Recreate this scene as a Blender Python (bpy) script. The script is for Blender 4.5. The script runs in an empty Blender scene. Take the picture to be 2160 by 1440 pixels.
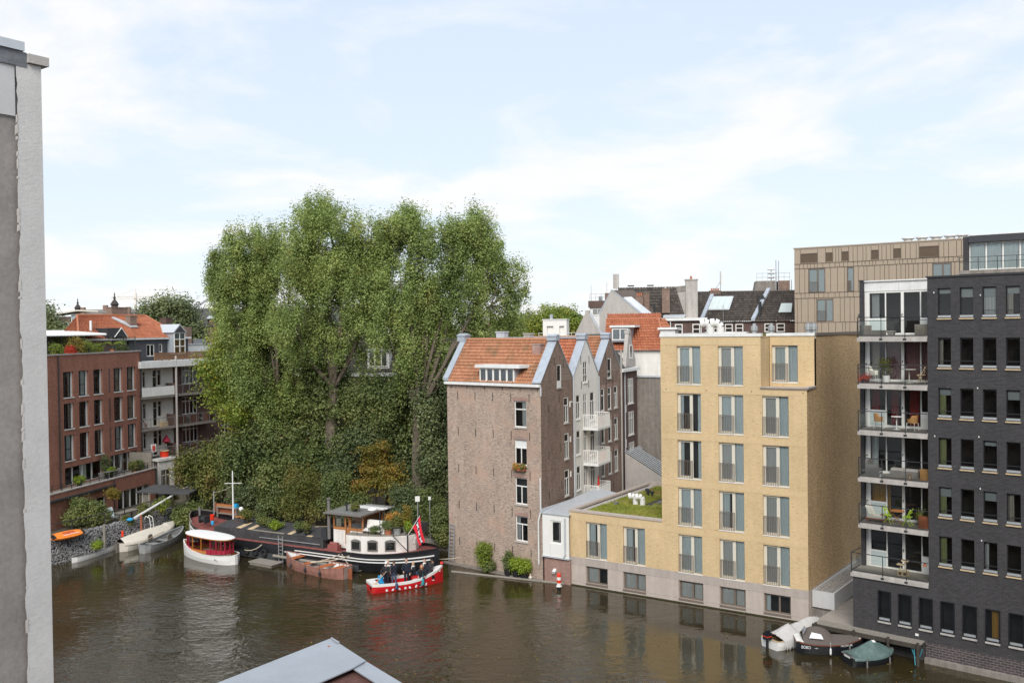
import bpy, math, random
import numpy as np
from mathutils import Vector, Matrix
random.seed(7); rng = np.random.default_rng(7)
R = math.radians
SC = bpy.context.scene
COL = SC.collection
# ------------------------------------------------------------------ camera
CAM_Z = 17.7
cam = bpy.data.cameras.new('camera'); camo = bpy.data.objects.new('camera', cam); COL.objects.link(camo)
cam.sensor_width = 36; cam.lens = 32.5; cam.clip_start = 0.05; cam.clip_end = 6000
_p = math.atan(30/1950); _r = math.atan(.0129)
camo.matrix_world = Matrix.Translation((0, 0, CAM_Z)) @ Matrix.Rotation(R(90)-_p, 4, 'X') @ Matrix.Rotation(-_r, 4, 'Z')
SC.camera = camo
# ------------------------------------------------------------------ sky and sun (bright hazy day, thin cloud)
SUN_TO = Vector((-.12, -.76, .64)).normalized()
W = bpy.data.worlds.new('World'); SC.world = W; W.use_nodes = True
nt = W.node_tree; nt.nodes.clear()
def wn(t, **k):
    n = nt.nodes.new(t)
    for a, b in k.items(): setattr(n, a, b)
    return n
wo = wn('ShaderNodeOutputWorld'); bg = wn('ShaderNodeBackground'); nt.links.new(bg.outputs[0], wo.inputs[0])
sky = wn('ShaderNodeTexSky', sky_type='NISHITA', sun_disc=False)
sky.sun_elevation = math.asin(SUN_TO.z); sky.sun_rotation = math.atan2(SUN_TO.x, SUN_TO.y)
sky.air_density = 1.0; sky.dust_density = .6; sky.ozone_density = 2.0; sky.altitude = 0
tc = wn('ShaderNodeTexCoord'); sep = wn('ShaderNodeSeparateXYZ'); nt.links.new(tc.outputs['Generated'], sep.inputs[0])
def wm(op, a, b=None, c=None):
    n = wn('ShaderNodeMath', operation=op)
    for i, v in enumerate((a, b, c)):
        if v is None: continue
        if isinstance(v, (int, float)): n.inputs[i].default_value = v
        else: nt.links.new(v, n.inputs[i])
    return n.outputs[0]
zz = wm('ADD', wm('MAXIMUM', sep.outputs[2], 0.0), .22)
cx = wm('DIVIDE', sep.outputs[0], zz); cy = wm('DIVIDE', sep.outputs[1], zz)
comb = wn('ShaderNodeCombineXYZ'); nt.links.new(cx, comb.inputs[0]); nt.links.new(cy, comb.inputs[1])
nz = wn('ShaderNodeTexNoise'); nz.inputs['Scale'].default_value = 1.45; nz.inputs['Detail'].default_value = 9; nz.inputs['Roughness'].default_value = .58; nz.inputs['Distortion'].default_value = .35
mp = wn('ShaderNodeMapping'); mp.inputs['Location'].default_value = (3.3, 1.2, 0); nt.links.new(comb.outputs[0], mp.inputs[0]); nt.links.new(mp.outputs[0], nz.inputs['Vector'])
rp = wn('ShaderNodeValToRGB'); rp.color_ramp.elements[0].position = .47; rp.color_ramp.elements[0].color = (.0, .0, .0, 1); rp.color_ramp.elements[1].position = .63; rp.color_ramp.elements[1].color = (1, 1, 1, 1)
nt.links.new(nz.outputs[0], rp.inputs[0])
hz = wm('POWER', wm('SUBTRACT', 1.0, wm('MINIMUM', wm('MAXIMUM', sep.outputs[2], 0.0), 1.0)), 7.0)      # whiter towards the horizon
f0 = wm('ADD', wm('MULTIPLY', rp.outputs[0], .16), wm('MULTIPLY_ADD', hz, .10, .80))
f0 = wm('MINIMUM', f0, 1.0)
mxs = wn('ShaderNodeMix', data_type='RGBA'); nt.links.new(f0, mxs.inputs[0]); nt.links.new(sky.outputs[0], mxs.inputs[6])
vl = wn('ShaderNodeMix', data_type='RGBA'); vl.inputs[6].default_value = (4.45, 5.0, 5.72, 1); vl.inputs[7].default_value = (5.5, 5.53, 5.58, 1)      # thin blue-white veil, white cloud
vf = wm('MINIMUM', wm('ADD', rp.outputs[0], wm('MULTIPLY', hz, .55)), 1.0); nt.links.new(vf, vl.inputs[0]); nt.links.new(vl.outputs[2], mxs.inputs[7])
nt.links.new(mxs.outputs[2], bg.inputs[0]); bg.inputs[1].default_value = .1
sun = bpy.data.lights.new('sun', 'SUN'); sun.energy = 1.75; sun.angle = R(32); sun.color = (1, .96, .90)
suno = bpy.data.objects.new('sun', sun); COL.objects.link(suno)
suno.rotation_euler = (-SUN_TO).to_track_quat('-Z', 'Y').to_euler()
SC.view_settings.view_transform = 'Standard'; SC.view_settings.look = 'None'; SC.view_settings.exposure = .86; SC.view_settings.gamma = 1
SC.cycles.max_bounces = 8; SC.cycles.diffuse_bounces = 3; SC.cycles.glossy_bounces = 3; SC.cycles.transparent_max_bounces = 12; SC.cycles.transmission_bounces = 3
SC.cycles.caustics_reflective = False; SC.cycles.caustics_refractive = False
SC.cycles.use_denoising = True

# ------------------------------------------------------------------ materials
MATS = {}
def newmat(name):
    m = bpy.data.materials.new(name); m.use_nodes = True; t = m.node_tree
    return m, t, t.nodes['Principled BSDF']
def N(t, typ, **k):
    n = t.nodes.new(typ)
    for a, b in k.items():
        if a.startswith('i_'): n.inputs[a[2:].replace('_', ' ')].default_value = b
        else: setattr(n, a, b)
    return n
def c4(c): return (c[0], c[1], c[2], 1)
def vary(t, col_socket, amount, scale, coord='Object', detail=5, stretch=None):
    """multiply a colour by a noise around 1"""
    tcn = N(t, 'ShaderNodeTexCoord'); nz = N(t, 'ShaderNodeTexNoise', i_Scale=scale, i_Detail=detail, i_Roughness=.62)
    v = tcn.outputs[coord]
    if stretch:
        mp = N(t, 'ShaderNodeMapping'); mp.inputs['Scale'].default_value = stretch; t.links.new(v, mp.inputs[0]); v = mp.outputs[0]
    t.links.new(v, nz.inputs['Vector'])
    mr = N(t, 'ShaderNodeMapRange'); mr.inputs[1].default_value = .25; mr.inputs[2].default_value = .75; mr.inputs[3].default_value = 1-amount; mr.inputs[4].default_value = 1+amount
    t.links.new(nz.outputs[0], mr.inputs[0])
    mx = N(t, 'ShaderNodeMix', data_type='RGBA', blend_type='MULTIPLY'); mx.inputs[0].default_value = 1
    t.links.new(col_socket, mx.inputs[6]); t.links.new(mr.outputs[0], mx.inputs[7])
    return mx.outputs[2]
def bump(t, bs, scale, strength, dist=.01, coord='Object'):
    tcn = N(t, 'ShaderNodeTexCoord'); nz = N(t, 'ShaderNodeTexNoise', i_Scale=scale, i_Detail=4)
    t.links.new(tcn.outputs[coord], nz.inputs['Vector'])
    b = N(t, 'ShaderNodeBump'); b.inputs['Strength'].default_value = strength; b.inputs['Distance'].default_value = dist
    t.links.new(nz.outputs[0], b.inputs['Height']); t.links.new(b.outputs[0], bs.inputs['Normal'])
def M(name, col, rough=.75, var=.12, scale=2.5, metal=0., spec=.35, bmp=0., bsc=30, stretch=None, streak=0., coat=0.):
    if name in MATS: return MATS[name]
    m, t, b = newmat(name)
    rgb = N(t, 'ShaderNodeRGB'); rgb.outputs[0].default_value = c4(col); s = rgb.outputs[0]
    if var: s = vary(t, s, var, scale, stretch=stretch); s = vary(t, s, var*.7, scale*9)
    if streak: s = vary(t, s, streak, 1.0, stretch=(3, 3, .25))
    t.links.new(s, b.inputs['Base Color']); b.inputs['Roughness'].default_value = rough; b.inputs['Metallic'].default_value = metal
    b.inputs['Specular IOR Level'].default_value = spec; b.inputs['Coat Weight'].default_value = coat
    if bmp: bump(t, b, bsc, bmp)
    MATS[name] = m; return m
def brick(name, c1, c2, mortar, bw=.21, bh=.065, ms=.008, stain=.18, bias=0., dark=None, darkamt=.0, rough=.85, patch=None, rowtint=.12):
    """brick bond in wall metres (UV), two brick colours, odd dark bricks, rain stains"""
    m, t, b = newmat(name)
    uv = N(t, 'ShaderNodeUVMap')
    br = N(t, 'ShaderNodeTexBrick'); br.inputs['Scale'].default_value = 1; br.inputs['Color1'].default_value = c4(c1); br.inputs['Color2'].default_value = c4(c2)
    br.inputs['Mortar'].default_value = c4(mortar); br.inputs['Mortar Size'].default_value = ms; br.inputs['Brick Width'].default_value = bw; br.inputs['Row Height'].default_value = bh
    br.inputs['Bias'].default_value = bias; br.inputs['Mortar Smooth'].default_value = .1
    t.links.new(uv.outputs[0], br.inputs['Vector'])
    s = br.outputs[0]
    if dark:
        sp = N(t, 'ShaderNodeMapping'); sp.inputs['Scale'].default_value = (2.2, 12, 1); t.links.new(uv.outputs[0], sp.inputs[0])
        nz = N(t, 'ShaderNodeTexNoise', i_Scale=1.7, i_Detail=2, i_Roughness=.7); t.links.new(sp.outputs[0], nz.inputs['Vector'])
        r = N(t, 'ShaderNodeValToRGB'); r.color_ramp.elements[0].position = .60-darkamt; r.color_ramp.elements[1].position = .68-darkamt
        t.links.new(nz.outputs[0], r.inputs[0])
        mx = N(t, 'ShaderNodeMix', data_type='RGBA'); t.links.new(r.outputs[0], mx.inputs[0]); t.links.new(s, mx.inputs[6]); mx.inputs[7].default_value = c4(dark); s = mx.outputs[2]
    if patch:
        nz = N(t, 'ShaderNodeTexNoise', i_Scale=.45, i_Detail=7, i_Roughness=.65); t.links.new(uv.outputs[0], nz.inputs['Vector'])
        r = N(t, 'ShaderNodeValToRGB'); r.color_ramp.elements[0].position = .50; r.color_ramp.elements[1].position = .66; r.color_ramp.elements[1].color = (.8, .8, .8, 1)
        t.links.new(nz.outputs[0], r.inputs[0])
        mx = N(t, 'ShaderNodeMix', data_type='RGBA'); t.links.new(r.outputs[0], mx.inputs[0]); t.links.new(s, mx.inputs[6]); mx.inputs[7].default_value = c4(patch); s = mx.outputs[2]
    s = vary(t, s, stain, .35, coord='UV', detail=8)
    s = vary(t, s, stain*.9, 1.0, coord='UV', stretch=(1.6, .22, 1))
    s = vary(t, s, rowtint, 7, coord='UV', stretch=(.4, 2.2, 1), detail=2)
    t.links.new(s, b.inputs['Base Color']); b.inputs['Roughness'].default_value = rough; b.inputs['Specular IOR Level'].default_value = .25
    bp = N(t, 'ShaderNodeBump'); bp.inputs['Strength'].default_value = .5; bp.inputs['Distance'].default_value = .006; bp.invert = True
    t.links.new(br.outputs[1], bp.inputs['Height']); t.links.new(bp.outputs[0], b.inputs['Normal'])
    MATS[name] = m; return m
def tilemat(name, c1, c2, moss, mossamt=.0, rough=.7):
    """roof tiles: UV is in tile units, one random tone for each tile, moss patches"""
    m, t, b = newmat(name)
    uv = N(t, 'ShaderNodeUVMap'); fl = N(t, 'ShaderNodeVectorMath', operation='FLOOR'); t.links.new(uv.outputs[0], fl.inputs[0])
    wnz = N(t, 'ShaderNodeTexWhiteNoise', noise_dimensions='2D'); t.links.new(fl.outputs[0], wnz.inputs['Vector'])
    mx = N(t, 'ShaderNodeMix', data_type='RGBA'); t.links.new(wnz.outputs[0], mx.inputs[0]); mx.inputs[6].default_value = c4(c1); mx.inputs[7].default_value = c4(c2)
    s = mx.outputs[2]
    nz = N(t, 'ShaderNodeTexNoise', i_Scale=.16, i_Detail=6, i_Roughness=.7); t.links.new(uv.outputs[0], nz.inputs['Vector'])
    r = N(t, 'ShaderNodeValToRGB'); r.color_ramp.elements[0].position = .56-mossamt; r.color_ramp.elements[1].position = .74-mossamt
    t.links.new(nz.outputs[0], r.inputs[0])
    m2 = N(t, 'ShaderNodeMix', data_type='RGBA'); t.links.new(r.outputs[0], m2.inputs[0]); t.links.new(s, m2.inputs[6]); m2.inputs[7].default_value = c4(moss); s = m2.outputs[2]
    s = vary(t, s, .25, 1.3, coord='UV', detail=4)
    t.links.new(s, b.inputs['Base Color']); b.inputs['Roughness'].default_value = rough; b.inputs['Specular IOR Level'].default_value = .3
    MATS[name] = m; return m
def leafmat(name, cols, warm=None, warmamt=.1, trans=.35, patch_scale=.22):
    """leaves: one random tone for each leaf, broad patches of tone through the crown, light shining through"""
    m, t, b = newmat(name); t.nodes.remove(b); out = t.nodes['Material Output']
    geo = N(t, 'ShaderNodeNewGeometry')
    r = N(t, 'ShaderNodeValToRGB'); e = r.color_ramp.elements
    e[0].color = c4(cols[0]); e[0].position = 0; e[1].color = c4(cols[-1]); e[1].position = 1
    for i, c in enumerate(cols[1:-1]):
        x = e.new((i+1)/(len(cols)-1)); x.color = c4(c)
    tcn = N(t, 'ShaderNodeTexCoord'); nz = N(t, 'ShaderNodeTexNoise', i_Scale=patch_scale, i_Detail=4); t.links.new(tcn.outputs['Object'], nz.inputs['Vector'])
    ad = N(t, 'ShaderNodeMath', operation='MULTIPLY_ADD'); t.links.new(geo.outputs['Random Per Island'], ad.inputs[0]); ad.inputs[1].default_value = .30
    sb = N(t, 'ShaderNodeMath', operation='MULTIPLY_ADD'); t.links.new(nz.outputs[0], sb.inputs[0]); sb.inputs[1].default_value = 1.5; sb.inputs[2].default_value = -.40
    t.links.new(sb.outputs[0], ad.inputs[2]); t.links.new(ad.outputs[0], r.inputs[0]); s = r.outputs[0]
    if warm:
        n2 = N(t, 'ShaderNodeTexNoise', i_Scale=.45, i_Detail=3); t.links.new(tcn.outputs['Object'], n2.inputs['Vector'])
        a2 = N(t, 'ShaderNodeMath', operation='ADD'); t.links.new(n2.outputs[0], a2.inputs[0]); mu = N(t, 'ShaderNodeMath', operation='MULTIPLY'); t.links.new(geo.outputs['Random Per Island'], mu.inputs[0]); mu.inputs[1].default_value = .3; t.links.new(mu.outputs[0], a2.inputs[1])
        r2 = N(t, 'ShaderNodeValToRGB'); r2.color_ramp.elements[0].position = .80-warmamt; r2.color_ramp.elements[1].position = .98-warmamt; t.links.new(a2.outputs[0], r2.inputs[0])
        mx = N(t, 'ShaderNodeMix', data_type='RGBA'); t.links.new(r2.outputs[0], mx.inputs[0]); t.links.new(s, mx.inputs[6]); mx.inputs[7].default_value = c4(warm); s = mx.outputs[2]
    d = N(t, 'ShaderNodeBsdfPrincipled'); d.inputs['Roughness'].default_value = .5; d.inputs['Specular IOR Level'].default_value = .35; t.links.new(s, d.inputs['Base Color'])
    tr = N(t, 'ShaderNodeBsdfTranslucent'); t.links.new(s, tr.inputs[0])
    ms = N(t, 'ShaderNodeMixShader'); ms.inputs[0].default_value = trans; t.links.new(d.outputs[0], ms.inputs[1]); t.links.new(tr.outputs[0], ms.inputs[2]); t.links.new(ms.outputs[0], out.inputs[0])
    MATS[name] = m; return m
def glassmat(name, tint=(.90, .925, .92), refl=1.0, rough=.015, wobble=.02):
    m, t, b = newmat(name); t.nodes.remove(b); out = t.nodes['Material Output']
    fr = N(t, 'ShaderNodeFresnel'); fr.inputs[0].default_value = 1.52
    mu = N(t, 'ShaderNodeMath', operation='MULTIPLY_ADD'); t.links.new(fr.outputs[0], mu.inputs[0]); mu.inputs[1].default_value = refl*1.25; mu.inputs[2].default_value = .005; mu.use_clamp = True
    tr = N(t, 'ShaderNodeBsdfTransparent'); tr.inputs[0].default_value = c4(tint)
    gl = N(t, 'ShaderNodeBsdfGlossy'); gl.inputs['Roughness'].default_value = rough
    if wobble:
        tcn = N(t, 'ShaderNodeTexCoord'); nz = N(t, 'ShaderNodeTexNoise', i_Scale=1.6, i_Detail=1); t.links.new(tcn.outputs['Object'], nz.inputs['Vector'])
        bp = N(t, 'ShaderNodeBump'); bp.inputs['Strength'].default_value = wobble*4; bp.inputs['Distance'].default_value = .05; t.links.new(nz.outputs[0], bp.inputs['Height']); t.links.new(bp.outputs[0], gl.inputs['Normal'])
    ms = N(t, 'ShaderNodeMixShader'); t.links.new(mu.outputs[0], ms.inputs[0]); t.links.new(tr.outputs[0], ms.inputs[1]); t.links.new(gl.outputs[0], ms.inputs[2]); t.links.new(ms.outputs[0], out.inputs[0])
    MATS[name] = m; return m

# ------------------------------------------------------------------ mesh building
class MB:
    def __init__(s): s.v = []; s.f = []; s.uv = []
    def poly(s, pts, uv=None):
        i = len(s.v); s.v += [tuple(p) for p in pts]; s.f.append(tuple(range(i, i+len(pts))))
        if uv is None:
            a, b, c = (Vector(p) for p in pts[:3]); n = (b-a).cross(c-a); ax = max(range(3), key=lambda k: abs(n[k]))
            uv = [((p[0], p[1]), (p[0], p[2]), (p[1], p[2]))[2-ax] for p in pts]
        s.uv += uv; return s
    def box(s, x0, x1, y0, y1, z0, z1):
        p = [(x, y, z) for z in (z0, z1) for y in (y0, y1) for x in (x0, x1)]
        for q in ((0, 1, 5, 4), (1, 3, 7, 5), (3, 2, 6, 7), (2, 0, 4, 6), (4, 5, 7, 6), (2, 3, 1, 0)): s.poly([p[k] for k in q])
        return s
    def extrude(s, poly, vec):
        vec = Vector(vec); a = [Vector(p) for p in poly]; b = [p+vec for p in a]; n = len(a)
        s.poly(a); s.poly(b[::-1])
        for i in range(n): s.poly([a[i], b[i], b[(i+1) % n], a[(i+1) % n]])
        return s
    def cyl(s, p0, p1, r0, r1=None, n=8, cap=True):
        r1 = r0 if r1 is None else r1; p0 = Vector(p0); p1 = Vector(p1); d = (p1-p0)
        if d.length < 1e-6: return s
        d.normalize(); a = d.orthogonal().normalized(); b = d.cross(a)
        A = [p0+(a*math.cos(2*math.pi*i/n)+b*math.sin(2*math.pi*i/n))*r0 for i in range(n)]
        B = [p1+(a*math.cos(2*math.pi*i/n)+b*math.sin(2*math.pi*i/n))*r1 for i in range(n)]
        L = (p1-p0).length
        for i in range(n):
            j = (i+1) % n; s.poly([A[i], A[j], B[j], B[i]], [(i/n, 0), ((i+1)/n, 0), ((i+1)/n, L), (i/n, L)])
        if cap: s.poly(A[::-1]); s.poly(B)
        return s
    def tube(s, pts, r, n=6):
        for a, b in zip(pts[:-1], pts[1:]): s.cyl(a, b, r, r, n, True)
        return s
    def lathe(s, prof, n=12, c=(0, 0, 0)):
        for (r0, z0), (r1, z1) in zip(prof[:-1], prof[1:]):
            for i in range(n):
                a0 = 2*math.pi*i/n; a1 = 2*math.pi*(i+1)/n
                q = [(c[0]+r0*math.cos(a0), c[1]+r0*math.sin(a0), c[2]+z0), (c[0]+r0*math.cos(a1), c[1]+r0*math.sin(a1), c[2]+z0),
                     (c[0]+r1*math.cos(a1), c[1]+r1*math.sin(a1), c[2]+z1), (c[0]+r1*math.cos(a0), c[1]+r1*math.sin(a0), c[2]+z1)]
                if r0 < 1e-5: q = q[1:] if False else [q[0], q[2], q[3]]
                elif r1 < 1e-5: q = q[:3]
                s.poly(q)
        return s
    def grid(s, P, uv=None, close=False):
        """P[i][j] points"""
        n, m = len(P), len(P[0]); b = len(s.v)
        for row in P: s.v += [tuple(p) for p in row]
        for i in range(n-1):
            for j in range(m if close else m-1):
                k = (j+1) % m
                s.f.append((b+i*m+j, b+i*m+k, b+(i+1)*m+k, b+(i+1)*m+j))
                if uv: s.uv += [uv[i][j], uv[i][k], uv[i+1][k], uv[i+1][j]]
                else: s.uv += [(j, i), (j+1, i), (j+1, i+1), (j, i+1)]
        return s
    def wall(s, u0, u1, z0, z1, holes=(), d=0., rev=.12, sides=True, back=False):
        """a wall sheet at depth d with openings (u0,u1,z0,z1) and their reveals"""
        us = sorted({u0, u1, *[h[0] for h in holes], *[h[1] for h in holes]}); zs = sorted({z0, z1, *[h[2] for h in holes], *[h[3] for h in holes]})
        us = [u for u in us if u0 <= u <= u1]; zs = [z for z in zs if z0 <= z <= z1]
        for a, b in zip(us[:-1], us[1:]):
            run = None
            for c, e in zip(zs[:-1], zs[1:]):
                mu, mz = (a+b)/2, (c+e)/2
                if any(h[0] < mu < h[1] and h[2] < mz < h[3] for h in holes):
                    if run: s.poly([(a, d, run[0]), (b, d, run[0]), (b, d, run[1]), (a, d, run[1])]); run = None
                else: run = [run[0], e] if run else [c, e]
            if run: s.poly([(a, d, run[0]), (b, d, run[0]), (b, d, run[1]), (a, d, run[1])])
        e = d+rev
        for h in holes:
            a, b, c, f = h
            s.poly([(a, d, c), (a, d, f), (a, e, f), (a, e, c)]); s.poly([(b, d, f), (b, d, c), (b, e, c), (b, e, f)])
            s.poly([(a, d, f), (b, d, f), (b, e, f), (a, e, f)]); s.poly([(b, d, c), (a, d, c), (a, e, c), (b, e, c)])
        if sides:
            a, b, c, f = u0, u1, z0, z1
            s.poly([(a, d, f), (a, d, c), (a, e, c), (a, e, f)]); s.poly([(b, d, c), (b, d, f), (b, e, f), (b, e, c)])
            s.poly([(b, d, f), (a, d, f), (a, e, f), (b, e, f)]); s.poly([(a, d, c), (b, d, c), (b, e, c), (a, e, c)])
        return s
    def mesh(s, name, mat, smooth=False):
        me = bpy.data.meshes.new(name); me.from_pydata(s.v, [], s.f)
        uvl = me.uv_layers.new(name='UVMap'); uvl.data.foreach_set('uv', np.array(s.uv, dtype=np.float32).ravel())
        if mat: me.materials.append(mat if not isinstance(mat, str) else MATS[mat])
        if smooth: me.polygons.foreach_set('use_smooth', [True]*len(me.polygons))
        me.update(); return me
WM = {}
class Fr:
    """a plan frame: x along a facade, y into the building, z up from the water"""
    def __init__(s, o, deg, z=0.): s.o = Vector((o[0], o[1], z)); s.deg = deg; s.m = Matrix.Translation(s.o) @ Matrix.Rotation(R(deg), 4, 'Z')
    def p(s, x, y, z=0.): return s.m @ Vector((x, y, z))
    def sub(s, x, y, z=0., deg=0.):
        q = s.p(x, y, z); return Fr(q, s.deg+deg, q.z)
WORLD = Fr((0, 0), 0)
def link(o, parent, world):
    COL.objects.link(o); o.parent = parent; WM[o] = world
    o.matrix_local = (WM[parent].inverted() @ world) if parent else world
    return o
def thing(name, label, cat, fr=WORLD, at=(0, 0, 0), group=None, rz=0., scale=(1, 1, 1)):
    o = bpy.data.objects.new(name, None); o.empty_display_size = .2
    link(o, None, fr.m @ Matrix.Translation(at) @ Matrix.Rotation(rz, 4, 'Z') @ Matrix.Diagonal((*scale, 1)))
    o['label'] = label; o['category'] = cat
    if group: o['group'] = group
    return o
def put(name, mb, mat, parent=None, fr=None, at=(0, 0, 0), rz=0., smooth=False, kind=None, label=None, cat=None, group=None, rot=None):
    """link a mesh (builder or mesh data); fr=None: in the parent's own coordinates"""
    me = mb if isinstance(mb, bpy.types.Mesh) else mb.mesh(name, mat, smooth)
    o = bpy.data.objects.new(name, me)
    base = fr.m if fr else (WM[parent] if parent else Matrix())
    w = base @ Matrix.Translation(at) @ Matrix.Rotation(rz, 4, 'Z')
    if rot is not None: w = w @ rot
    link(o, parent, w)
    if kind: o['kind'] = kind
    if label: o['label'] = label
    if cat: o['category'] = cat
    if group: o['group'] = group
    return o
CACHE = {}
def cached(key, fn):
    if key not in CACHE: CACHE[key] = fn()
    return CACHE[key]
def copy_thing(src, label, fr=WORLD, at=(0, 0, 0), rz=0., group=None):
    r = src.copy(); w = fr.m @ Matrix.Translation(at) @ Matrix.Rotation(rz, 4, 'Z'); link(r, None, w); r['label'] = label
    if group: r['group'] = group
    def rec(a, b):
        for ch in [x for x in WM if x.parent is a]:
            c = ch.copy(); link(c, b, WM[b] @ ch.matrix_local); rec(ch, c)
    rec(src, r); return r
def text(s, size, mat, parent, fr=None, at=(0, 0, 0), rot=None, name='lettering', align='LEFT', shear=0., depth=.002):
    cu = bpy.data.curves.new(name, 'FONT'); cu.body = s; cu.size = size; cu.align_x = align; cu.extrude = depth; cu.shear = shear; cu.materials.append(MATS[mat])
    tmp = bpy.data.objects.new('tmp', cu); COL.objects.link(tmp); dg = bpy.context.evaluated_depsgraph_get(); me = bpy.data.meshes.new_from_object(tmp.evaluated_get(dg)); bpy.data.objects.remove(tmp)
    o = bpy.data.objects.new(name, me); base = fr.m if fr else WM[parent]
    link(o, parent, base @ Matrix.Translation(at) @ (rot or Matrix.Rotation(R(90), 4, 'X'))); return o
RX = lambda d: Matrix.Rotation(R(d), 4, 'X')
RY = lambda d: Matrix.Rotation(R(d), 4, 'Y')
RZ = lambda d: Matrix.Rotation(R(d), 4, 'Z')
# ------------------------------------------------------------------ palette
glassmat('glass'); glassmat('glass_clear', tint=(.93, .95, .93), refl=.6)
M('white_paint', (.78, .77, .73), .45, .05); M('cream_paint', (.66, .62, .52), .5, .06); M('white_trim', (.74, .74, .72), .5, .10, streak=.08)
M('zinc', (.42, .46, .51), .45, .10, metal=.25, spec=.5, streak=.1); M('zinc_light', (.55, .58, .61), .42, .08, metal=.2, spec=.5)
M('lead', (.19, .20, .215), .6, .25, scale=5); M('dark_metal', (.035, .037, .04), .45, .1, spec=.5); M('bronze_frame', (.17, .135, .11), .5, .06); M('grey_metal', (.30, .31, .32), .4, .1, metal=.5)
M('steel', (.55, .56, .56), .3, .08, metal=.8); M('galvanised', (.45, .47, .48), .42, .12, metal=.45)
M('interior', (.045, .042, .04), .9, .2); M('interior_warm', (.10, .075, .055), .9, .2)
M('curtain', (.80, .90, .91), .85, .06); M('curtain_white', (.72, .74, .72), .85, .05); M('curtain_red', (.28, .03, .03), .85, .1); M('curtain_ochre', (.55, .30, .05), .85, .1); M('curtain_plum', (.30, .15, .15), .85, .15); M('curtain_green', (.40, .43, .20), .85, .1); M('curtain_beige', (.52, .48, .40), .85, .1)
M('concrete', (.42, .39, .36), .85, .14, streak=.15, bmp=.2); M('concrete_dark', (.235, .21, .185), .9, .22, streak=.3, bmp=.3); M('plaster_grey', (.45, .42, .39), .9, .10, streak=.12, bmp=.2)
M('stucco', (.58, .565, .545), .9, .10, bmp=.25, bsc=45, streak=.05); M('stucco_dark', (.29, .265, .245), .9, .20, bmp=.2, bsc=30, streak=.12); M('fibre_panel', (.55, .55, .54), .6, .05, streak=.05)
M('wood_warm', (.40, .17, .06), .45, .2, scale=3, stretch=(1, 1, 8)); M('wood_red', (.30, .10, .05), .5, .25); M('wood_grey', (.25, .225, .19), .85, .25, stretch=(8, 1, 1)); M('wood_fence', (.22, .12, .065), .75, .25, stretch=(1, 1, 6)); M('wood_pale', (.55, .42, .26), .7, .15); M('bark', (.145, .115, .09), .95, .3, scale=4, bmp=.8, bsc=9, stretch=(3, 3, .5)); M('bark_dark', (.06, .05, .04), .95, .3)
M('stone_base', (.47, .405, .355), .8, .08, streak=.08, bmp=.12, bsc=60); M('stone_band', (.42, .365, .325), .85, .10, scale=6, streak=.12, bmp=.2, bsc=60)
M('beige_clad', (.385, .31, .232), .55, .05, spec=.4); M('black_paint', (.012, .013, .016), .35, .3, spec=.5); M('hull_black', (.014, .015, .018), .42, .5, scale=1.2, spec=.5); M('hull_grey', (.05, .052, .056), .6, .3, scale=1.2)
M('roofing', (.075, .075, .078), .9, .3, scale=1.5); M('soil', (.05, .04, .03), 1, .3); M('red_deck', (.26, .085, .075), .7, .25, scale=2)
M('boat_red', (.62, .015, .02), .3, .08, spec=.5, coat=.3); M('boat_white', (.80, .79, .76), .35, .05, spec=.5); M('orange', (.85, .23, .02), .4, .08); M('crimson', (.33, .02, .045), .45, .1); M('varnish', (.45, .17, .03), .3, .15, spec=.5, coat=.4)
M('canvas_cream', (.66, .61, .52), .85, .07); M('canvas_grey', (.50, .48, .46), .85, .08, scale=4); M('canvas_taupe', (.115, .095, .085), .85, .08); M('tarp_green', (.10, .155, .145), .45, .3, scale=3, spec=.5); M('boat_weathered', (.30, .145, .11), .8, .3, scale=3); M('alu', (.42, .42, .41), .45, .18, metal=.55); M('rope', (.55, .48, .36), .9, .1); M('rubber', (.02, .02, .02), .8, .1); M('fender_blue', (.05, .09, .16), .5, .1)
M('terracotta', (.42, .15, .08), .8, .15); M('black_pot', (.02, .02, .022), .6, .1); M('red_plastic', (.75, .05, .02), .4, .05); M('blue_plastic', (.03, .35, .65), .45, .1); M('teal', (.05, .30, .36), .5, .1); M('lime', (.42, .60, .05), .45, .05); M('rattan', (.42, .22, .08), .6, .2, scale=20); M('cushion', (.62, .60, .52), .9, .05)
M('skin', (.58, .33, .24), .55, .06); M('navy', (.015, .018, .03), .85, .15); M('charcoal_cloth', (.022, .022, .026), .85, .2); M('denim', (.07, .10, .16), .85, .15); M('hair_brown', (.10, .055, .03), .7, .15); M('hair_grey', (.25, .22, .19), .7, .15); M('hair_red', (.38, .13, .04), .7, .15); M('hair_blond', (.45, .30, .13), .7, .15); M('cap_white', (.80, .79, .77), .8, .05); M('scarf', (.70, .69, .67), .9, .05); M('white_flat', (.80, .80, .80), .6, 0); M('black_flat', (.01, .01, .01), .6, 0); M('flag_red', (.75, .03, .05), .75, .08); M('grey_lens', (.35, .38, .42), .1, .05)
M('gravel', (.36, .32, .28), .95, .3, scale=30); M('paving', (.33, .29, .25), .9, .2, scale=1.2); M('earth', (.10, .085, .06), .95, .3, scale=.6); M('grey_weather', (.18, .17, .16), .8, .15); M('solar', (.03, .04, .06), .15, .2, spec=.6)
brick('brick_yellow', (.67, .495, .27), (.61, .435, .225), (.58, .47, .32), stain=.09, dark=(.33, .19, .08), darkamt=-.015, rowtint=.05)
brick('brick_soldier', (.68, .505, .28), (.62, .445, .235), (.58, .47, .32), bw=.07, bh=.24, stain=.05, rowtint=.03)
brick('brick_side', (.60, .425, .225), (.47, .315, .16), (.40, .29, .18), stain=.10, dark=(.20, .12, .06), darkamt=.05)
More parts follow.
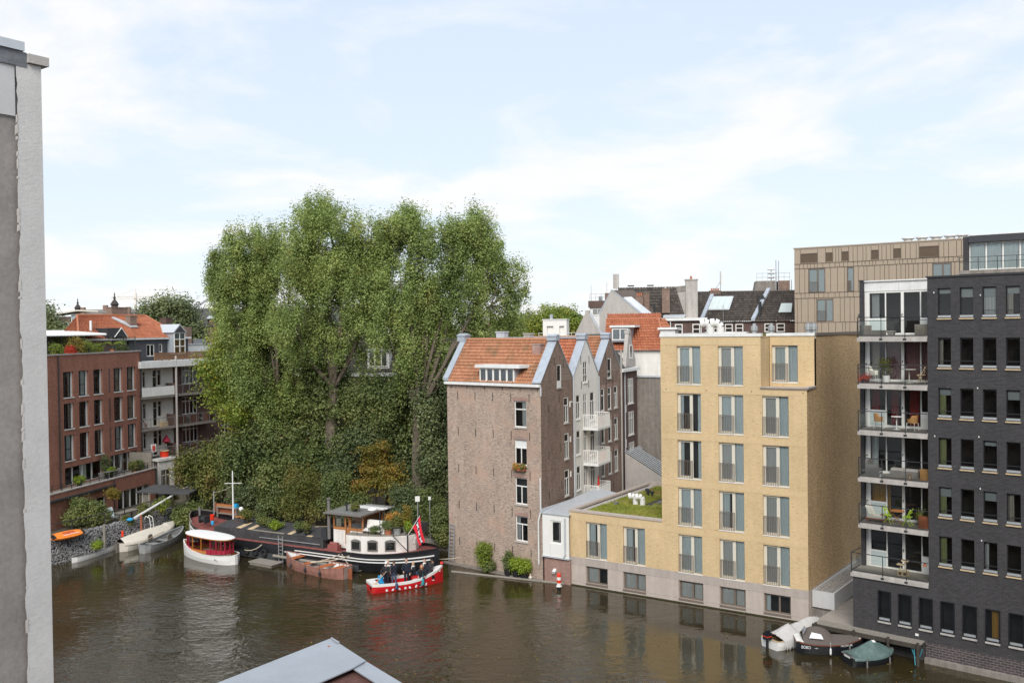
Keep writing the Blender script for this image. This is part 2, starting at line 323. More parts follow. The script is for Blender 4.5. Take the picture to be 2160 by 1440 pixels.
brick('brick_old', (.47, .345, .262), (.295, .215, .168), (.51, .445, .38), rowtint=.04, stain=.13, bias=.05, dark=(.14, .11, .10), darkamt=.045, patch=(.46, .31, .235), ms=.010)
brick('brick_gable', (.30, .19, .142), (.19, .122, .097), (.29, .24, .20), rowtint=.05, stain=.20, dark=(.05, .035, .03), darkamt=.03)
brick('brick_dark', (.058, .055, .058), (.035, .034, .036), (.085, .081, .083), stain=.10, dark=(.16, .155, .16), darkamt=-.085, rowtint=.04)
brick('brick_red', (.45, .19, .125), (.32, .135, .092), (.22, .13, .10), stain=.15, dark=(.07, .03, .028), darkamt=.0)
brick('brick_brown', (.135, .080, .066), (.090, .058, .052), (.16, .12, .105), stain=.2)
brick('brick_base', (.36, .19, .15), (.26, .13, .11), (.45, .38, .33), stain=.25, patch=(.45, .36, .31))
tilemat('tile_orange', (.33, .145, .078), (.44, .215, .12), (.17, .12, .065), .05); tilemat('tile_red', (.37, .125, .067), (.46, .18, .095), (.15, .085, .05), .0); tilemat('tile_grey', (.060, .050, .045), (.105, .088, .076), (.06, .06, .05), -.05)
leafmat('leaf_poplar', [(0.089, 0.137, 0.044), (0.211, 0.287, 0.086), (0.378, 0.462, 0.149), (0.617, 0.676, 0.257)], warm=(.36, .33, .10), warmamt=.03)
leafmat('leaf_lime', [(0.075, 0.125, 0.019), (0.175, 0.250, 0.037), (0.325, 0.375, 0.062), (0.450, 0.450, 0.088)], warm=(.45, .33, .05), warmamt=.06)
leafmat('leaf_dark', [(0.044, 0.065, 0.032), (0.109, 0.145, 0.062), (0.217, 0.258, 0.109), (0.372, 0.375, 0.187)])
leafmat('leaf_mid', [(0.050, 0.077, 0.026), (0.127, 0.173, 0.058), (0.232, 0.268, 0.087), (0.371, 0.363, 0.131)], warm=(.22, .16, .05), warmamt=.0)
leafmat('leaf_amber', [(0.084, 0.084, 0.014), (0.204, 0.180, 0.030), (0.360, 0.276, 0.048), (0.504, 0.348, 0.072)], warm=(.42, .20, .05), warmamt=.10)
leafmat('leaf_olive', [(0.061, 0.081, 0.019), (0.149, 0.169, 0.041), (0.243, 0.243, 0.068), (0.338, 0.284, 0.095)], warm=(.26, .16, .06), warmamt=.05)
leafmat('leaf_bright', [(.10, .16, .015), (.22, .32, .03), (.36, .44, .05), (.5, .5, .08)])
leafmat('leaf_far', [(0.090, 0.120, 0.053), (0.150, 0.188, 0.083), (0.225, 0.262, 0.112), (0.300, 0.330, 0.150)])
leafmat('flower_red', [(.35, .02, .02), (.6, .05, .03), (.7, .12, .05), (.6, .2, .2)]); leafmat('flower_mix', [(.5, .12, .04), (.6, .35, .06), (.65, .3, .1), (.3, .35, .06)])
M('sedum', (.24, .26, .065), .95, .3, scale=1.2, bmp=.6, bsc=12)
brick('brick_foot', (.085, .065, .066), (.06, .05, .052), (.17, .155, .15), bw=.32, bh=.13, ms=.016, stain=.15)
M('zinc_near', (.36, .385, .415), .5, .07, metal=.2, spec=.5, streak=.05); M('algae', (.045, .045, .02), .9, .4, scale=4)
# ------------------------------------------------------------------ water, ground and quays
def water_mat():
    m, t, b = newmat('canal_water')
    b.inputs['Base Color'].default_value = (.034, .027, .012, 1); b.inputs['Roughness'].default_value = .045; b.inputs['IOR'].default_value = 1.42; b.inputs['Specular IOR Level'].default_value = .95
    tcn = N(t, 'ShaderNodeTexCoord')
    def noise(scale, detail, st, rough=.55, rot=0., dist=0.):
        mp = N(t, 'ShaderNodeMapping'); mp.inputs['Scale'].default_value = st; mp.inputs['Rotation'].default_value = (0, 0, R(rot)); t.links.new(tcn.outputs['Object'], mp.inputs[0])
        n = N(t, 'ShaderNodeTexNoise', i_Scale=scale, i_Detail=detail, i_Roughness=rough, i_Distortion=dist); t.links.new(mp.outputs[0], n.inputs['Vector']); return n.outputs[0]
    def mth(op, a, b_=None, c=None):
        n = N(t, 'ShaderNodeMath', operation=op)
        for i, v in enumerate((a, b_, c)):
            if v is None: continue
            if isinstance(v, (int, float)): n.inputs[i].default_value = v
            else: t.links.new(v, n.inputs[i])
        return n.outputs[0]
    fine = noise(3.4, 3, (1, 1.25, 1), .6, 20, .4); mid = noise(1.15, 2, (1, 1.5, 1), .5, -15, .6); slow = noise(.35, 2, (1, 1, 1), .5)
    gust = noise(.075, 3, (1, 1.1, 1), .55, 30, .5)                    # where the wind ruffles the water
    sp = N(t, 'ShaderNodeSeparateXYZ'); t.links.new(tcn.outputs['Object'], sp.inputs[0])
    def patch(cx_, cy_, rx_, ry_):
        dx = mth('DIVIDE', mth('SUBTRACT', sp.outputs[0], cx_), rx_); dy = mth('DIVIDE', mth('SUBTRACT', sp.outputs[1], cy_), ry_)
        return mth('POWER', 2.718, mth('MULTIPLY', mth('ADD', mth('MULTIPLY', dx, dx), mth('MULTIPLY', dy, dy)), -1.0))
    gr0 = N(t, 'ShaderNodeMapRange'); gr0.inputs[1].default_value = .36; gr0.inputs[2].default_value = .64; gr0.inputs[3].default_value = .05; gr0.inputs[4].default_value = 1.0; t.links.new(gust, gr0.inputs[0])
    wnd = mth('ADD', mth('ADD', mth('MULTIPLY', patch(-18.0, 51, 8, 8), 2.3), mth('MULTIPLY', patch(-6.5, 52, 3.2, 7), 1.9)), patch(2, 52, 1.6, 6))                     # gusts and the launch's wake
    gmask = mth('MULTIPLY_ADD', wnd, mth('MULTIPLY_ADD', gr0.outputs[0], 1.7, .5), mth('MULTIPLY', gr0.outputs[0], .24))
    h = mth('ADD', mth('MULTIPLY', fine, .055), mth('ADD', mth('MULTIPLY', mid, .12), mth('MULTIPLY', slow, .10)))
    h = mth('MULTIPLY', h, gmask)
    bp = N(t, 'ShaderNodeBump'); bp.inputs['Strength'].default_value = 1; bp.inputs['Distance'].default_value = 1.0; t.links.new(h, bp.inputs['Height']); t.links.new(bp.outputs[0], b.inputs['Normal'])
    cl = N(t, 'ShaderNodeRGB'); cl.outputs[0].default_value = (.034, .026, .0105, 1)
    t.links.new(vary(t, cl.outputs[0], .35, .06), b.inputs['Base Color'])
    MATS['canal_water'] = m
water_mat()
put('water', MB().poly([(-220, -60, 0), (120, -60, 0), (120, 110, 0), (-220, 110, 0)]), 'canal_water', kind='structure')
put('canal_bed', MB().poly([(-220, -60, -2.2), (120, -60, -2.2), (120, 110, -2.2), (-220, 110, -2.2)]), 'soil', kind='structure')
EDGE = [(-70, 20), (-45, 55), (-36.3, 69.0), (-33.2, 75.0), (-30.6, 82.6), (-28.2, 83.6), (-16, 78.4), (-5.3, 73.2), (-4.2, 70.4), (2.2, 65.6), (5, 63.8), (17.0, 55.6), (18.0, 54.1), (19.6, 52.6), (22.2, 50.0), (30, 43), (60, 14)]
FAR = [(600, -300), (3000, 600), (2600, 4200), (-2600, 4200), (-3000, 600), (-700, -200)]
put('ground', MB().poly([(x, y, .9) for x, y in EDGE+FAR]), 'earth', kind='structure')
mb = MB()
for (x0, y0), (x1, y1) in zip(EDGE[:-1], EDGE[1:]):
    d = Vector((x1-x0, y1-y0, 0)).normalized(); n = Vector((d.y, -d.x, 0))*.04
    mb.poly([(x0+n.x, y0+n.y, -2.3), (x1+n.x, y1+n.y, -2.3), (x1+n.x, y1+n.y, .885), (x0+n.x, y0+n.y, .885)])
put('quay_wall', mb, 'concrete_dark', kind='structure')
# raised garden on the gabion wall, left bank
put('garden_ground', MB().poly([(-36.4, 69.4, 1.62), (-33.3, 75.4, 1.62), (-30.9, 82.4, 1.62), (-28.6, 84.4, 1.62), (-30, 92, 1.62), (-38, 92, 1.62), (-41, 74, 1.62)]), 'earth', kind='structure')
gab = thing('gabion_wall', 'grey stone filled gabion wall below the garden of the red brick block', 'retaining wall')
GB = [Vector((-37.2, 66.8, 0)), Vector((-35.2, 70.6, 0)), Vector((-32.6, 74.9, 0)), Vector((-30.1, 82.2, 0))]
core = MB()
for a, b in zip(GB[:-1], GB[1:]):
    n = Vector((-(b-a).y, (b-a).x, 0)).normalized()
    core.poly([a+n*.06+Vector((0, 0, -1)), b+n*.06+Vector((0, 0, -1)), b+n*.5+Vector((0, 0, 1.95)), a+n*.5+Vector((0, 0, 1.95))]); core.poly([a+n*.5+Vector((0, 0, 1.95)), b+n*.5+Vector((0, 0, 1.95)), b+n*1.1+Vector((0, 0, 1.95)), a+n*1.1+Vector((0, 0, 1.95))])
    core.poly([a+n*1.1+Vector((0, 0, 1.95)), b+n*1.1+Vector((0, 0, 1.95)), b+n*1.1+Vector((0, 0, 1.5)), a+n*1.1+Vector((0, 0, 1.5))])
put('fill', core, M('gabion_core', (.07, .07, .075), .95, .2), gab)
def stonemat():
    m, t, b = newmat('gabion_stone'); g = N(t, 'ShaderNodeNewGeometry'); r = N(t, 'ShaderNodeValToRGB'); r.color_ramp.elements[0].color = (.15, .15, .155, 1); r.color_ramp.elements[1].color = (.36, .35, .345, 1)
    t.links.new(g.outputs['Random Per Island'], r.inputs[0]); t.links.new(r.outputs[0], b.inputs['Base Color']); b.inputs['Roughness'].default_value = .85; MATS['gabion_stone'] = m
stonemat()
def stones(places, r0, r1):
    """uneven six-sided stones at the given points, as one mesh"""
    V = []; F = []
    base = np.array([(1, 0, 0), (0, 1, 0), (-1, 0, 0), (0, -1, 0), (0, 0, 1), (0, 0, -1)], float); fs = [(0, 1, 4), (1, 2, 4), (2, 3, 4), (3, 0, 4), (1, 0, 5), (2, 1, 5), (3, 2, 5), (0, 3, 5)]
    mb = MB()
    for p in places:
        s = rng.uniform(r0, r1, 3)*rng.uniform(.8, 1.2); q = rng.normal(size=3); q /= np.linalg.norm(q); a = rng.uniform(0, 6.28)
        Mx = np.array(Matrix.Rotation(a, 3, Vector(q))); pts = (base*s*(1+rng.uniform(-.2, .2, (6, 1)))) @ Mx.T + np.array(p)
        i = len(mb.v); mb.v += [tuple(x) for x in pts]; mb.f += [(i+a_, i+b_, i+c_) for a_, b_, c_ in fs]; mb.uv += [(0, 0)]*24
    return mb
pl = []
for a, b in zip(GB[:-1], GB[1:]):
    n = Vector((-(b-a).y, (b-a).x, 0)).normalized(); L = (b-a).length
    for _ in range(int(L*330)):
        f = rng.uniform(0, 1); h = rng.uniform(-.1, 1); q = a.lerp(b, f)+n*(.04+.44*h+rng.uniform(-.06, .02))+Vector((0, 0, 1.95*h)); pl.append(q)
    for _ in range(int(L*22)):
        q = a.lerp(b, rng.uniform(0, 1))+n*rng.uniform(.5, 1.0)+Vector((0, 0, 1.96)); pl.append(q)
put('stones', stones(pl, .045, .085), 'gabion_stone', gab, kind='stuff')
# ------------------------------------------------------------------ windows and other building parts
def cells(w, h, fw, cols=(), rows=(), mw=.05, bot=None):
    """openings of a window frame: column and row divisions as fractions"""
    bot = fw if bot is None else bot
    xs = [0]+[c*w for c in cols]+[w]; zs = [0]+[r*h for r in rows]+[h]; o = []
    for i in range(len(xs)-1):
        for j in range(len(zs)-1):
            a = xs[i]+(fw if i == 0 else mw/2); b = xs[i+1]-(fw if i == len(xs)-2 else mw/2)
            c = zs[j]+(bot if j == 0 else mw/2); d = zs[j+1]-(fw if j == len(zs)-2 else mw/2)
            if b-a > .02 and d-c > .02: o.append((round(a, 3), round(b, 3), round(c, 3), round(d, 3)))
    return o
def pleated(w, h, amp=.035, per=.13):
    n = max(6, int(w/per*4)); mb = MB(); rs = random.Random(int(w*1000+h*77))
    ph = [rs.uniform(-.5, .5) for _ in range(n+1)]
    top = [(w*i/n, amp*math.sin(i*math.pi/2+ph[i]), h) for i in range(n+1)]; bo = [(w*i/n+.01*math.sin(i*1.7), amp*1.3*math.sin(i*math.pi/2+ph[i]), 0) for i in range(n+1)]
    return mb.grid([bo, top])
def curtain(parent, x, z, w, h, mat, d=.115):
    w = round(w, 2); h = round(h, 2)
    me = cached(('cur', w, h, mat), lambda: pleated(w, h).mesh('curtain', mat, True))
    return put('curtain', me, None, parent, at=(x, d, z))
def window(parent, fr, u0, u1, z0, z1, d=.1, cs=None, fmat='white_paint', gmat='glass', fd=.06, fw=.07, cur=None, sill=None, name='window'):
    w = round(u1-u0, 3); h = round(z1-z0, 3)
    if cs is None: cs = cells(w, h, fw)
    key = ('win', w, h, tuple(cs), fmat, fd)
    me = cached(key, lambda: MB().wall(0, w, 0, h, cs, 0, fd).mesh(name, fmat))
    o = put(name, me, None, parent, fr, at=(u0, d, z0))
    for (a, b, c, e) in cs:
        pw, ph = round(b-a, 3), round(e-c, 3)
        pm = cached(('pane', pw, ph, gmat), lambda: MB().poly([(0, 0, 0), (pw, 0, 0), (pw, 0, ph), (0, 0, ph)]).mesh('pane', gmat))
        put('pane', pm, None, o, at=(a, fd*.6, c))
    for (a, b, mat) in (cur or ()): curtain(o, a*w, .03, (b-a)*w, h-.06, mat)
    if sill:
        sm, pr, th = sill
        s_ = cached(('sill', w, sm, pr, th, d), lambda: MB().box(-.05, w+.05, -d-pr, .0, -th, -.003).mesh('sill', sm)); put('sill', s_, None, o)
    return o
def railing_bars(w, h, n, r=.012, mat='bronze_frame', rail=.03):
    def f():
        mb = MB(); mb.box(0, w, -rail/2, rail/2, h-rail, h); mb.box(0, w, -rail/2, rail/2, 0, rail); mb.box(0, rail, -rail/2, rail/2, rail, h-rail); mb.box(w-rail, w, -rail/2, rail/2, rail, h-rail)
        for i in range(1, n): x = w*i/n; mb.box(x-r, x+r, -r, r, rail, h-rail)
        return mb.mesh('railing', mat)
    return cached(('rb', w, h, n, r, mat), f)
def tile_patch(p00, p10, p11, p01, tw=.23, th=.32, amp=.045, lip=.06):
    """a roof slope of pantiles: p00-p10 eave, p01-p11 ridge; wavy across, stepped at every course"""
    p00, p10, p11, p01 = (Vector(p) for p in (p00, p10, p11, p01)); W_ = max((p10-p00).length, (p11-p01).length); H_ = ((p01-p00).length+(p11-p10).length)/2
    nc = max(2, int(W_/tw)); nr = max(2, int(H_/th)); n = (p10-p00).cross(p01-p00).normalized()
    if n.z < 0: n = -n
    S = 5; P = []; UV = []
    prof = [math.sin(2*math.pi*k/S)*amp for k in range(S)]
    for r in range(nr):
        for (fr_, off, vv) in ((r/nr, lip, r+.02), ((r+1)/nr, 0., r+.98)):
            a = p00.lerp(p01, fr_); b = p10.lerp(p11, fr_); row = []; ur = []
            for c in range(nc*S+1):
                t_ = c/(nc*S); row.append(a.lerp(b, t_)+n*(prof[c % S]+off)); ur.append((c/S, vv))
            P.append(row); UV.append(ur)
    return MB().grid(P, UV)
def slab_roof(pts, th): return MB().extrude(pts, (0, 0, th))
def anchor(): return cached('anchor', lambda: MB().box(-.018, .018, -.03, .0, -.3, .3).mesh('wall_anchor', 'dark_metal'))
def pipe(parent, fr, pts, r=.05, mat='zinc_light', name='drainpipe'): return put(name, MB().tube(pts, r, 7), mat, parent, fr)
def chimney(parent, fr, x, y, z0, z1, w, dp, mat, pots=2, name='chimney'):
    o = put(name, MB().box(x-w/2, x+w/2, y-dp/2, y+dp/2, z0, z1).box(x-w/2-.05, x+w/2+.05, y-dp/2-.05, y+dp/2+.05, z1+.002, z1+.09), mat, parent, fr)
    for i in range(pots): put('chimney_pot', MB().lathe([(.1, 0), (.085, .28), (.07, .28), (.07, .05)], 8), 'terracotta', o, fr, at=(x+(i-(pots-1)/2)*w/max(pots, 1)*.8, y, z1+.09))
    return o
# ------------------------------------------------------------------ yellow brick hotel on the canal
Y = Fr((3.79, 63.24), -33.75)
yb = thing('hotel_building', 'yellow brick block of six storeys with tall windows rising from the canal', 'building', Y)
TB = 1.97
cols = [8.02, 10.76, 13.53]; sills = [1.99, 4.99, 8.0, 10.97, 13.97]; WW = 1.6; WH = 2.4
up = []
for r_, z in enumerate(sills):
    for c_, u in enumerate(cols):
        if r_ == 4 and c_ == 2: continue
        up.append((u, u+WW, z, z+WH))
low = [(1.28, 2.88, 2.03, 4.45), (4.08, 5.68, 2.03, 4.45)]
h1 = [h for h in up if h[1] < 13.4]; h2 = [h for h in up if h[0] > 13.4]
mb = MB(); mb.wall(0, 6.9, TB, 5.06, low, 0, .2, False); mb.wall(6.9, 13.47, TB, 16.95, h1, 0, .2, False); mb.wall(13.47, 16.22, TB, 13.80, h2, 0, .2, False)
mb.wall(13.5, 16.22, 13.86, 16.95, [(13.62, 15.22, 14.13, 16.38)], 1.6, .2, False)          # the set-back top storey
mb.poly([(13.47, 0, 13.8), (13.47, 1.62, 13.8), (13.47, 1.62, 16.95), (13.47, 0, 16.95)])
mb.poly([(6.9, 12, 5.0), (6.9, 0, 5.0), (6.9, 0, 16.95), (6.9, 12, 16.95)])
mb.poly([(0, 12.6, TB), (0, 0, TB), (0, 0, 5.06), (0, 12.6, 5.06)])
put('front_wall', mb, 'brick_yellow', yb, Y)
mb = MB()                                                                                    # soldier courses over each window row
for z in (4.46, 7.46, 10.44): mb.box(6.92, 16.2, -.012, -.002, z, z+.30)
mb.box(6.92, 16.2, -.012, -.002, 13.42, 13.78); mb.box(6.92, 13.45, -.012, -.002, 16.44, 16.93); mb.box(.02, 6.88, -.012, -.002, 4.5, 5.04)
put('soldier_course', mb, 'brick_soldier', yb, Y)
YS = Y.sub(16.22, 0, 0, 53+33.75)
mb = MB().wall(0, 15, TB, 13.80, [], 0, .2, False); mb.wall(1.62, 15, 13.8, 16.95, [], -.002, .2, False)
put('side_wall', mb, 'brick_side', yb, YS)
# stone base: blocks with open joints
js = [0, 1.24, 2.90, 4.04, 5.70, 8.0, 9.66, 10.74, 12.4, 13.53, 15.17, 16.22]; wset = {(1.24, 2.90), (4.04, 5.70), (8.0, 9.66), (10.74, 12.4), (13.53, 15.17)}
put('plinth_backing', MB().wall(.02, 16.2, -2.2, TB, [(a+.02, b-.02, .29, 1.43) for a, b in sorted(wset)], .06, .14, False), 'stone_base', yb, Y)
for a, b in zip(js[:-1], js[1:]):
    g = .006
    if (a, b) in wset: put('stone_block', MB().box(a+g, b-g, .0, .1, -.6, .27), 'stone_base', yb, Y)
    else:
        put('stone_block', MB().box(a+g, b-g, .0, .1, .31, 1.44), 'stone_base', yb, Y); put('stone_block', MB().box(a+g, b-g, .0, .1, -.6, .30), 'stone_base', yb, Y)
bj = [0, 3.6, 7.3, 11.0, 13.6, 16.22]
for a, b in zip(bj[:-1], bj[1:]): put('stone_band', MB().box(a+.004, b-.004, -.004, .1, 1.45, TB), 'stone_band', yb, Y)
mb = MB().box(0.02, 15, .0, .1, -.6, 1.30); put('side_plinth', mb, 'stone_base', yb, YS); put('side_band', MB().box(.02, 15, -.004, .1, 1.31, TB), 'stone_band', yb, YS)
for a, b in sorted(wset):
    w = window(yb, Y, a+.02, b-.02, .29, 1.43, .16, cells(1.62, 1.14, .1, [.56], [], .11), 'bronze_frame', fd=.08, cur=[(.0, .55, 'curtain_white')] if a < 2 else [(.0, .55, 'curtain_white'), (.6, 1., 'curtain_white')] if a < 13 else [(0, .2, 'curtain')])
    put('sill', MB().box(-.02, 1.64, -.2, .0, -.10, -.004), 'bronze_frame', w)
put('waterline_stain', MB().box(.01, 16.2, -.012, -.002, -.6, .075), 'algae', yb, Y)
# tall windows: door leaf with a barred railing on the left, fixed pane with curtain on the right
rc = random.Random(3)
def tallwin(u, z, hh, yy, k, fr=Y):
    w = 1.6; cs = [(.18, .80, .14, hh-.14), (1.0, 1.56, .02, hh-.03)]
    o = window(yb, fr, u, u+w, z, z+hh, yy+.14, cs, 'cream_paint', fd=.09, cur=[[(.1, .5, 'curtain'), (.62, .97, 'curtain')], [(.1, .38, 'curtain'), (.62, .97, 'curtain')], [(.1, .5, 'curtain_white'), (.62, .97, 'curtain')], [(.1, .22, 'curtain'), (.82, .97, 'curtain')]][k])
    put('railing', railing_bars(1.0, 1.16, 9), None, o, at=(.0, -.13, -.02))
    put('sill', MB().box(-.01, 1.61, -.17, .0, -.06, -.004), 'white_paint', o)
    return o
for i, (u0, u1, z0, z1) in enumerate(up): tallwin(u0, z0, WH, 0, 3 if i in (6, 3*3+1-1) else rc.choice([0, 0, 1, 2, 2]))
tallwin(13.62, 14.13, 2.25, 1.6, 0)
for (u0, u1, z0, z1) in low: tallwin(u0, z0, 2.42, 0, 1)
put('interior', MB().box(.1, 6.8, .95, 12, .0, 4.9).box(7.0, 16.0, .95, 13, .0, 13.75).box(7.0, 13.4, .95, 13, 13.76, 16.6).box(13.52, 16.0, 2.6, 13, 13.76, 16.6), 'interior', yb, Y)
# copings and roofs
mb = MB().box(6.86, 13.51, -.06, .3, 16.952, 17.14).box(6.86, 7.2, .3, 13, 16.952, 17.14).box(13.3, 16.26, 1.54, 1.9, 16.953, 17.135)
put('coping', mb, 'white_trim', yb, Y)
put('side_coping', MB().box(1.62, 15, -.05, .3, 16.954, 17.13), 'bronze_frame', yb, YS)
put('ledge', MB().box(13.44, 16.32, -.08, 1.6, 13.803, 13.86).box(13.44, 16.32, -.12, -.03, 13.862, 13.93).box(16.0, 16.34, -.12, 1.6, 13.863, 13.95), 'stone_base', yb, Y)
put('roof', MB().poly([(6.95, .1, 16.9), (13.5, .1, 16.9), (13.5, 1.7, 16.9), (16.2, 1.7, 16.9), (17.2, 14, 16.9), (6.95, 13, 16.9)]), M('roof_sedum_dry', (.26, .19, .12), .95, .35, scale=1.5), yb, Y)
put('wing_coping', MB().box(-.05, 6.9, -.07, .28, 5.062, 5.20).box(-.05, .25, .28, 12.5, 5.062, 5.20).box(.25, 6.9, 12.3, 12.5, 5.062, 5.32), 'stone_base', yb, Y)
put('wing_gravel_edge', MB().poly([(.2, .2, 4.98), (6.9, .2, 4.98), (6.9, 12.3, 4.98), (.2, 12.3, 4.98)]), 'concrete', yb, Y)
def sedum_tufts(x0, x1, y0, y1, z, n):
    V = np.zeros((n*3, 3)); 
    cx_ = rng.uniform(x0, x1, n); cy_ = rng.uniform(y0, y1, n); hgt = rng.uniform(.04, .13, n); a = rng.uniform(0, 6.28, n); wd = rng.uniform(.03, .07, n)
    V[0::3] = np.stack([cx_-np.cos(a)*wd, cy_-np.sin(a)*wd, np.full(n, z)], 1); V[1::3] = np.stack([cx_+np.cos(a)*wd, cy_+np.sin(a)*wd, np.full(n, z)], 1); V[2::3] = np.stack([cx_+rng.uniform(-.05, .05, n), cy_+rng.uniform(-.05, .05, n), z+hgt], 1)
    return V
leafmat('leaf_sedum', [(.16, .18, .035), (.27, .31, .05), (.38, .40, .08), (.42, .36, .12)], warm=(.40, .24, .12), warmamt=.06, patch_scale=.5)
def soup(V, k, name, mat, parent, fr=None, at=(0, 0, 0), kind=None):
    """many loose k-cornered leaves as one mesh"""
    n = len(V)//k; me = bpy.data.meshes.new(name); me.vertices.add(n*k); me.vertices.foreach_set('co', V.astype(np.float32).ravel())
    me.loops.add(n*k); me.loops.foreach_set('vertex_index', np.arange(n*k, dtype=np.int32)); me.polygons.add(n)
    me.polygons.foreach_set('loop_start', np.arange(n, dtype=np.int32)*k); me.polygons.foreach_set('loop_total', np.full(n, k, dtype=np.int32))
    me.materials.append(MATS[mat]); me.update(calc_edges=True); return put(name, me, None, parent, fr, at, kind=kind)
beds = [(.9, 6.6, .6, 4.4), (.9, 3.4, 4.7, 8.2), (3.9, 6.6, 4.9, 8.0), (1.0, 6.6, 8.6, 11.9)]
mb = MB()
for b in beds: mb.box(b[0], b[1], b[2], b[3], 4.985, 5.05)
put('sedum_bed', mb, 'sedum', yb, Y)
soup(np.concatenate([sedum_tufts(*b, 5.04, int((b[1]-b[0])*(b[3]-b[2])*260)) for b in beds]), 3, 'sedum', 'leaf_sedum', yb, Y, kind='stuff')
soup(sedum_tufts(7.4, 16, 2, 12.5, 16.9, 12000), 3, 'dry_sedum', 'leaf_olive', yb, Y, kind='stuff')
put('roof_gutter', MB().box(3.4, 3.9, 4.5, 8.5, 4.983, 5.0).box(.9, 6.6, 8.25, 8.5, 4.984, 5.02), 'roofing', yb, Y)
def cowl(parent, fr, x, y, z, s=1., rz=0.):
    mb = MB(); pts = [(0, 0, 0), (0, 0, .5*s), (-.08*s, -.02, .66*s), (-.26*s, -.05, .72*s), (-.48*s, -.08, .68*s)]
    for i, (a, b) in enumerate(zip(pts[:-1], pts[1:])): mb.cyl(a, b, .2*s if i < 3 else .22*s, .2*s if i < 2 else .22*s if i < 3 else .25*s, 14, i != 3)
    o = put('roof_cowl', mb, 'white_trim', parent, fr, at=(x, y, z), rz=rz, smooth=True)
    put('cowl_mouth', MB().cyl((-.44*s, -.075, .685*s), (-.485*s, -.08, .68*s), .2*s, .2*s, 14), 'interior', o); return o
cowl(yb, Y, 2.9, 4.3, 5.0, .95, R(8)); cowl(yb, Y, 3.45, 4.3, 5.0, .95, R(8))
for (x, y, hgt) in ((2.2, 7.9, .5), (2.6, 7.7, .45), (1.9, 8.3, .5), (5.6, 7.9, .55), (5.9, 8.1, .55)):
    put('roof_vent', MB().lathe([(.07, 0), (.07, hgt*.6), (.15, hgt*.65), (.15, hgt), (.0, hgt+.02)], 10), 'dark_metal', yb, Y, at=(x, y, 5.0))
put('roof_hatch', MB().lathe([(.28, 0), (.28, .12), (.2, .2), (0, .22)], 14), 'steel', yb, Y, at=(3.9, 10.2, 5.02))
for (x, y) in ((1.7, 3.6), (4.3, 5.3)): put('roof_outlet', MB().box(-.15, .15, -.1, .1, 0, .22).box(-.05, .2, -.12, .12, .222, .27), 'grey_metal', yb, Y, at=(x, y, 5.0))
for (x, y, s) in ((8.3, 5, 1.3), (8.95, 5.2, 1.3)): cowl(yb, Y, x, y, 16.9, s, R(10))
mb = MB().box(0, 1.2, -.25, .25, 0, .14).box(.2, .9, -.2, .2, .141, .3); put('air_unit', mb, 'grey_metal', yb, Y, at=(10.6, 3.4, 16.93)); put('air_duct', MB().box(0, 2.2, -.2, .2, 0, .28), 'white_trim', yb, Y, at=(9.4, 3.0, 16.93))
for (x, y) in ((12.2, 2.6), (13.0, 3.5), (14.9, 5.0), (15.2, 5.2), (14.4, 7.0)):
    put('roof_fan', MB().lathe([(.16, 0), (.16, .35), (.22, .36), (.22, .62), (.12, .66), (.12, .8), (0, .82)], 12), 'galvanised', yb, Y, at=(x, y, 16.93))
for (u, z) in ((7.3, 13.62), (10.0, 13.6), (12.9, 13.62), (16.0, 13.6)): put('weep_outlet', MB().cyl((0, -.02, 0), (0, .05, 0), .035, .035, 8), 'dark_metal', yb, Y, at=(u, 0, z))
# ------------------------------------------------------------------ row of old canal houses, gable ends to the courtyard
B = Fr((-4.95, 69.72), -38.0); G = Fr((1.97, 64.28), 63.43)
BL = 8.76
_v = (Matrix.Rotation(R(101.43), 3, 'Z') @ Vector((1, 0, 0)))       # the row's direction seen in frame B
def BG(u, s, z): return (u+_v.x*s, _v.y*s, z)                       # u along the canal front, s along the row
HB = [0, 5.7, 10.95, 16.15]; APEX = [2.85, 8.35, 13.6]
ZA, ZE = 16.75, 13.75
def house(i, label, gmat, eave):
    h = thing('canal_house', label, 'house', B)
    s0, s1, sa = HB[i]+(.003 if i else 0), HB[i+1], APEX[i]
    return h, s0, s1, sa
def gable_wall(h, s0, s1, sa, ze, za, mat, holes, att, name='gable_wall'):
    """gable end on plane G with window openings"""
    a0, a1, b0, b1 = att
    mb = MB(); mb.wall(s0, s1, -1, ze, holes+([(a0, a1, b0, ze)] if b0 < ze-.01 else []), 0, .14, False)
                                              # attic window: cut the gable triangle round it
    sl = lambda u: ze+(za-ze)*((u-s0)/(sa-s0) if u < sa else (s1-u)/(s1-sa))
    us = sorted({s0, sa, s1, a0, a1})
    for p, q in zip(us[:-1], us[1:]):
        if a0 <= p and q <= a1:
            if b0 > ze: mb.poly([(p, 0, ze), (q, 0, ze), (q, 0, b0), (p, 0, b0)])
            mb.poly([(p, 0, b1), (q, 0, b1), (q, 0, sl(q)), (p, 0, sl(p))])
        else: mb.poly([(p, 0, ze), (q, 0, ze), (q, 0, sl(q)), (p, 0, sl(p))])
    e = .14; lo = max(b0, ze) if b0 > ze else ze
    mb.poly([(a0, 0, lo), (a0, 0, b1), (a0, e, b1), (a0, e, lo)]); mb.poly([(a1, 0, b1), (a1, 0, lo), (a1, e, lo), (a1, e, b1)]); mb.poly([(a0, 0, b1), (a1, 0, b1), (a1, e, b1), (a0, e, b1)])
    return put(name, mb, mat, h, G)
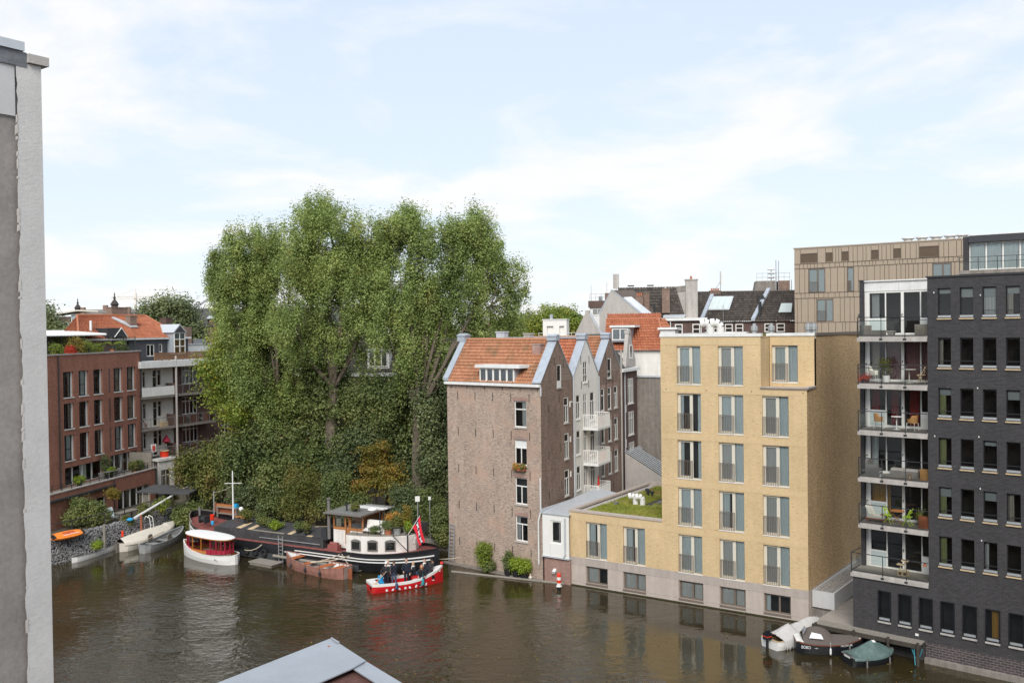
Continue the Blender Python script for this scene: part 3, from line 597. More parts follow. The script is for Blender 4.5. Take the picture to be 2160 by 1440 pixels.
def sash(h, fr, u0, u1, z0, z1, kind=0, sillm='concrete', d=.09, cur=None, fm='white_paint'):
    w, hh = round(u1-u0, 3), round(z1-z0, 3); t = .68; d = .012 if fr is G else d
    if kind == 0: cs = cells(w, hh, .075, [], [t], .08)
    elif kind == 1: cs = [(.075, w/2-.035, .08, hh*t-.04), (w/2+.035, w-.075, .08, hh*t-.04), (.075, w-.075, hh*t+.04, hh-.075)]
    elif kind == 2: cs = cells(w, hh, .07, [.5], [.36, .68], .05)
    else: cs = cells(w, hh, .07, [], [], .05)
    cs = [tuple(round(x, 3) for x in c) for c in cs]
    return window(h, fr, u0, u1, z0, z1, d, cs, fm, cur=cur, sill=(sillm, .07, .09))
def anchors(h, fr, pts, n='wall_anchor'):
    for (u, z) in pts: put(n, anchor(), None, h, fr, at=(u, 0, z))
def gable_coping(h, s0, s1, sa, ze, za, inner, cap=True):
    """zinc-clad parapet along the gable, seen from its outer top"""
    mb = MB(); w = .62; t = .10
    for (p, q, zp, zq) in ((s0, sa, ze, za), (sa, s1, za, ze)):
        mb.extrude([(p, -.06, zp+.02), (q, -.06, zq+.02), (q, w, zq+.02), (p, w, zp+.02)], (0, 0, t))
    mb.box(sa-.34, sa+.34, -.09, w+.04, za-.05, za+.26)
    mb.extrude([(sa-.40, -.1, za+.262), (sa+.40, -.1, za+.262), (sa, -.1, za+.42)], (0, w+.16, 0))
    return put('zinc_coping', mb, 'zinc', h, G)
# --- first house: blind brick wall to the water
h1_, s0, s1, sa = house(0, 'brown brick canal house with orange roof and blind wall rising from the water', 'brick_gable', ZE)
fw_ = [(6.38, 7.48, 10.6, 12.47), (6.38, 7.48, 7.9, 9.72), (6.38, 7.48, 5.12, 7.02), (6.38, 7.48, 2.48, 4.29)]
put('front_wall', MB().wall(0, BL, -1.5, 13.5, fw_, 0, .14, False), 'brick_old', h1_, B)
put('back_wall', MB().poly([BG(0, s1, -1), BG(0, 0, -1), BG(0, 0, ZE), BG(0, sa, ZA), BG(0, s1, ZE)]).poly([BG(0, s1, -1), BG(BL, s1, -1), BG(BL, s1, ZE-.2), BG(0, s1, ZE-.2)]), 'brick_gable', h1_, B)
for i, (a, b, c, d) in enumerate(fw_):
    w = sash(h1_, B, a, b, c, d, 0 if i == 0 else 1, 'concrete', cur=[(.55, .95, 'curtain_white')] if i == 0 else [(.05, .3, 'curtain_white')] if i == 3 else None)
    put('brick_arch', MB().box(a-.08, b+.08, -.008, -.002, d+.01, d+.24), 'brick_base', h1_, B)
    if i == 1: put('blind', MB().box(.08, 1.02, .03, .05, 1.25, 1.75), 'curtain_white', w)
for zr in (12.68, 9.99, 7.23, 4.51, 1.75): anchors(h1_, B, [(u, zr) for u in (1.08, 2.77, 4.45, 6.11, 7.75)])
for u in (.4, 2.0, 3.69, 5.35, 6.96, 8.5): put('wall_anchor', cached('anc2', lambda: MB().box(-.015, .015, -.03, 0, -.12, .12).mesh('wall_anchor', 'dark_metal')), None, h1_, B, at=(u, 0, 13.3))
put('gutter', MB().box(-.06, BL+.02, -.28, .02, 13.502, 13.70), 'white_trim', h1_, B)
put('weathered_plaster', MB().box(5.2, 6.0, -.008, -.002, 13.45, 13.49), 'white_trim', h1_, B)
gh = [(3.95, 4.8, 10.6, 12.48), (3.95, 4.8, 7.93, 9.82), (3.95, 4.8, 5.2, 7.13)]
gable_wall(h1_, 0, s1, sa, ZE, ZA, 'brick_gable', gh, (2.75, 3.55, 13.28, 14.95))
for a, b, c, d in gh: sash(h1_, G, a, b, c, d, 1)
w = sash(h1_, G, 2.75, 3.55, 13.28, 14.95, 3); put('panel', MB().box(.05, .75, -.02, .0, .02, .5), 'white_paint', w)
anchors(h1_, G, [(1.2, 11.9), (1.2, 8.6), (1.2, 5.8), (1.3, 2.9), (3.1, 12.5), (3.3, 8.9), (3.4, 6.2), (3.5, 3.4), (2.3, 15.2), (3.9, 15.0)])
gable_coping(h1_, -.12, s1, sa, ZE, ZA, 1)
slope = ZA-ZE
put('roof_tiles', tile_patch(BG(.2, -.16, ZE-.06), BG(BL-.62, -.16, ZE-.06), BG(BL-.62, sa, ZA), BG(.2, sa, ZA)), 'tile_orange', h1_, B, kind='stuff')
put('rear_roof_tiles', tile_patch(BG(BL-.62, s1, ZE), BG(.2, s1, ZE), BG(.2, sa, ZA), BG(BL-.62, sa, ZA)), 'tile_orange', h1_, B, kind='stuff')
def ridge(h, p, q, mat, fr, r=.13, n=0):
    p, q = Vector(p), Vector(q); L = (q-p).length; k = max(2, int(L/.38)); mb = MB()
    for i in range(k): mb.cyl(p.lerp(q, i/k), p.lerp(q, (i+1.04)/k), r*1.06, r*.94, 8, False)
    return put('ridge_tiles', mb, mat, h, fr, kind='stuff')
ridge(h1_, BG(.3, sa, ZA+.03), BG(BL-.5, sa, ZA+.03), 'tile_orange', B)
mb = MB()                                                            # far gable parapet
for (p, q, zp, zq) in ((-.15, sa, ZE, ZA), (sa, s1, ZA, ZE)): mb.extrude([BG(-.3, p, zp+.02), BG(-.3, q, zq+.02), BG(.24, q, zq+.02), BG(.24, p, zp+.02)], (0, 0, .2))
mb.box(BG(0, sa, 0)[0]-.5, BG(0, sa, 0)[0]+.25, BG(0, sa, 0)[1]-.35, BG(0, sa, 0)[1]+.35, ZA-.1, ZA+.32); x_, y_, _ = BG(-.12, sa, 0)
mb.extrude([(x_-.46, y_-.42, ZA+.322), (x_-.46, y_+.42, ZA+.322), (x_-.46, y_, ZA+.52)], (.92, 0, 0))
put('far_coping', mb, 'zinc', h1_, B)
dm = put('dormer', MB().box(3.25, 6.5, .02, 2.6, 13.72, 14.78), 'zinc', h1_, B)
put('dormer_roof', MB().box(2.98, 7.1, -.25, 2.6, 14.782, 15.0), 'white_trim', dm, B)
dw = window(h1_, B, 3.27, 6.48, 13.74, 14.76, -.06, [(.1+i*.63, .57+i*.63, .1, .93) for i in range(5)], cur=[(.02, .17, 'curtain')]); dw.name = 'dormer_window'
chimney(h1_, B, *BG(BL-1.25, 2.1, 0)[:2], 15.0, 16.4, .7, .55, 'brick_base', 0); chimney(h1_, B, *BG(3.2, sa+.9, 0)[:2], 15.6, 17.3, .8, .5, 'zinc_light', 0); chimney(h1_, B, *BG(5.6, sa+1.2, 0)[:2], 15.4, 17.15, .6, .5, 'concrete', 0)
put('interior', MB().extrude([BG(.2, .75, 0), BG(BL-.8, .75, 0), BG(BL-.8, 5.5, 0), BG(.2, 5.5, 0)], (0, 0, 13.4)), 'interior', h1_, B)
pipe(h1_, G, [(5.62, -.1, 13.9), (5.62, -.1, 3.4)], .06); pipe(h1_, B, [(8.85, -.12, 13.5), (8.85, -.12, 12.9)], .06)
put('vent_outlet', MB().cyl((0, -.22, 0), (0, 0, 0), .03, .03, 6), 'white_trim', h1_, G, at=(5.1, 0, 12.1)); put('small_window', MB().box(0, .16, -.05, .0, 0, .42), 'white_paint', h1_, G, at=(5.0, 0, 9.1)); put('small_window', MB().box(0, .16, -.05, .0, 0, .42), 'white_paint', h1_, G, at=(5.0, 0, 11.7)); put('small_window', MB().box(0, .16, -.05, .0, 0, .42), 'white_paint', h1_, G, at=(5.0, 0, 6.5))
put('foundation_ledge', MB().box(-.4, BL+.1, -.5, -.003, -1.2, .07), 'concrete_dark', h1_, B)
# --- white plastered house with balconies
h2_, s0, s1, sa = house(1, 'white plastered canal house with three railed balconies between brown brick houses', 'plaster', ZE)
M('render_white', (.78, .755, .70), .85, .06, streak=.10)
z2 = ZE+.1; gh = []
for zb in (10.66, 7.96, 5.25): gh += [(6.28, 7.06, zb, zb+1.85), (9.13, 10.05, zb-.35, zb+1.88), (7.72, 8.45, zb-.75, zb+1.87)]
gable_wall(h2_, s0, s1, sa, z2, ZA, 'render_white', gh, (7.76, 8.6, 13.36, 15.0))
for k, (a, b, c, d) in enumerate(gh):
    if k % 3 == 2: window(h2_, G, a, b, c, d, .012, cells(round(b-a, 3), round(d-c, 3), .08, [.5], [.75], .06), name='balcony_door')
    else: sash(h2_, G, a, b, c, d, 1, 'white_trim')
sash(h2_, G, 7.76, 8.6, 13.36, 15.0, 2, 'white_trim')
anchors(h2_, G, [(7.3, 15.1), (9.0, 15.1), (7.4, 13.2), (8.9, 13.2)])
gable_coping(h2_, s0, s1, sa, z2, ZA, 1)
put('roof_tiles', tile_patch(BG(.2, s0, z2-.1), BG(BL-.62, s0, z2-.1), BG(BL-.62, sa, ZA), BG(.2, sa, ZA)), 'tile_red', h2_, B, kind='stuff')
put('rear_roof_tiles', tile_patch(BG(BL-.62, s1, z2-.1), BG(.2, s1, z2-.1), BG(.2, sa, ZA), BG(BL-.62, sa, ZA)), 'tile_red', h2_, B, kind='stuff')
put('ridge_flashing', MB().extrude([BG(.2, sa-.12, ZA+.02), BG(BL-.5, sa-.12, ZA+.02), BG(BL-.5, sa+.12, ZA+.02), BG(.2, sa+.12, ZA+.02)], (0, 0, .12)), 'zinc', h2_, B)
put('interior', MB().extrude([BG(.2, 5.9, 0), BG(BL-.8, 5.9, 0), BG(BL-.8, 10.8, 0), BG(.2, 10.8, 0)], (0, 0, 13.4)), 'interior', h2_, B)
for zb in (9.72, 6.98, 4.28):
    bo = put('balcony_slab', MB().box(7.62, 10.25, -1.25, -.003, zb, zb+.16), 'white_trim', h2_, G)
    put('balustrade', railing_bars(2.63, 1.05, 16, .02, 'white_paint', .05), None, bo, G, at=(7.62, -1.2, zb+.162)); put('balustrade', railing_bars(1.15, 1.05, 7, .02, 'white_paint', .05), None, bo, G, at=(7.65, -.03, zb+.162), rz=R(-90)); put('balustrade', railing_bars(1.15, 1.05, 7, .02, 'white_paint', .05), None, bo, G, at=(10.22, -.03, zb+.162), rz=R(-90))
pipe(h2_, G, [(10.88, -.1, 13.7), (10.88, -.1, 1)], .05, 'zinc_light')
# --- second brown brick house
h3_, s0, s1, sa = house(2, 'narrow brown brick canal house with three windows a storey next to the white one', 'brick_gable', ZE)
z3 = ZE+.25; gh = []
for zb in (10.83, 8.17, 5.49): gh += [(11.48, 12.27, zb, zb+1.82), (13.07, 13.85, zb, zb+1.83), (14.5, 15.36, zb, zb+1.84)]
gable_wall(h3_, s0, s1, sa, z3, ZA, 'brick_gable', gh, (13.04, 13.95, 13.40, 15.04))
for a, b, c, d in gh: sash(h3_, G, a, b, c, d, 1 if a > 14 else 0); put('brick_arch', MB().box(a-.1, b+.1, -.012, -.002, d+.01, d+.28), 'brick_base', h3_, G)
sash(h3_, G, 13.04, 13.95, 13.40, 15.04, 3)
anchors(h3_, G, [(12.6, 15.2), (14.6, 15.2), (12.7, 13.2), (14.3, 13.2), (12.7, 9.9), (14.2, 9.9), (12.7, 7.3), (14.2, 7.3), (12.0, 4.6), (14.2, 4.5), (15.7, 7.2)])
gable_coping(h3_, s0, s1, sa, z3, ZA, 1)
put('roof_tiles', tile_patch(BG(.2, s0, z3-.1), BG(BL-.62, s0, z3-.1), BG(BL-.62, sa, ZA), BG(.2, sa, ZA)), 'tile_orange', h3_, B, kind='stuff')
put('rear_roof', MB().poly([BG(BL-.62, s1, z3-.1), BG(.2, s1, z3-.1), BG(.2, sa, ZA), BG(BL-.62, sa, ZA)]), 'roofing', h3_, B)
ridge(h3_, BG(.3, sa, ZA+.03), BG(BL-.5, sa, ZA+.03), 'tile_orange', B)
put('interior', MB().extrude([BG(.2, 11.1, 0), BG(BL-.8, 11.1, 0), BG(BL-.8, 16, 0), BG(.2, 16, 0)], (0, 0, 13.4)), 'interior', h3_, B)
pipe(h3_, G, [(16.05, -.12, 15.6), (16.05, -.12, 1)], .075, 'concrete')
# --- dark brown house and the blind concrete wall behind the hotel
h4_ = thing('canal_house', 'dark brown brick house with white windows in the courtyard corner', 'house', B)
gh = [(18.0, 19.45, 10.9, 13.1), (18.05, 19.5, 8.15, 10.2), (18.1, 19.55, 5.2, 7.5)]
put('front_wall', MB().wall(16.16, 20.5, -1, 13.75, gh, 0, .14, False), 'brick_brown', h4_, G)
for a, b, c, d in gh: window(h4_, G, a, b, c, d, .012, cells(round(b-a, 3), round(d-c, 3), .1, [.34, .67], [.7], .08), sill=('white_trim', .06, .08))
put('cornice', MB().box(16.1, 20.6, -.3, .1, 13.752, 14.0), 'white_trim', h4_, G)
put('roof', MB().poly([BG(BL+.1, 16.16, 13.98), BG(BL+.1, 20.5, 13.98), BG(BL-5, 20.5, 13.98), BG(BL-5, 16.16, 13.98)]), 'roofing', h4_, B)
put('slate_slope', MB().poly([BG(BL-.6, 16.2, 14.02), BG(BL-.6, 20.3, 14.02), BG(BL-3.6, 20.3, 17.0), BG(BL-3.6, 16.2, 17.0)]), M('slates', (.085, .085, .075), .85, .2, scale=4), h4_, B)
put('interior', MB().box(16.4, 20.3, .8, 6, 0, 13.5), 'interior', h4_, G)
pipe(h4_, G, [(17.0, -.1, 13.7), (17.0, -.1, 1)], .05, 'zinc_light'); put('vent_outlet', MB().box(17.3, 17.45, -.06, 0, 10.2, 10.9).box(17.3, 17.45, -.06, 0, 7.2, 7.9), 'white_trim', h4_, G)
put('stepped_gable', MB().extrude([(19.2, .0, 14.0), (21.9, .0, 14.0), (21.9, .0, 14.6), (20.5, .0, 17.0), (20.1, 0, 17.0)], (0, .35, 0)).box(20.05, 20.55, -.05, .4, 17.0, 17.3), 'plaster_grey', h4_, G, at=(0, .6, 0))
window(h4_, G, 20.2, 21.0, 14.75, 16.0, .56, cells(.8, 1.25, .12), fd=.03)
cw = thing('blind_concrete_wall', 'stained grey concrete wall between the dark house and the hotel', 'wall', G)
CW = G.sub(20.5, 0, 0, -97)
put('wall_face', MB().box(0, 5.2, .003, .4, -1, 13.1), 'concrete_dark', cw, CW); put('coping', MB().box(-.1, 5.2, -.1, .5, 13.102, 13.24), 'zinc_light', cw, CW)
put('plaster_strip', MB().box(4.55, 5.15, -.03, .0, 2, 13.05), 'plaster_grey', cw, CW); put('roof_grille', MB().box(3.0, 4.6, .1, .9, 13.241, 13.5), 'dark_metal', cw, CW)
gl = thing('glass_lean_to', 'sloping glazed lean-to roof in the corner behind the sedum roof', 'skylight', G)
E0 = [(16.8, -3.6, 4.9), (21.0, -3.6, 4.9), (21.0, -.1, 6.9), (16.8, -.1, 6.9)]
put('glazing', MB().poly(E0), 'glass', gl, G); put('ceiling', MB().poly([(x, y, z-.25) for x, y, z in E0]), 'interior', gl, G)
for i in range(9):
    x = 16.8+4.2*i/8; put('glazing_bar', MB().extrude([(x-.03, -3.6, 4.92), (x+.03, -3.6, 4.92), (x+.03, -.1, 6.92), (x-.03, -.1, 6.92)], (0, 0, .06)), 'zinc_light', gl, G)
put('base', MB().box(16.8, 21, -3.6, -3.4, 1, 4.85).extrude([(16.8, -3.6, 1), (16.8, -.1, 1), (16.8, -.1, 6.8), (16.8, -3.6, 4.8)], (.1, 0, 0)), 'plaster_grey', gl, G)
# --- white bay between the first house and the hotel
an = thing('white_annexe', 'small white panelled bay on a brick base between the brown house and hotel', 'annexe', Y)
AN = Fr((2.02, 64.22), -33.75)
put('brick_base', MB().box(.05, 2.12, .0, .8, -1.5, 1.75), 'brick_base', an, AN)
put('panelled_wall', MB().wall(0, 2.1, 1.85, 4.75, [(.62, 1.55, 2.75, 4.35)], -.12, .1, True), 'white_paint', an, AN); put('floor_trim', MB().box(-.04, 2.14, -.18, .8, 1.752, 1.85), 'zinc_light', an, AN)
w = window(an, AN, .62, 1.55, 2.75, 4.35, -.07, cells(.93, 1.6, .1), cur=None); put('open_sash', MB().wall(0, .55, 0, 1.35, [(.06, .49, .06, 1.29)], 0, .04), 'white_paint', w, at=(.12, .0, .12), rz=R(28))
put('panel_joint', MB().box(.6, .61, -.125, -.121, 1.9, 2.7), 'grey_metal', an, AN); put('core', MB().box(.05, 2.1, .55, 8, -1, 4.6), 'interior', an, AN)
put('roof', MB().extrude([(-.1, -.2, 4.76), (2.15, -.2, 4.76), (2.15, 8, 4.9), (-.1, 8, 5.2)], (0, 0, .08)).box(-.12, .05, -.22, 8, 4.86, 5.05), 'zinc_light', an, AN)
pipe(an, AN, [(1.85, -.2, 4.6), (1.85, -.2, 2.1), (1.75, -.25, 1.95)], .06, 'zinc_light'); pipe(an, AN, [(-.12, -.15, 7.2), (-.12, -.15, 4.8), (-.25, -.25, 4.2), (-.25, -.25, 1.2)], .05, 'white_trim')
put('outlet_pipe', MB().cyl((.9, -.25, .75), (.9, .02, .9), .13, .13, 12), 'white_trim', an, AN)
# ------------------------------------------------------------------ dark brick block with glazed bay and balconies
D = Fr((18.54, 50.51), -40.75)
db = thing('apartment_building', 'charcoal brick apartment block with stacked glazed balconies at the water', 'building', D)
UE = 13.5
wu = [4.47+1.055*i for i in range(9)]; wz = [17.92, 15.38, 12.80, 10.24, 7.70, 5.15]
holes = [(u, u+.63, z, z+1.5) for z in wz for u in wu if u+.63 < UE]
bh = [(1.38+1.06*i, 2.0+1.06*i, 1.70, 3.28) for i in range(11)]
mb = MB().wall(3.96, UE, 4.0, 19.97, holes, 0, .16, False); mb.wall(0, UE, -1.5, 4.0, bh, 0, .16, False)
mb.poly([(3.96, 2, 4.0), (3.96, 0, 4.0), (3.96, 0, 19.97), (3.96, 2, 19.97)])
mb.poly([(0, 9, -1.5), (0, 0, -1.5), (0, 0, 4.0), (0, 9, 4.0)])
mb.box(-.02, .20, 1.3, 9, 4.0, 20.0); mb.poly([(3.96, .0, 19.97), (UE, 0, 19.97), (UE, 9, 19.97), (3.96, 9, 19.97)])
put('brick_wall', mb, 'brick_dark', db, D)
put('coping', MB().box(3.9, UE, -.05, .3, 19.973, 20.06).box(-.04, .22, 1.26, 9, 20.002, 20.06), 'dark_metal', db, D)
rq = random.Random(11)
for i, (a, b, c, d) in enumerate(holes):
    k = rq.random(); cu = None
    if a < 4.6 and c < 15: cu = [(0.02, .5, ['curtain_green', 'curtain_white', 'curtain_beige', 'curtain_white'][i % 4])]
    elif k < .22: cu = [(.02, rq.choice([.3, .45, .9]), rq.choice(['curtain_beige', 'curtain_white', 'curtain_plum']))]
    o = window(db, D, a, b, c, d, .12, [(.04, .59, .12, 1.42)], 'black_paint', cur=cu)
    put('rail', MB().box(0, .63, -.09, -.06, .30, .33), 'dark_metal', o)
    if c > 17 or rq.random() < .12: put('blind', MB().box(.04, .59, .07, .085, 1.42-rq.choice([.3, .42, .55, .2]), 1.42), M('painted_sky_reflection', (.52, .56, .54), .8, .05), o)  # pale panels behind the upper glass paint in reflected sky, mainly the top row
    put('steel_sill', MB().box(.0, .63, -.11, -.0, .0, .10), 'galvanised', o); put('sill', MB().box(-.03, .66, -.19, -.12, -.11, -.05), 'wood_pale', o)
for i, (a, b, c, d) in enumerate(bh):
    cu = [(.35, .9, 'curtain_ochre')] if i == 5 else None
    o = window(db, D, a, b, c, d, .10, [(.06, .56, .16, 1.50)], 'black_paint', cur=cu)
    put('surround', MB().wall(-.03, .65, -.03, 1.61, [(.02, .60, .02, 1.56)], -.15, .1), 'black_paint', o)
    put('steel_sill', MB().box(.02, .60, -.1, -.0, .03, .13), 'galvanised', o); put('sill', MB().box(-.03, .65, -.2, -.1, -.12, -.035), 'concrete', o)
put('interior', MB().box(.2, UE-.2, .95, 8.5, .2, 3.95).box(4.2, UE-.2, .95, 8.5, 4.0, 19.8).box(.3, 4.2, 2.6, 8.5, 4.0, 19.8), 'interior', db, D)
# glazed bay
BD = 1.5; lev = [4.15, 6.86, 9.38, 11.92, 14.44, 16.98]; tops = [6.70, 9.22, 11.76, 14.28, 16.82, 19.42]
curt = [[], [(.05, .86, 'curtain_ochre'), (.86, 1.05, 'curtain_ochre'), (3.0, 3.6, 'curtain_ochre')], [(.05, .42, 'curtain_white')], [(.05, .5, 'curtain_red'), (1.1, 1.5, 'curtain_red'), (2.1, 2.6, 'curtain_red')], [(.1, .5, 'curtain_beige'), (.9, 1.7, 'curtain_plum'), (1.9, 3.3, 'curtain_plum')], [(.1, .5, 'curtain_white')]]
for i, (z0, z1) in enumerate(zip(lev, tops)):
    h = z1-z0
    cs = [(.26, 1.10, .95 if i in (0, 1, 3, 5) else .1, h-.1), (1.16, 1.95, .1, h-.1), (2.10, 2.94, .1, h-.1), (3.0, 3.75, .95 if i in (0, 3, 5) else .1, h-.1)]
    o = window(db, D, .2, 3.96, z0, z1, BD, [tuple(round(v, 3) for v in c) for c in cs], 'white_paint', fd=.1, name='glazed_front')
    for (a, b, m_) in curt[i]: curtain(o, a+.2, .08, b-a, h-.16, m_, .3)
    if i in (0, 1, 3, 5): put('lower_panel', MB().box(.27, 1.09, -.02, .03, .12, .88), M('milk_glass', (.50, .57, .55), .25, .03), o)
    put('door_handle', MB().box(2.0, 2.03, -.05, .0, 1.05, 1.2), 'dark_metal', o)
    if i < 5: put('ceiling_beam', MB().box(.2, 3.955, BD+.02, BD+.4, z1+.002, z1+.3), 'white_trim', db, D)
put('top_fascia', MB().box(.2, 2.05, BD-.03, BD+.3, 19.422, 19.95).box(2.06, 3.955, BD-.03, BD+.3, 19.422, 19.95), 'white_trim', db, D); put('top_trim', MB().box(.2, 3.955, BD-.12, 4, 19.952, 20.02), 'white_trim', db, D)
for i, z in enumerate(lev):
    x0 = .34 if i else -.1
    s = put('balcony_slab', MB().box(x0, 3.955, -.02 if i else -.04, BD, z-.17, z-.004).box(x0-.0, 3.955, -.10, -.021 if i else -.041, z-.30, z-.10), 'concrete', db, D)
    if i == 0: s.name = 'terrace_slab'
    put('deck', MB().box(x0+.1, 3.95, .1, BD-.01, z-.003, z+.02), 'wood_grey', s, D)
    r = put('railing', MB().box(x0+.02, 3.955, -.075, -.04, z+.98, z+1.02).box(x0+.02, 3.955, -.075, -.04, z+.02, z+.05).box(x0+.02, x0+.055, -.04, BD-.2, z+.98, z+1.02).box(x0+.02, x0+.055, -.04, BD-.2, z+.02, z+.05).box(x0+.015, x0+.06, -.08, -.03, z-.2, z+1.03), 'dark_metal', s, D)
    if i > 3: put('rail', MB().box(x0+.06, 3.955, -.07, -.045, z+.80, z+.83), 'dark_metal', s, D)
    for u in (1.62, 2.85): put('post', MB().box(u-.015, u+.015, -.08, -.045, z-.12, z+1.0).box(u-.08, u+.08, -.13, -.1, z-.22, z-.12), 'dark_metal', s, D)
    put('glass_panel', MB().poly([(x0+.07, -.058, z+.06), (3.95, -.058, z+.06), (3.95, -.058, z+.78), (x0+.07, -.058, z+.78)]), 'glass_clear', s, D); put('glass_panel', MB().poly([(x0+.037, -.03, z+.06), (x0+.037, BD-.2, z+.06), (x0+.037, BD-.2, z+.78), (x0+.037, -.03, z+.78)]), 'glass_clear', s, D)
for (u, z) in ((4.3, 19.2), (4.3, 11.8), (6.35, 14.35), (6.4, 11.9), (6.45, 9.3), (6.5, 6.7), (6.5, 19.0)): put('wall_lamp', MB().box(u-.02, u+.02, -.05, 0, z-.04, z+.04), 'white_trim', db, D)
put('wall_box', MB().box(3.28, 3.44, -.06, 0, 1.25, 1.36), 'white_paint', db, D)
put('brick_footing', MB().box(3.82, UE, -.10, -.003, -1.5, 1.0), 'brick_foot', db, D); put('footing_slab', MB().box(3.82, UE, -.35, -.101, -1.5, .28), 'concrete_dark', db, D)
# alley, planter and landing stage
pv = put('alley_paving', MB().poly([D.p(-2.2, -.2, .925), D.p(0, -.25, .925), D.p(0, 10, .925), D.p(-2.2, 10, .925)]), 'paving', kind='structure')
pt = thing('concrete_planter', 'long white concrete planter filled with gravel beside the yellow block', 'planter', YS)
put('trough', MB().box(.5, 9, -1.35, -1.25, .93, 1.9).box(.5, 9, -.12, -.05, .93, 1.9).box(.5, .6, -1.249, -.121, .93, 1.9), 'fibre_panel', pt, YS); put('gravel_fill', MB().box(.6, 9, -1.249, -.121, .93, 1.78), 'gravel', pt, YS)
put('pebbles', stones([YS.p(rng.uniform(.65, 7), rng.uniform(-1.22, -.15), 1.79) for _ in range(900)], .02, .04), 'gabion_stone', pt, WORLD, kind='stuff')
ds = thing('landing_stage', 'weathered wooden landing stage along the foot of the charcoal block', 'jetty', D)
DS = D
for i in range(4): put('plank', MB().box(-1.9, 3.75, -.85+.21*i+.006, -.85+.21*(i+1)-.006, .98, 1.06), 'wood_grey', ds, DS)
put('edge_beam', MB().box(-1.95, 3.8, -.95, -.85, .86, 1.07), 'bark_dark', ds, DS)
for x in (-1.7, .4, 2.2, 3.7): put('pile', MB().cyl((x, -1.02, -2), (x, -1.02, 1.2), .08, .08, 8), 'bark_dark', ds, DS)
# ------------------------------------------------------------------ beige metal-clad block behind, and the penthouse beside it
BE = Fr((29.68, 97.0), -35.0)
bb = thing('beige_block', 'beige standing seam clad block with louvres along its top storey', 'building', BE)
rowsz = [(23.90, 25.46), (23.42, 23.87), (20.87, 23.39), (20.33, 20.84), (17.80, 20.30), (15.2, 17.77)]
lv = [(.66, 2.45, 23.95, 24.95), (3.25, 3.98, 23.97, 24.93), (4.85, 5.57, 23.97, 24.95), (7.74, 8.47, 23.96, 24.93), (9.84, 10.57, 23.98, 24.96), (12.21, 14.01, 23.93, 25.01)]
bw_ = [(1.49, 3.19, 20.90, 23.34), (5.39, 6.07, 20.90, 23.33), (13.41, 15.09, 20.90, 23.32), (2.30, 3.99, 17.9, 20.18), (9.6, 11.3, 17.9, 20.2)]
rp_ = random.Random(5)
put('core', MB().box(.02, 16.1, .12, 14, 0, 25.4), 'bronze_frame', bb, BE)
for ri, (z0, z1) in enumerate(rowsz):
    cuts = [0, 16.13]; hs = [h for h in lv+bw_ if h[2] < z1 and h[3] > z0]
    for h in hs: cuts += [h[0], h[1]]
    cuts = sorted(cuts)
    for a, b in zip(cuts[:-1], cuts[1:]):
        hole = next((h for h in hs if h[0] <= (a+b)/2 <= h[1]), None); x = a
        while x < b-.01:
            w = rp_.choice([.30, .42, .42, .55, .7]) if not hole else b-a
            e = min(b, x+w)
            if b-e < .16: e = b
            pieces = [(z0, z1)] if not hole else [q for q in ((z0, hole[2]), (hole[3], z1)) if q[1]-q[0] > .05]
            for (c, d) in pieces:
                key = ('bp', round(e-x, 2), round(d-c, 2))
                me = cached(key, lambda: MB().box(.022, e-x-.022, -.03, .08, .01, d-c-.01).mesh('cladding_panel', 'beige_clad'))
                put('cladding_panel', me, None, bb, BE, at=(x, rp_.uniform(-.004, .004), c))
            x = e
put('parapet', MB().box(-.08, 16.2, -.1, .3, 25.48, 25.6), 'beige_clad', bb, BE)
for z in (23.885, 23.405, 20.855, 20.315): put('band_rail', MB().box(-.02, 16.14, -.07, -.0, z-.012, z+.012), 'bronze_frame', bb, BE)
for (a, b, c, d) in lv:
    f = put('louvre', MB().wall(a, b, c, d, [(a+.05, b-.05, c+.05, d-.05)], -.02, .12), 'bronze_frame', bb, BE); n = int((d-c)/.09)
    for i in range(n): z = c+.06+(d-c-.12)*i/n; put('slat', MB().poly([(a+.05, .0, z), (b-.05, .0, z), (b-.05, .07, z+.07), (a+.05, .07, z+.07)]), M('louvre_slat', (.20, .15, .105), .55, .05), f, BE)
for (a, b, c, d) in bw_:
    w_, h_ = round(b-a, 3), round(d-c, 3); o = window(bb, BE, a, b, c, d, -.01, cells(w_, h_, .08, [.55] if w_ > 1 else [], [], .14), 'bronze_frame', fd=.06, cur=None)
    put('curtain', MB().box(.08, w_-.08, .08, .10, .06, h_-.06), 'curtain', o)
    put('railing', railing_bars(round(w_*.58, 2), 1.1, 9), None, o, at=(0, -.06, 0))
put('end_wall', MB().poly([(0, 14, 0), (0, .1, 0), (0, .1, 25.46), (0, 14, 25.46)]), 'beige_clad', bb, BE)
for i, (x, y) in enumerate(((10.6, 3), (11.9, 3), (13.2, 3), (14.5, 3), (15.6, 3))): put('roof_vent', MB().lathe([(.45, 0), (.4, .5), (.62, .62), (.62, .72), (0, .76)], 16), 'white_trim', bb, BE, at=(x, y, 25.46))
PH = Fr((38.1, 78.0), -35.0)
ph = thing('penthouse', 'dark roofed penthouse with curtained glass front and railed balcony above the charcoal block', 'penthouse', PH)
put('end_pier', MB().box(0, .42, 0, 6, 18, 24.8), 'brick_dark', ph, PH); put('roof_fascia', MB().box(.43, 10, -.1, 6, 24.3, 24.85), M('fascia_dark', (.05, .052, .058), .5, .1), ph, PH); put('roof_trim', MB().box(.43, 10, -.14, 6, 24.852, 24.93), 'white_trim', ph, PH)
o = window(ph, PH, .43, 8.0, 22.0, 24.28, .35, [(.08+1.25*i, 1.22+1.25*i, .08, 2.2) for i in range(6)], cur=[(.01+.165*i, .155+.165*i, 'curtain') for i in range(6)], name='glazed_front')
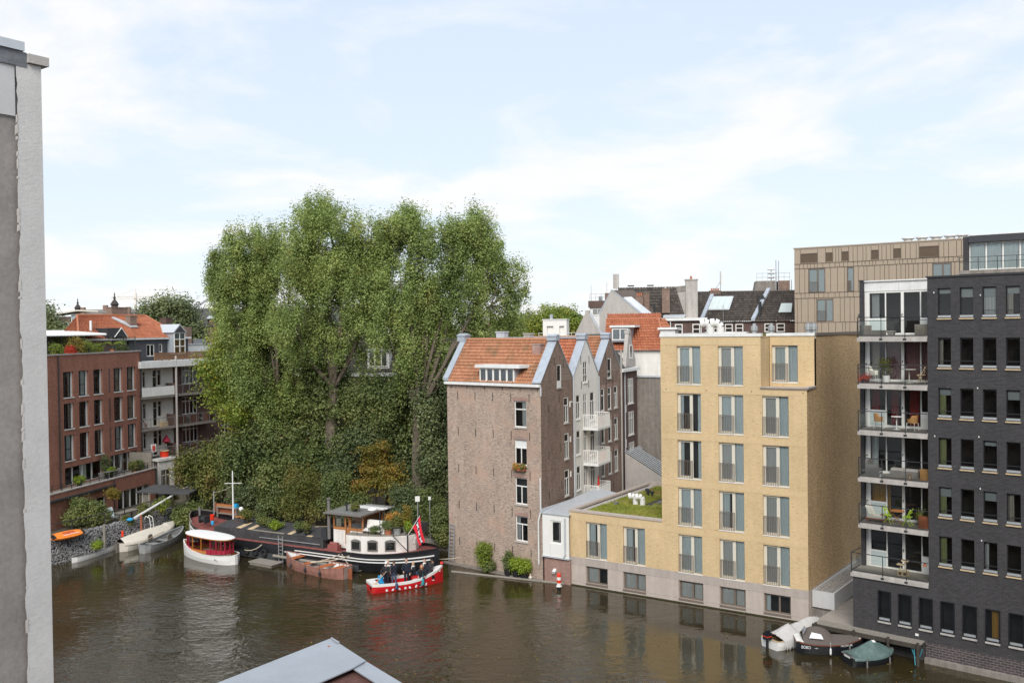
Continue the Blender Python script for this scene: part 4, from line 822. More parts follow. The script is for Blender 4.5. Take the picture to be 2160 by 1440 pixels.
put('interior', MB().box(.5, 10, 1.2, 6, 18, 24.2), 'interior', ph, PH)
put('balcony_slab', MB().box(-.1, 10, -1.6, .34, 21.6, 21.9), 'concrete_dark', ph, PH); mb = MB()
for z in (22.55, 22.95): mb.box(-.05, 10, -1.55, -1.51, z, z+.04)
for i in range(8): mb.box(-.05+1.4*i, -.0+1.4*i, -1.56, -1.5, 21.9, 23.0)
put('railing', mb, 'dark_metal', ph, PH); put('glass_panel', MB().poly([(0, -1.53, 21.95), (10, -1.53, 21.95), (10, -1.53, 22.55), (0, -1.53, 22.55)]), 'glass_clear', ph, PH); put('lower_storey', MB().box(.2, 10, -.6, 6, 10, 21.59), 'brick_dark', ph, PH)
fp = put('flue_pipe', MB().cyl((5.6, 1.0, 25.45), (6.9, 1.3, 25.1), .16, .16, 12), 'zinc_light', ph, PH); put('flue_support', MB().box(6.0, 6.1, 1.0, 1.2, 24.93, 25.2), 'dark_metal', ph, PH); put('flue_mouth', MB().cyl((5.58, .995, 25.456), (5.62, 1.0, 25.445), .13, .13, 12), 'interior', ph, PH)
# ------------------------------------------------------------------ roofs behind the row
OR = Fr((8.75, 87.2), -20)
oh = thing('orange_roof_house', 'house with bright orange tiled hip roof and white dormer behind the canal row', 'house', OR)
put('roof_tiles', tile_patch((.0, -.4, 15.4), (5.9, -.4, 15.4), (4.6, 2.6, 18.3), (-.5, 2.6, 18.3), .25, .33), 'tile_red', oh, OR, kind='stuff')
put('hip_tiles', tile_patch((5.9, -.4, 15.4), (6.6, 5, 15.4), (4.9, 4.2, 18.35), (4.6, 2.6, 18.3), .25, .33), 'tile_red', oh, OR, kind='stuff')
put('upper_tiles', tile_patch((-.4, 2.6, 18.3), (4.9, 2.62, 18.3), (4.6, 3.9, 18.9), (-.7, 3.9, 18.9), .25, .33), 'tile_red', oh, OR, kind='stuff')
ridge(oh, (5.9, -.4, 15.45), (4.6, 2.6, 18.35), 'tile_red', OR, .12); ridge(oh, (-.5, 2.6, 18.34), (4.6, 2.6, 18.34), 'tile_red', OR, .1)
put('wall', MB().box(.1, 5.8, -.1, 5, 1, 15.35), 'render_white', oh, OR)
dm = put('dormer', MB().box(.75, 2.5, -.3, 2.0, 16.2, 17.55), 'zinc', oh, OR); put('dormer_roof', MB().box(.6, 3.0, -.5, 2.3, 17.552, 17.75), 'white_trim', dm, OR); window(oh, OR, .8, 2.35, 16.35, 17.45, -.38, cells(1.55, 1.1, .1, [.5], [], .1), cur=[(.05, .3, 'curtain_white')])
put('side_dormer', MB().box(5.2, 6.6, .3, 2.0, 16.5, 17.3).box(5.0, 6.8, .1, 2.2, 17.302, 17.5), 'white_trim', oh, OR)
put('gable_wall', MB().extrude([(-2.9, -.5, 12), (.05, -.5, 12), (.05, -.5, 16.4), (-1.35, -.5, 18.85), (-1.35, -.5, 19.2), (-1.75, -.5, 19.2), (-1.75, -.5, 18.9), (-3.1, -.5, 16.3)], (0, .4, 0)), 'plaster_grey', oh, OR)
put('roof_edge', MB().extrude([(.05, -.52, 16.4), (-1.35, -.52, 18.85), (-1.28, -.52, 18.95), (.15, -.52, 16.45)], (0, .5, 0)), 'zinc_light', oh, OR)
CG = Fr((9.3, 96), -10)
ch_ = thing('grey_gable_house', 'tall house with bare grey gable end and dark tiled roof below antennas', 'house', CG)
put('gable_wall', MB().extrude([(-.2, 0, 10), (4.9, 0, 10), (4.9, 0, 18.2), (1.1, 0, 21.4), (-.2, 0, 18.9)], (0, .4, 0)), 'plaster_grey', ch_, CG)
put('roof_edge', MB().extrude([(4.9, -.04, 18.2), (1.1, -.04, 21.4), (1.1, -.04, 21.52), (5.0, -.04, 18.28)], (0, .55, 0)).extrude([(-.2, -.04, 18.9), (1.1, -.04, 21.4), (1.1, -.04, 21.52), (-.3, -.04, 18.95)], (0, .55, 0)), 'zinc', ch_, CG)
put('roof_slope', MB().poly([(5.0, .45, 18.2), (6.6, 3.5, 18.2), (3.2, 3.5, 21.5), (1.1, .45, 21.42)]), M('felt_brown', (.13, .105, .09), .9, .2), ch_, CG)
put('rooflight', MB().extrude([(2.3, .6, 20.55), (3.1, .7, 20.6), (5.3, .9, 18.75), (4.6, .6, 18.6)], (0, 0, .12)), 'zinc_light', ch_, CG)
put('main_roof', tile_patch((2.4, 3.2, 18.6), (8.6, 3.2, 18.6), (7.6, 5.2, 21.85), (1.4, 5.2, 21.85), .3, .36), 'tile_grey', ch_, CG, kind='stuff')
put('core', MB().box(0, 7.4, 5.3, 12, 0, 21.3).box(.2, 6, .5, 5.3, 0, 17.8), 'brick_gable', ch_, CG)
for (x, y, z0, z1, w) in ((3.9, 1.4, 18.8, 20.75, .75), (4.6, 2.4, 19.0, 21.1, .6), (6.6, 3.3, 19.0, 21.5, .8)): chimney(ch_, CG, x, y, z0, z1, w, .6, 'brick_gable', 3 if x < 4 else 0)
put('parapet_flashing', MB().extrude([(5.0, 2.6, 18.0), (5.15, 2.6, 18.0), (2.6, 3.2, 20.9), (2.45, 3.2, 20.9)], (0, .3, 0)), 'zinc_light', ch_, CG)
put('flue', MB().cyl((5.4, 2.9, 18.4), (5.4, 2.9, 20.0), .1, .1, 8), 'dark_metal', ch_, CG)
for i, x in enumerate((2.5, 4.6)): put('roof_vent', MB().box(x, x+.7, 4.9, 5.3, 21.95, 22.08), 'dark_metal', ch_, CG)
an1 = thing('phone_antenna', 'white mobile phone antenna panel at the peak of the grey gable', 'antenna', CG, (1.5, 1.0, 21.5)); put('panel', MB().box(-.3, .1, -.1, .1, .1, 1.6), 'concrete', an1); put('panel', MB().box(.14, .3, -.1, .1, .2, 1.6), 'concrete', an1); put('pole', MB().cyl((0, .12, 0), (0, .12, 1.4), .04, .04, 6), 'galvanised', an1)
CM = Fr((16.3, 100), -8)
cm = thing('concrete_stair_house', 'grey rendered party wall with a tall round topped chimney stack', 'house', CM)
put('wall', MB().extrude([(0, 0, 8), (3.7, 0, 8), (3.7, 0, 21.9), (.35, 0, 21.7), (0, 0, 18.6)], (0, 6, 0)), 'concrete', cm, CM); put('parapet_band', MB().extrude([(.3, -.06, 21.2), (2.6, -.06, 21.35), (2.6, -.06, 21.95), (.3, -.06, 21.75)], (0, .5, 0)), 'concrete_dark', cm, CM)
put('chimney', MB().extrude([(2.5, -.25, 8), (3.75, -.25, 8), (3.75, -.25, 22.5), (2.5, -.25, 22.5)], (0, 1.2, 0)).box(2.42, 3.83, -.33, 1.03, 22.502, 22.62), 'concrete', cm, CM); put('chimney_pot', MB().lathe([(.13, 0), (.1, .35), (0, .36)], 8), 'terracotta', cm, CM, at=(3.1, .3, 22.62))
put('flashing', MB().extrude([(-.25, -.1, 18.4), (.0, -.1, 18.4), (.42, -.1, 21.8), (.22, -.1, 21.8)], (0, .3, 0)), 'zinc_light', cm, CM)
put('annexe', MB().box(-.6, 4.3, -3.2, -.3, 8, 18.15), 'brick_brown', cm, CM); put('annexe_roof', MB().box(-.8, 4.5, -3.5, -.3, 18.152, 18.45), 'white_trim', cm, CM); put('roof_window', MB().extrude([(.0, -3.2, 18.5), (2.2, -3.2, 18.5), (2.4, -2.2, 18.72), (.1, -2.2, 18.72)], (0, 0, .1)), 'zinc_light', cm, CM)
for x in (-.3, 1.2, 3.0): window(cm, CM, x, x+.8, 16.7, 17.8, -3.28, cells(.8, 1.1, .1, [], [.5], .08))
for x in (.75, 3.9): pipe(cm, CM, [(x, -3.35, 18.1), (x, -3.35, 12)], .05, 'white_trim')
R3 = Fr((20.4, 103), -6)
rh3 = thing('terrace_house', 'dark tiled terrace house with a large glazed roof light', 'house', R3); rh4 = thing('terrace_house', 'dark tiled terrace house next to the beige clad block', 'house', R3)
put('roof_tiles', tile_patch((-1.2, 0, 18.0), (6.3, .0, 18.0), (8.6, 3.2, 21.35), (-1.2, 3.2, 21.35), .3, .36), 'tile_grey', rh3, R3, kind='stuff'); put('roof_tiles', tile_patch((6.3, 0.02, 18.0), (13, 0.02, 18.0), (13, 3.2, 21.35), (8.6, 3.2, 21.35), .3, .36), 'tile_grey', rh4, R3, kind='stuff')
ridge(rh3, (-1.2, 3.2, 21.4), (8.6, 3.2, 21.4), 'tile_grey', R3, .12); ridge(rh4, (8.6, 3.2, 21.4), (13, 3.2, 21.4), 'tile_grey', R3, .12)
put('wall', MB().box(.6, 6.3, .3, 6, 0, 18.0), 'brick_brown', rh3, R3); put('wall', MB().box(6.31, 13, .3, 6, 0, 18.0), 'brick_brown', rh4, R3)
for x in (.9, 2.05, 3.3, 4.45): window(rh3, R3, x, x+.85, 16.8, 17.75, .18, cells(.85, .95, .1, [], [.5], .08))
for x in (7.6, 8.9): window(rh4, R3, x, x+.9, 16.8, 17.75, .18, cells(.9, .95, .1, [], [.5], .08))
def on_slope(u, f): return (u, 3.2*f-.12, 18.0+3.35*f+.1)
for i in range(4):
    a, b = 1.75+.62*i, 1.75+.62*(i+1)-.05; put('roof_light_pane', MB().extrude([on_slope(a-.45, .40), on_slope(b-.45, .40), on_slope(b+.25, .8), on_slope(a+.25, .8)], (0, -.03, .06)), M('rooflight_glass', (.55, .62, .60), .2, .03, spec=.6), rh3, R3)
put('roof_light_frame', MB().extrude([on_slope(1.2, .37), on_slope(3.9, .37), on_slope(4.6, .83), on_slope(1.95, .83)], (0, -.01, .03)), 'zinc_light', rh3, R3)
put('roof_light_pane', MB().extrude([on_slope(9.2, .25), on_slope(10.6, .25), on_slope(10.9, .55), on_slope(9.7, .55)], (0, -.03, .06)), 'rooflight_glass', rh4, R3)
put('party_parapet', MB().extrude([(6.1, -.2, 18.05), (6.5, -.2, 18.05), (8.8, 3.2, 21.5), (8.4, 3.2, 21.5)], (0, 0, .3)), 'zinc', rh3, R3); put('party_parapet', MB().extrude([(.5, -.2, 18.05), (.9, -.2, 18.05), (2.4, 2.6, 20.9), (2.0, 2.6, 20.9)], (0, 0, .3)), 'zinc', rh3, R3)
put('flue', MB().cyl((7.6, 2.2, 19.6), (7.6, 2.2, 20.9), .32, .32, 8).box(7.2, 8.0, 1.9, 2.4, 19.9, 20.7), 'dark_metal', rh3, R3); put('flue', MB().cyl((7.2, .6, 18.3), (7.2, .6, 20.2), .18, .18, 8), 'dark_metal', rh4, R3)
chimney(rh3, R3, 2.6, 3.3, 20.9, 21.5, 1.2, .6, 'brick_gable', 4)
an2 = thing('antenna_mast', 'slim antenna mast with white panel on the dark tiled ridge', 'antenna', R3, (3.2, 3.2, 21.4)); put('pole', MB().cyl((0, 0, 0), (0, 0, 2.4), .05, .04, 6).cyl((-.8, 0, 0), (0, 0, 1.2), .03, .03, 5), 'galvanised', an2); put('panel', MB().box(.08, .32, -.1, .1, .8, 2.3), 'white_trim', an2)
an3 = thing('roof_aerial', 'thin television aerial pole in front of the glazed roof light', 'antenna', R3, (3.1, -.1, 18.0)); put('pole', MB().cyl((0, 0, -.2), (0, 0, 1.9), .025, .02, 5), 'galvanised', an3); put('arms', MB().box(-.2, .2, -.01, .01, 1.6, 1.63).box(-.14, .14, -.01, .01, 1.75, 1.78), 'galvanised', an3)
TW = Fr((29.5, 112), -10)
tw = thing('lift_tower', 'grey concrete roof tower with railing and telecom masts', 'tower', TW)
put('core', MB().extrude([(-.2, 0, 10), (2.4, 0, 10), (2.4, 0, 22.9), (.15, 0, 22.9), (-.2, 0, 21.0)], (0, 3, 0)), 'concrete_dark', tw, TW); put('side_block', MB().box(2.8, 4.1, .2, 3, 10, 22.9), 'brick_gable', tw, TW)
mb = MB()
for z in (23.3, 23.8): mb.box(.2, 4.1, .05, .09, z, z+.05)
for i in range(7): mb.box(.2+.64*i, .24+.64*i, .05, .09, 22.9, 23.85)
put('railing', mb, 'galvanised', tw, TW)
for (x, z) in ((2.5, 25.4), (2.8, 25.3), (4.3, 23.0)): put('mast', MB().cyl((x, .3, 21), (x, .3, z), .06, .05, 6), 'galvanised', tw, TW)
for z in (23.2, 23.7, 24.2): put('siren_disc', MB().lathe([(0, 0), (.42, .03), (.45, .1), (.3, .22), (0, .26)], 12), 'white_trim', tw, TW, at=(1.95, .5, z))
put('siren_pole', MB().cyl((1.95, .5, 22.9), (1.95, .5, 24.2), .05, .05, 6), 'galvanised', tw, TW)
FB = Fr((11.0, 130), -10)
fb = thing('far_flat_block', 'flat roofed brown block with railed roof behind the grey gable', 'building', FB); put('wall', MB().box(0, 7, 0, 6, 0, 20.3), 'white_trim', fb, FB); put('roof_band', MB().box(-.2, 7.2, -.25, 6.2, 20.302, 21.25), 'brick_brown', fb, FB); window(fb, FB, .3, 1.9, 19.2, 20.2, -.06, cells(1.6, 1.0, .12, [.5]), fd=.05); mb = MB()
for z in (21.7, 22.2): mb.box(0, 4, 0, .05, z, z+.05)
for i in range(6): mb.box(.8*i, .8*i+.05, 0, .05, 21.25, 22.25)
put('railing', mb, 'galvanised', fb, FB); put('roof_unit', MB().box(2.2, 2.8, .6, 1.2, 21.25, 22.1).box(1.2, 1.7, .6, 1.2, 21.25, 21.9), 'grey_metal', fb, FB); put('aerial', MB().cyl((.2, .2, 21.2), (.2, .2, 23.5), .03, .02, 5).cyl((2.4, .2, 21.2), (2.4, .2, 23.8), .03, .02, 5), 'grey_metal', fb, FB)
WHs = Fr((4.7, 140), -8)
wh = thing('white_roof_house', 'small white rooftop house with balcony among the far trees', 'house', WHs); put('wall', MB().wall(0, 3.6, 6, 18.7, [(.6, 1.6, 16.4, 17.8), (2.5, 3.2, 16.4, 17.8)], 0, .3).box(0, 3.6, .35, 5, 6, 18.6), 'white_paint', wh, WHs); put('parapet', MB().box(-.1, 3.7, -.1, 5, 18.702, 18.85), 'white_trim', wh, WHs); put('chimney', MB().cyl((1.2, 1, 18.8), (1.2, 1, 19.6), .25, .25, 8), 'galvanised', wh, WHs); put('lower_block', MB().box(-4, 9, -2, 4.9, 0, 15.9), 'brick_gable', wh, WHs)
mb = MB()
for z in (16.3, 16.75): mb.box(-.5, 7, -1.6, -1.55, z, z+.06)
for i in range(10): mb.box(-.5+.82*i, -.45+.82*i, -1.6, -1.55, 15.9, 16.8)
put('railing', mb, 'white_paint', wh, WHs)
FR_ = Fr((16, 260), -5)
frh = thing('far_villa', 'distant grey roofed villa above the treetops', 'house', FR_); put('wall', MB().box(0, 12, 0, 8, 0, 19.5), 'plaster_grey', frh, FR_); put('roof', MB().extrude([(-.5, -.3, 19.5), (5, -.3, 19.5), (3.4, -.3, 21.2), (1.2, -.3, 21.2)], (0, 8, 0)).extrude([(5.2, -.3, 19.5), (12, -.3, 19.5), (8.6, -.3, 21.0)], (0, 8, 0)), 'roofing', frh, FR_)
# ------------------------------------------------------------------ far left skyline
CHf = Fr((-89.8, 188), 3)
cf = thing('town_hall', 'long grey slate roof with brick stacks between two dark turrets', 'building', CHf); put('wall', MB().box(0, 14, 0, 10, 0, 19.2), 'brick_gable', cf, CHf); put('roof', MB().extrude([(0, -.4, 19.2), (0, 10, 19.2), (0, 4.5, 22.5)], (12, 0, 0)), M('far_slate', (.19, .17, .155), .9, .2, scale=1), cf, CHf)
for x in (1.5, 6.0, 10.6): put('chimney', MB().box(x, x+.8, 1.5, 2.3, 20, 22.9 if x != 6. else 23.3), 'brick_gable', cf, CHf)
def turret(label, x, y, zt, s=1.):
    t_ = thing('turret', label, 'tower', WORLD, (x, y, 0)); put('shaft', MB().lathe([(1.1*s, 14), (1.1*s, zt-5.2*s), (1.0*s, zt-5.2*s)], 8), 'brick_brown', t_)
    put('spire', MB().lathe([(1.2*s, zt-5.2*s), (.9*s, zt-4.6*s), (.75*s, zt-3.2*s), (1.0*s, zt-3.0*s), (.55*s, zt-2.3*s), (.2*s, zt-1.9*s), (.3*s, zt-1.5*s), (.1*s, zt-1.1*s), (.16*s, zt-.7*s), (.04*s, zt-.4*s), (0, zt)], 8), M('spire_dark', (.05, .042, .04), .7, .2), t_)
turret('dark pinnacled turret at the far end of the slate roof', -89.1, 190, 25.0, .75); turret('taller dark pinnacled turret beside the brick stacks', -79.8, 186, 26.0, .9)
GP = Fr((-64.6, 130), 12)
gp_ = thing('glass_roof_house', 'rooftop studio with glass front and oversailing flat roof', 'house', GP); put('roof', MB().extrude([(0, -.6, 20.2), (3.4, -.6, 20.75), (6.2, -.6, 20.6), (6.2, -.6, 20.8), (3.4, -.6, 20.95), (0, -.6, 20.4)], (0, 6, 0)), 'cream_paint', gp_, GP); put('brick_part', MB().box(-2, 2.4, 0, 5, 0, 20.0), 'brick_brown', gp_, GP); put('beige_part', MB().box(.5, 2.9, -.8, 4, 0, 19.2), 'concrete', gp_, GP)
window(gp_, GP, 2.45, 5.6, 17.8, 20.4, .1, cells(3.15, 2.6, .08, [.17, .34, .5, .67, .84], [.35, .75], .07), cur=[(.02, .98, 'curtain')]); put('core', MB().box(2.9, 5.6, 1.2, 5, 0, 20.2), 'interior', gp_, GP)
DR = Fr((-52, 150), 10)
dr = thing('dark_roof_building', 'dark slate roofed building with a white dormer beyond the trees', 'building', DR); put('wall', MB().box(0, 26, 0, 9, 0, 18.4), 'brick_gable', dr, DR); put('roof', MB().extrude([(0, -.4, 18.4), (0, 9.4, 18.4), (0, 4.5, 21.5)], (26, 0, 0)), 'roofing', dr, DR); d_ = put('dormer', MB().box(2.8, 5.0, -.2, 3, 18.6, 19.7), 'brick_brown', dr, DR); put('dormer_roof', MB().extrude([(2.3, -.5, 19.702), (5.5, -.5, 19.702), (4.9, -.5, 20.2), (2.9, -.5, 20.2)], (0, 3, 0)), 'zinc_light', d_, DR)
cr = thing('tower_crane', 'pale tower crane jib far beyond the roofs', 'crane', WORLD, (-134, 330, 0)); put('mast', MB().box(-.3, .3, -.3, .3, 0, 31.5), M('crane_cream', (.72, .66, .58), .6, .05), cr); mb = MB().box(-9, 7, -.25, .25, 29.4, 29.65).box(-9, 7, -.25, .25, 30.3, 30.5)
for i in range(16): mb.cyl((-9+i, 0, 29.5), (-8+i, 0, 30.4), .08, .08, 4)
put('jib', mb, 'crane_cream', cr); put('pendant', MB().cyl((0, 0, 33), (-7, 0, 30.5), .07, .07, 4).cyl((0, 0, 33), (6, 0, 30.5), .07, .07, 4).cyl((0, 0, 31.5), (0, 0, 33), .15, .1, 5), 'crane_cream', cr)
gd = thing('roof_truss', 'white arched roof truss far behind the trees', 'truss', WORLD, (-135, 400, 0)); put('arch', MB().tube([(-10, 0, 20), (-1, 0, 28.6), (6, 0, 33), (14, 0, 35.5), (24, 0, 36)], .55, 6), M('truss_grey', (.45, .47, .52), .6, .05), gd); put('tie', MB().tube([(5, 0, 24), (24, 0, 32)], .4, 6), 'truss_grey', gd)
# ------------------------------------------------------------------ red brick block on the left bank
L = Fr((-38.874, 80.0), 79.75)
lb = thing('brick_apartment_block', 'red brick apartment block with tall dark windows and planted roof terrace', 'building', L)
cw_ = [(-.05, 1.36), (2.05, 3.42), (4.16, 5.52), (7.22, 8.62), (9.33, 10.76)]; zr = [(12.09, 14.32), (9.34, 11.56), (6.57, 8.79)]
holes = [(a, b, c, d) for (c, d) in zr for (a, b) in cw_]+[(-4.4, -3.0, c, d) for (c, d) in zr]
slots = [(6.4, 6.66, c, d) for (c, d) in zr]; terr = [(-.05, 5.5, 4.35, 5.97), (6.42, 10.8, 4.3, 6.15)]
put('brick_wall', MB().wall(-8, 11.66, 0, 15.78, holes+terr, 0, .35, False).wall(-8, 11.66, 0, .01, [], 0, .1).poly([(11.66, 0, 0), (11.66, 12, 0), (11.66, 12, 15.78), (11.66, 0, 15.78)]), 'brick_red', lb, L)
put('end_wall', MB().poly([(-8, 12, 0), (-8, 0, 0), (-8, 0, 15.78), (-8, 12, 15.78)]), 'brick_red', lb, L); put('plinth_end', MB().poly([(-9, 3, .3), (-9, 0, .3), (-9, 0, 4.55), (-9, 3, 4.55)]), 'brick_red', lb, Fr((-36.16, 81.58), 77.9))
for s in slots: put('brick_slot', MB().box(s[0], s[1], -.004, .003, s[2], s[3]), 'brick_brown', lb, L)
rl = random.Random(4)
for i, (a, b, c, d) in enumerate(holes):
    w, h = round(b-a, 3), round(d-c, 3)
    o = window(lb, L, a, b, c, d, .26, [(.05, .52, .06, h-.06), (.60, w-.16, .06, h-.06)], 'dark_metal', cur=[None, [(.75, .95, 'curtain_beige')], [(.05, .95, 'curtain')], [(.5, .95, 'curtain_beige')]][rl.randrange(4)])
    put('white_jamb', MB().box(w-.13, w-.003, -.10, .05, .003, h-.003), 'white_paint', o); put('sill', MB().box(.0, w, -.32, .05, -.09, .0), 'white_paint', o); put('bar', MB().box(.05, w-.15, .0, .03, .95, 1.0), 'dark_metal', o)
for (a, b, c, d) in terr:
    w, h = round(b-a, 3), round(d-c, 3); n = 4
    o = window(lb, L, a, b, c, d, .3, [(round(w*i/n+.05, 3), round(w*(i+1)/n-.05, 3), .04, h-.05) for i in range(n)], 'white_paint', fd=.14, cur=[(.45, .62, 'curtain_white')])
put('interior', MB().box(-7.8, 11.4, 1.3, 11, 1, 15.5), 'interior', lb, L)
put('coping', MB().box(-8, 11.72, -.08, .4, 15.782, 15.9), 'concrete', lb, L); put('terrace_floor', MB().poly([(-8, .3, 15.7), (11.6, .3, 15.7), (11.6, 12, 15.7), (-8, 12, 15.7)]), 'wood_grey', lb, L)
pipe(lb, L, [(-.73, -.08, 15.7), (-.73, -.08, 4.2)], .06, 'dark_metal'); pipe(lb, L, [(11.58, -.08, 15.7), (11.58, -.08, 1)], .07, 'dark_metal')
mb = MB()
for z in (16.15, 16.45): mb.box(-8, 11.6, .12, .16, z, z+.035)
for i in range(11): mb.box(-7.9+1.94*i, -7.85+1.94*i, .1, .18, 15.9, 16.5)
put('roof_railing', mb, 'dark_metal', lb, L)
# roof pavilion under an oversailing canopy
put('canopy', MB().extrude([(-8, 2.0, 17.42), (9.2, 2.0, 17.42), (11.2, 3.4, 17.55), (10.2, 7, 17.85), (-8, 7, 17.85)], (0, 0, .08)), 'white_trim', lb, L); mb = MB()
for i in range(36): x = -7.6+.48*i; mb.extrude([(x, 2.02, 17.5), (x+.16, 2.02, 17.5), (x+.81, 6.9, 17.94), (x+.65, 6.9, 17.94)], (0, 0, .04))
put('canopy_ribs', mb, 'white_paint', lb, L); put('pavilion', MB().box(-8, 8.2, 3.6, 8, 15.71, 17.5), M('pavilion_dark', (.03, .028, .027), .6, .2), lb, L)
o = window(lb, L, -5, 6.4, 15.9, 17.4, 3.5, [(.1+1.9*i, 1.9+1.9*i, .08, 1.42) for i in range(6)], 'dark_metal'); 
for x in (-6.5, 5.2): put('canopy_post', MB().cyl((x, 2.3, 15.7), (x, 2.3, 17.45), .06, .06, 8), 'white_trim', lb, L)
put('slatted_screen', MB().box(-4.6, -4.5, .4, 2.4, 15.9, 17.1), 'concrete', lb, L)
for z in range(7): put('slat', MB().box(-4.9, -1.7, .30, .36, 15.92+.16*z, 16.02+.16*z), 'plaster_grey', lb, L)
put('glass_screen', MB().box(11.4, 11.43, .4, 3.0, 15.9, 17.3), 'glass_clear', lb, L); put('screen_posts', MB().box(11.38, 11.45, .36, .42, 15.9, 17.35).box(11.38, 11.45, 1.6, 1.66, 15.9, 17.35).box(9.9, 9.96, .36, .42, 15.9, 17.35), 'dark_metal', lb, L)
# projecting ground storey with terrace on top
L2 = Fr((-36.16, 81.58), 77.9)
gd_ = [(-4.6, .05, 1.25, 3.28), (1.75, 6.75, 1.35, 3.25)]
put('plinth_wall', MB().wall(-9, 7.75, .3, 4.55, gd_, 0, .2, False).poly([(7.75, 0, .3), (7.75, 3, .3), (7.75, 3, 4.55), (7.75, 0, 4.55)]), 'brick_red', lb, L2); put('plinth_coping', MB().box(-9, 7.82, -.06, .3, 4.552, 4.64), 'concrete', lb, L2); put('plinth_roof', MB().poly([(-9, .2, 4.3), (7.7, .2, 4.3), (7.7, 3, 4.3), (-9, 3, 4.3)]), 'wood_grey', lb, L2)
for (a, b, c, d), n in zip(gd_, (4, 5)):
    w, h = round(b-a, 3), round(d-c, 3); window(lb, L2, a, b, c, d, .12, [(round(w*i/n+.05, 3), round(w*(i+1)/n-.05, 3), .05, h-.06) for i in range(n)], 'white_paint', fd=.12, cur=[(.3, .42, 'curtain_beige'), (.82, .97, 'curtain_beige')] if n == 5 else None, name='garden_doors')
put('plinth_interior', MB().box(-8.8, 7.5, .95, 2.2, .5, 4.2), 'interior', lb, L2)
mb = MB()
for z in (4.95, 5.2): mb.box(-9, 7.7, .1, .13, z, z+.03)
for i in range(15): mb.box(-9+1.19*i, -8.96+1.19*i, .09, .14, 4.64, 5.22)
put('terrace_railing', mb, 'dark_metal', lb, L2); put('awning_box', MB().box(-5.2, 1.05, -.35, -.003, 3.95, 4.12).box(-9, -5.4, -.35, -.003, 3.95, 4.12), 'dark_metal', lb, L2); put('wall_lamp', MB().box(.95, 1.2, -.2, -.003, 3.35, 3.45), 'white_trim', lb, L2)
put('terrace_screen', MB().box(7.3, 7.45, .2, 2.6, 4.31, 6.1), 'wood_grey', lb, L2); pipe(lb, L2, [(1.2, -.06, 4.5), (1.2, -.06, 1.0)], .05, 'dark_metal'); pipe(lb, L2, [(7.6, -.1, 4.5), (7.6, -.1, 1.0)], .09, 'dark_metal')
# ------------------------------------------------------------------ white and brown back house with balconies
H = Fr((-37.24, 93.0), 64.75)
rh = thing('balcony_house', 'white and brown brick back house with stacked balconies and slatted roof fence', 'house', H)
fl = [11.2, 8.0, 5.0]
wl = []; dr_ = []
for z in fl: wl += [(5.24, 7.44, z+.9, z+2.75)]; dr_ += [(.0, .34, z+.9, z+2.5), (1.3, 1.85, z+.1, z+2.6), (1.95, 2.42, z+1.0, z+2.6)]
put('plaster_wall', MB().wall(-1.5, 4.0, 0, 14.1, dr_, 0, .12, False), 'render_white', rh, H); put('brick_wall', MB().wall(4.003, 26, 0, 14.1, wl+[(11, 12.2, z+.9, z+2.7) for z in fl]+[(15, 17.2, z+.9, z+2.7) for z in fl], 0, .12, False), 'brick_brown', rh, H)
for k, (a, b, c, d) in enumerate(dr_): window(rh, H, a, b, c, d, .06, cells(round(b-a, 3), round(d-c, 3), .06, [], [.72], .07), 'cream_paint')
for (a, b, c, d) in wl: window(rh, H, a, b, c, d, .06, cells(2.2, 1.85, .08, [.25, .5, .75], [.75], .1), 'white_paint', cur=[(.03, .97, 'curtain_white')] if c > 11 else None)
for x in (11, 15):
    for z in fl: window(rh, H, x, x+(1.2 if x == 11 else 2.2), z+.9, z+2.7, .06, cells(1.2 if x == 11 else 2.2, 1.8, .1, [.5], [.7], .1), 'white_paint')
put('interior', MB().box(-1.3, 25.8, .9, 8, .5, 13.9), 'interior', rh, H); put('roof_edge', MB().box(-1.6, 9.6, -1.5, .1, 14.102, 14.75).box(9.61, 26, -.4, .1, 14.102, 14.6), 'white_trim', rh, H); put('flat_roof', MB().poly([(-1.6, .1, 14.7), (26, .1, 14.7), (26, 9, 14.7), (-1.6, 9, 14.7)]), 'roofing', rh, H)
for i, z in enumerate(fl):
    for (x0, x1) in ((-1.3, 3.0), (3.2, 8.8)):
        s = put('balcony', MB().box(x0, x1, -1.3, -.003, z-.18, z), 'concrete_dark', rh, H); n = int((x1-x0)/.9)
        if x0 < 0 and i == 0:
            for k in range(18): put('slat', MB().box(x0+.04+k*.235, x0+.25+k*.235, -1.3, -1.27, z+.05, z+.95), 'white_paint', s, H)
        mb = MB().box(x0, x1, -1.27, -1.23, z+.95, z+1.0).box(x0, x1, -1.27, -1.23, z+.05, z+.08)
        for k in range(n+1): mb.box(x0+(x1-x0-.04)*k/n, x0+(x1-x0-.04)*k/n+.04, -1.27, -1.23, z, z+1.0)
        put('railing', mb, 'grey_metal', s, H)
        if i and x0 > 0: put('mesh_panel', MB().box(x0, x1, -1.25, -1.24, z+.1, z+.9), 'glass_clear', s, H)
    put('privacy_wall', MB().box(3.05, 3.15, -1.3, -.003, z, z+1.2), 'brick_brown', rh, H)
pipe(rh, H, [(3.1, -1.4, 15.2), (3.1, -1.4, 1)], .11, 'concrete')
for i in range(9):
    x0 = .8+.95*i
    for k in range(5): put('fence_slat', cached('fsl', lambda: MB().box(.04, .91, 0, .03, 0, .12).mesh('fence_slat', 'wood_fence')), None, rh, H, at=(x0, -.9, 14.85+.145*k))
    put('fence_post', cached('fpo', lambda: MB().box(-.04, .04, -.04, .06, 0, .85).mesh('fence_post', 'wood_fence')), None, rh, H, at=(x0, -.88, 14.75))
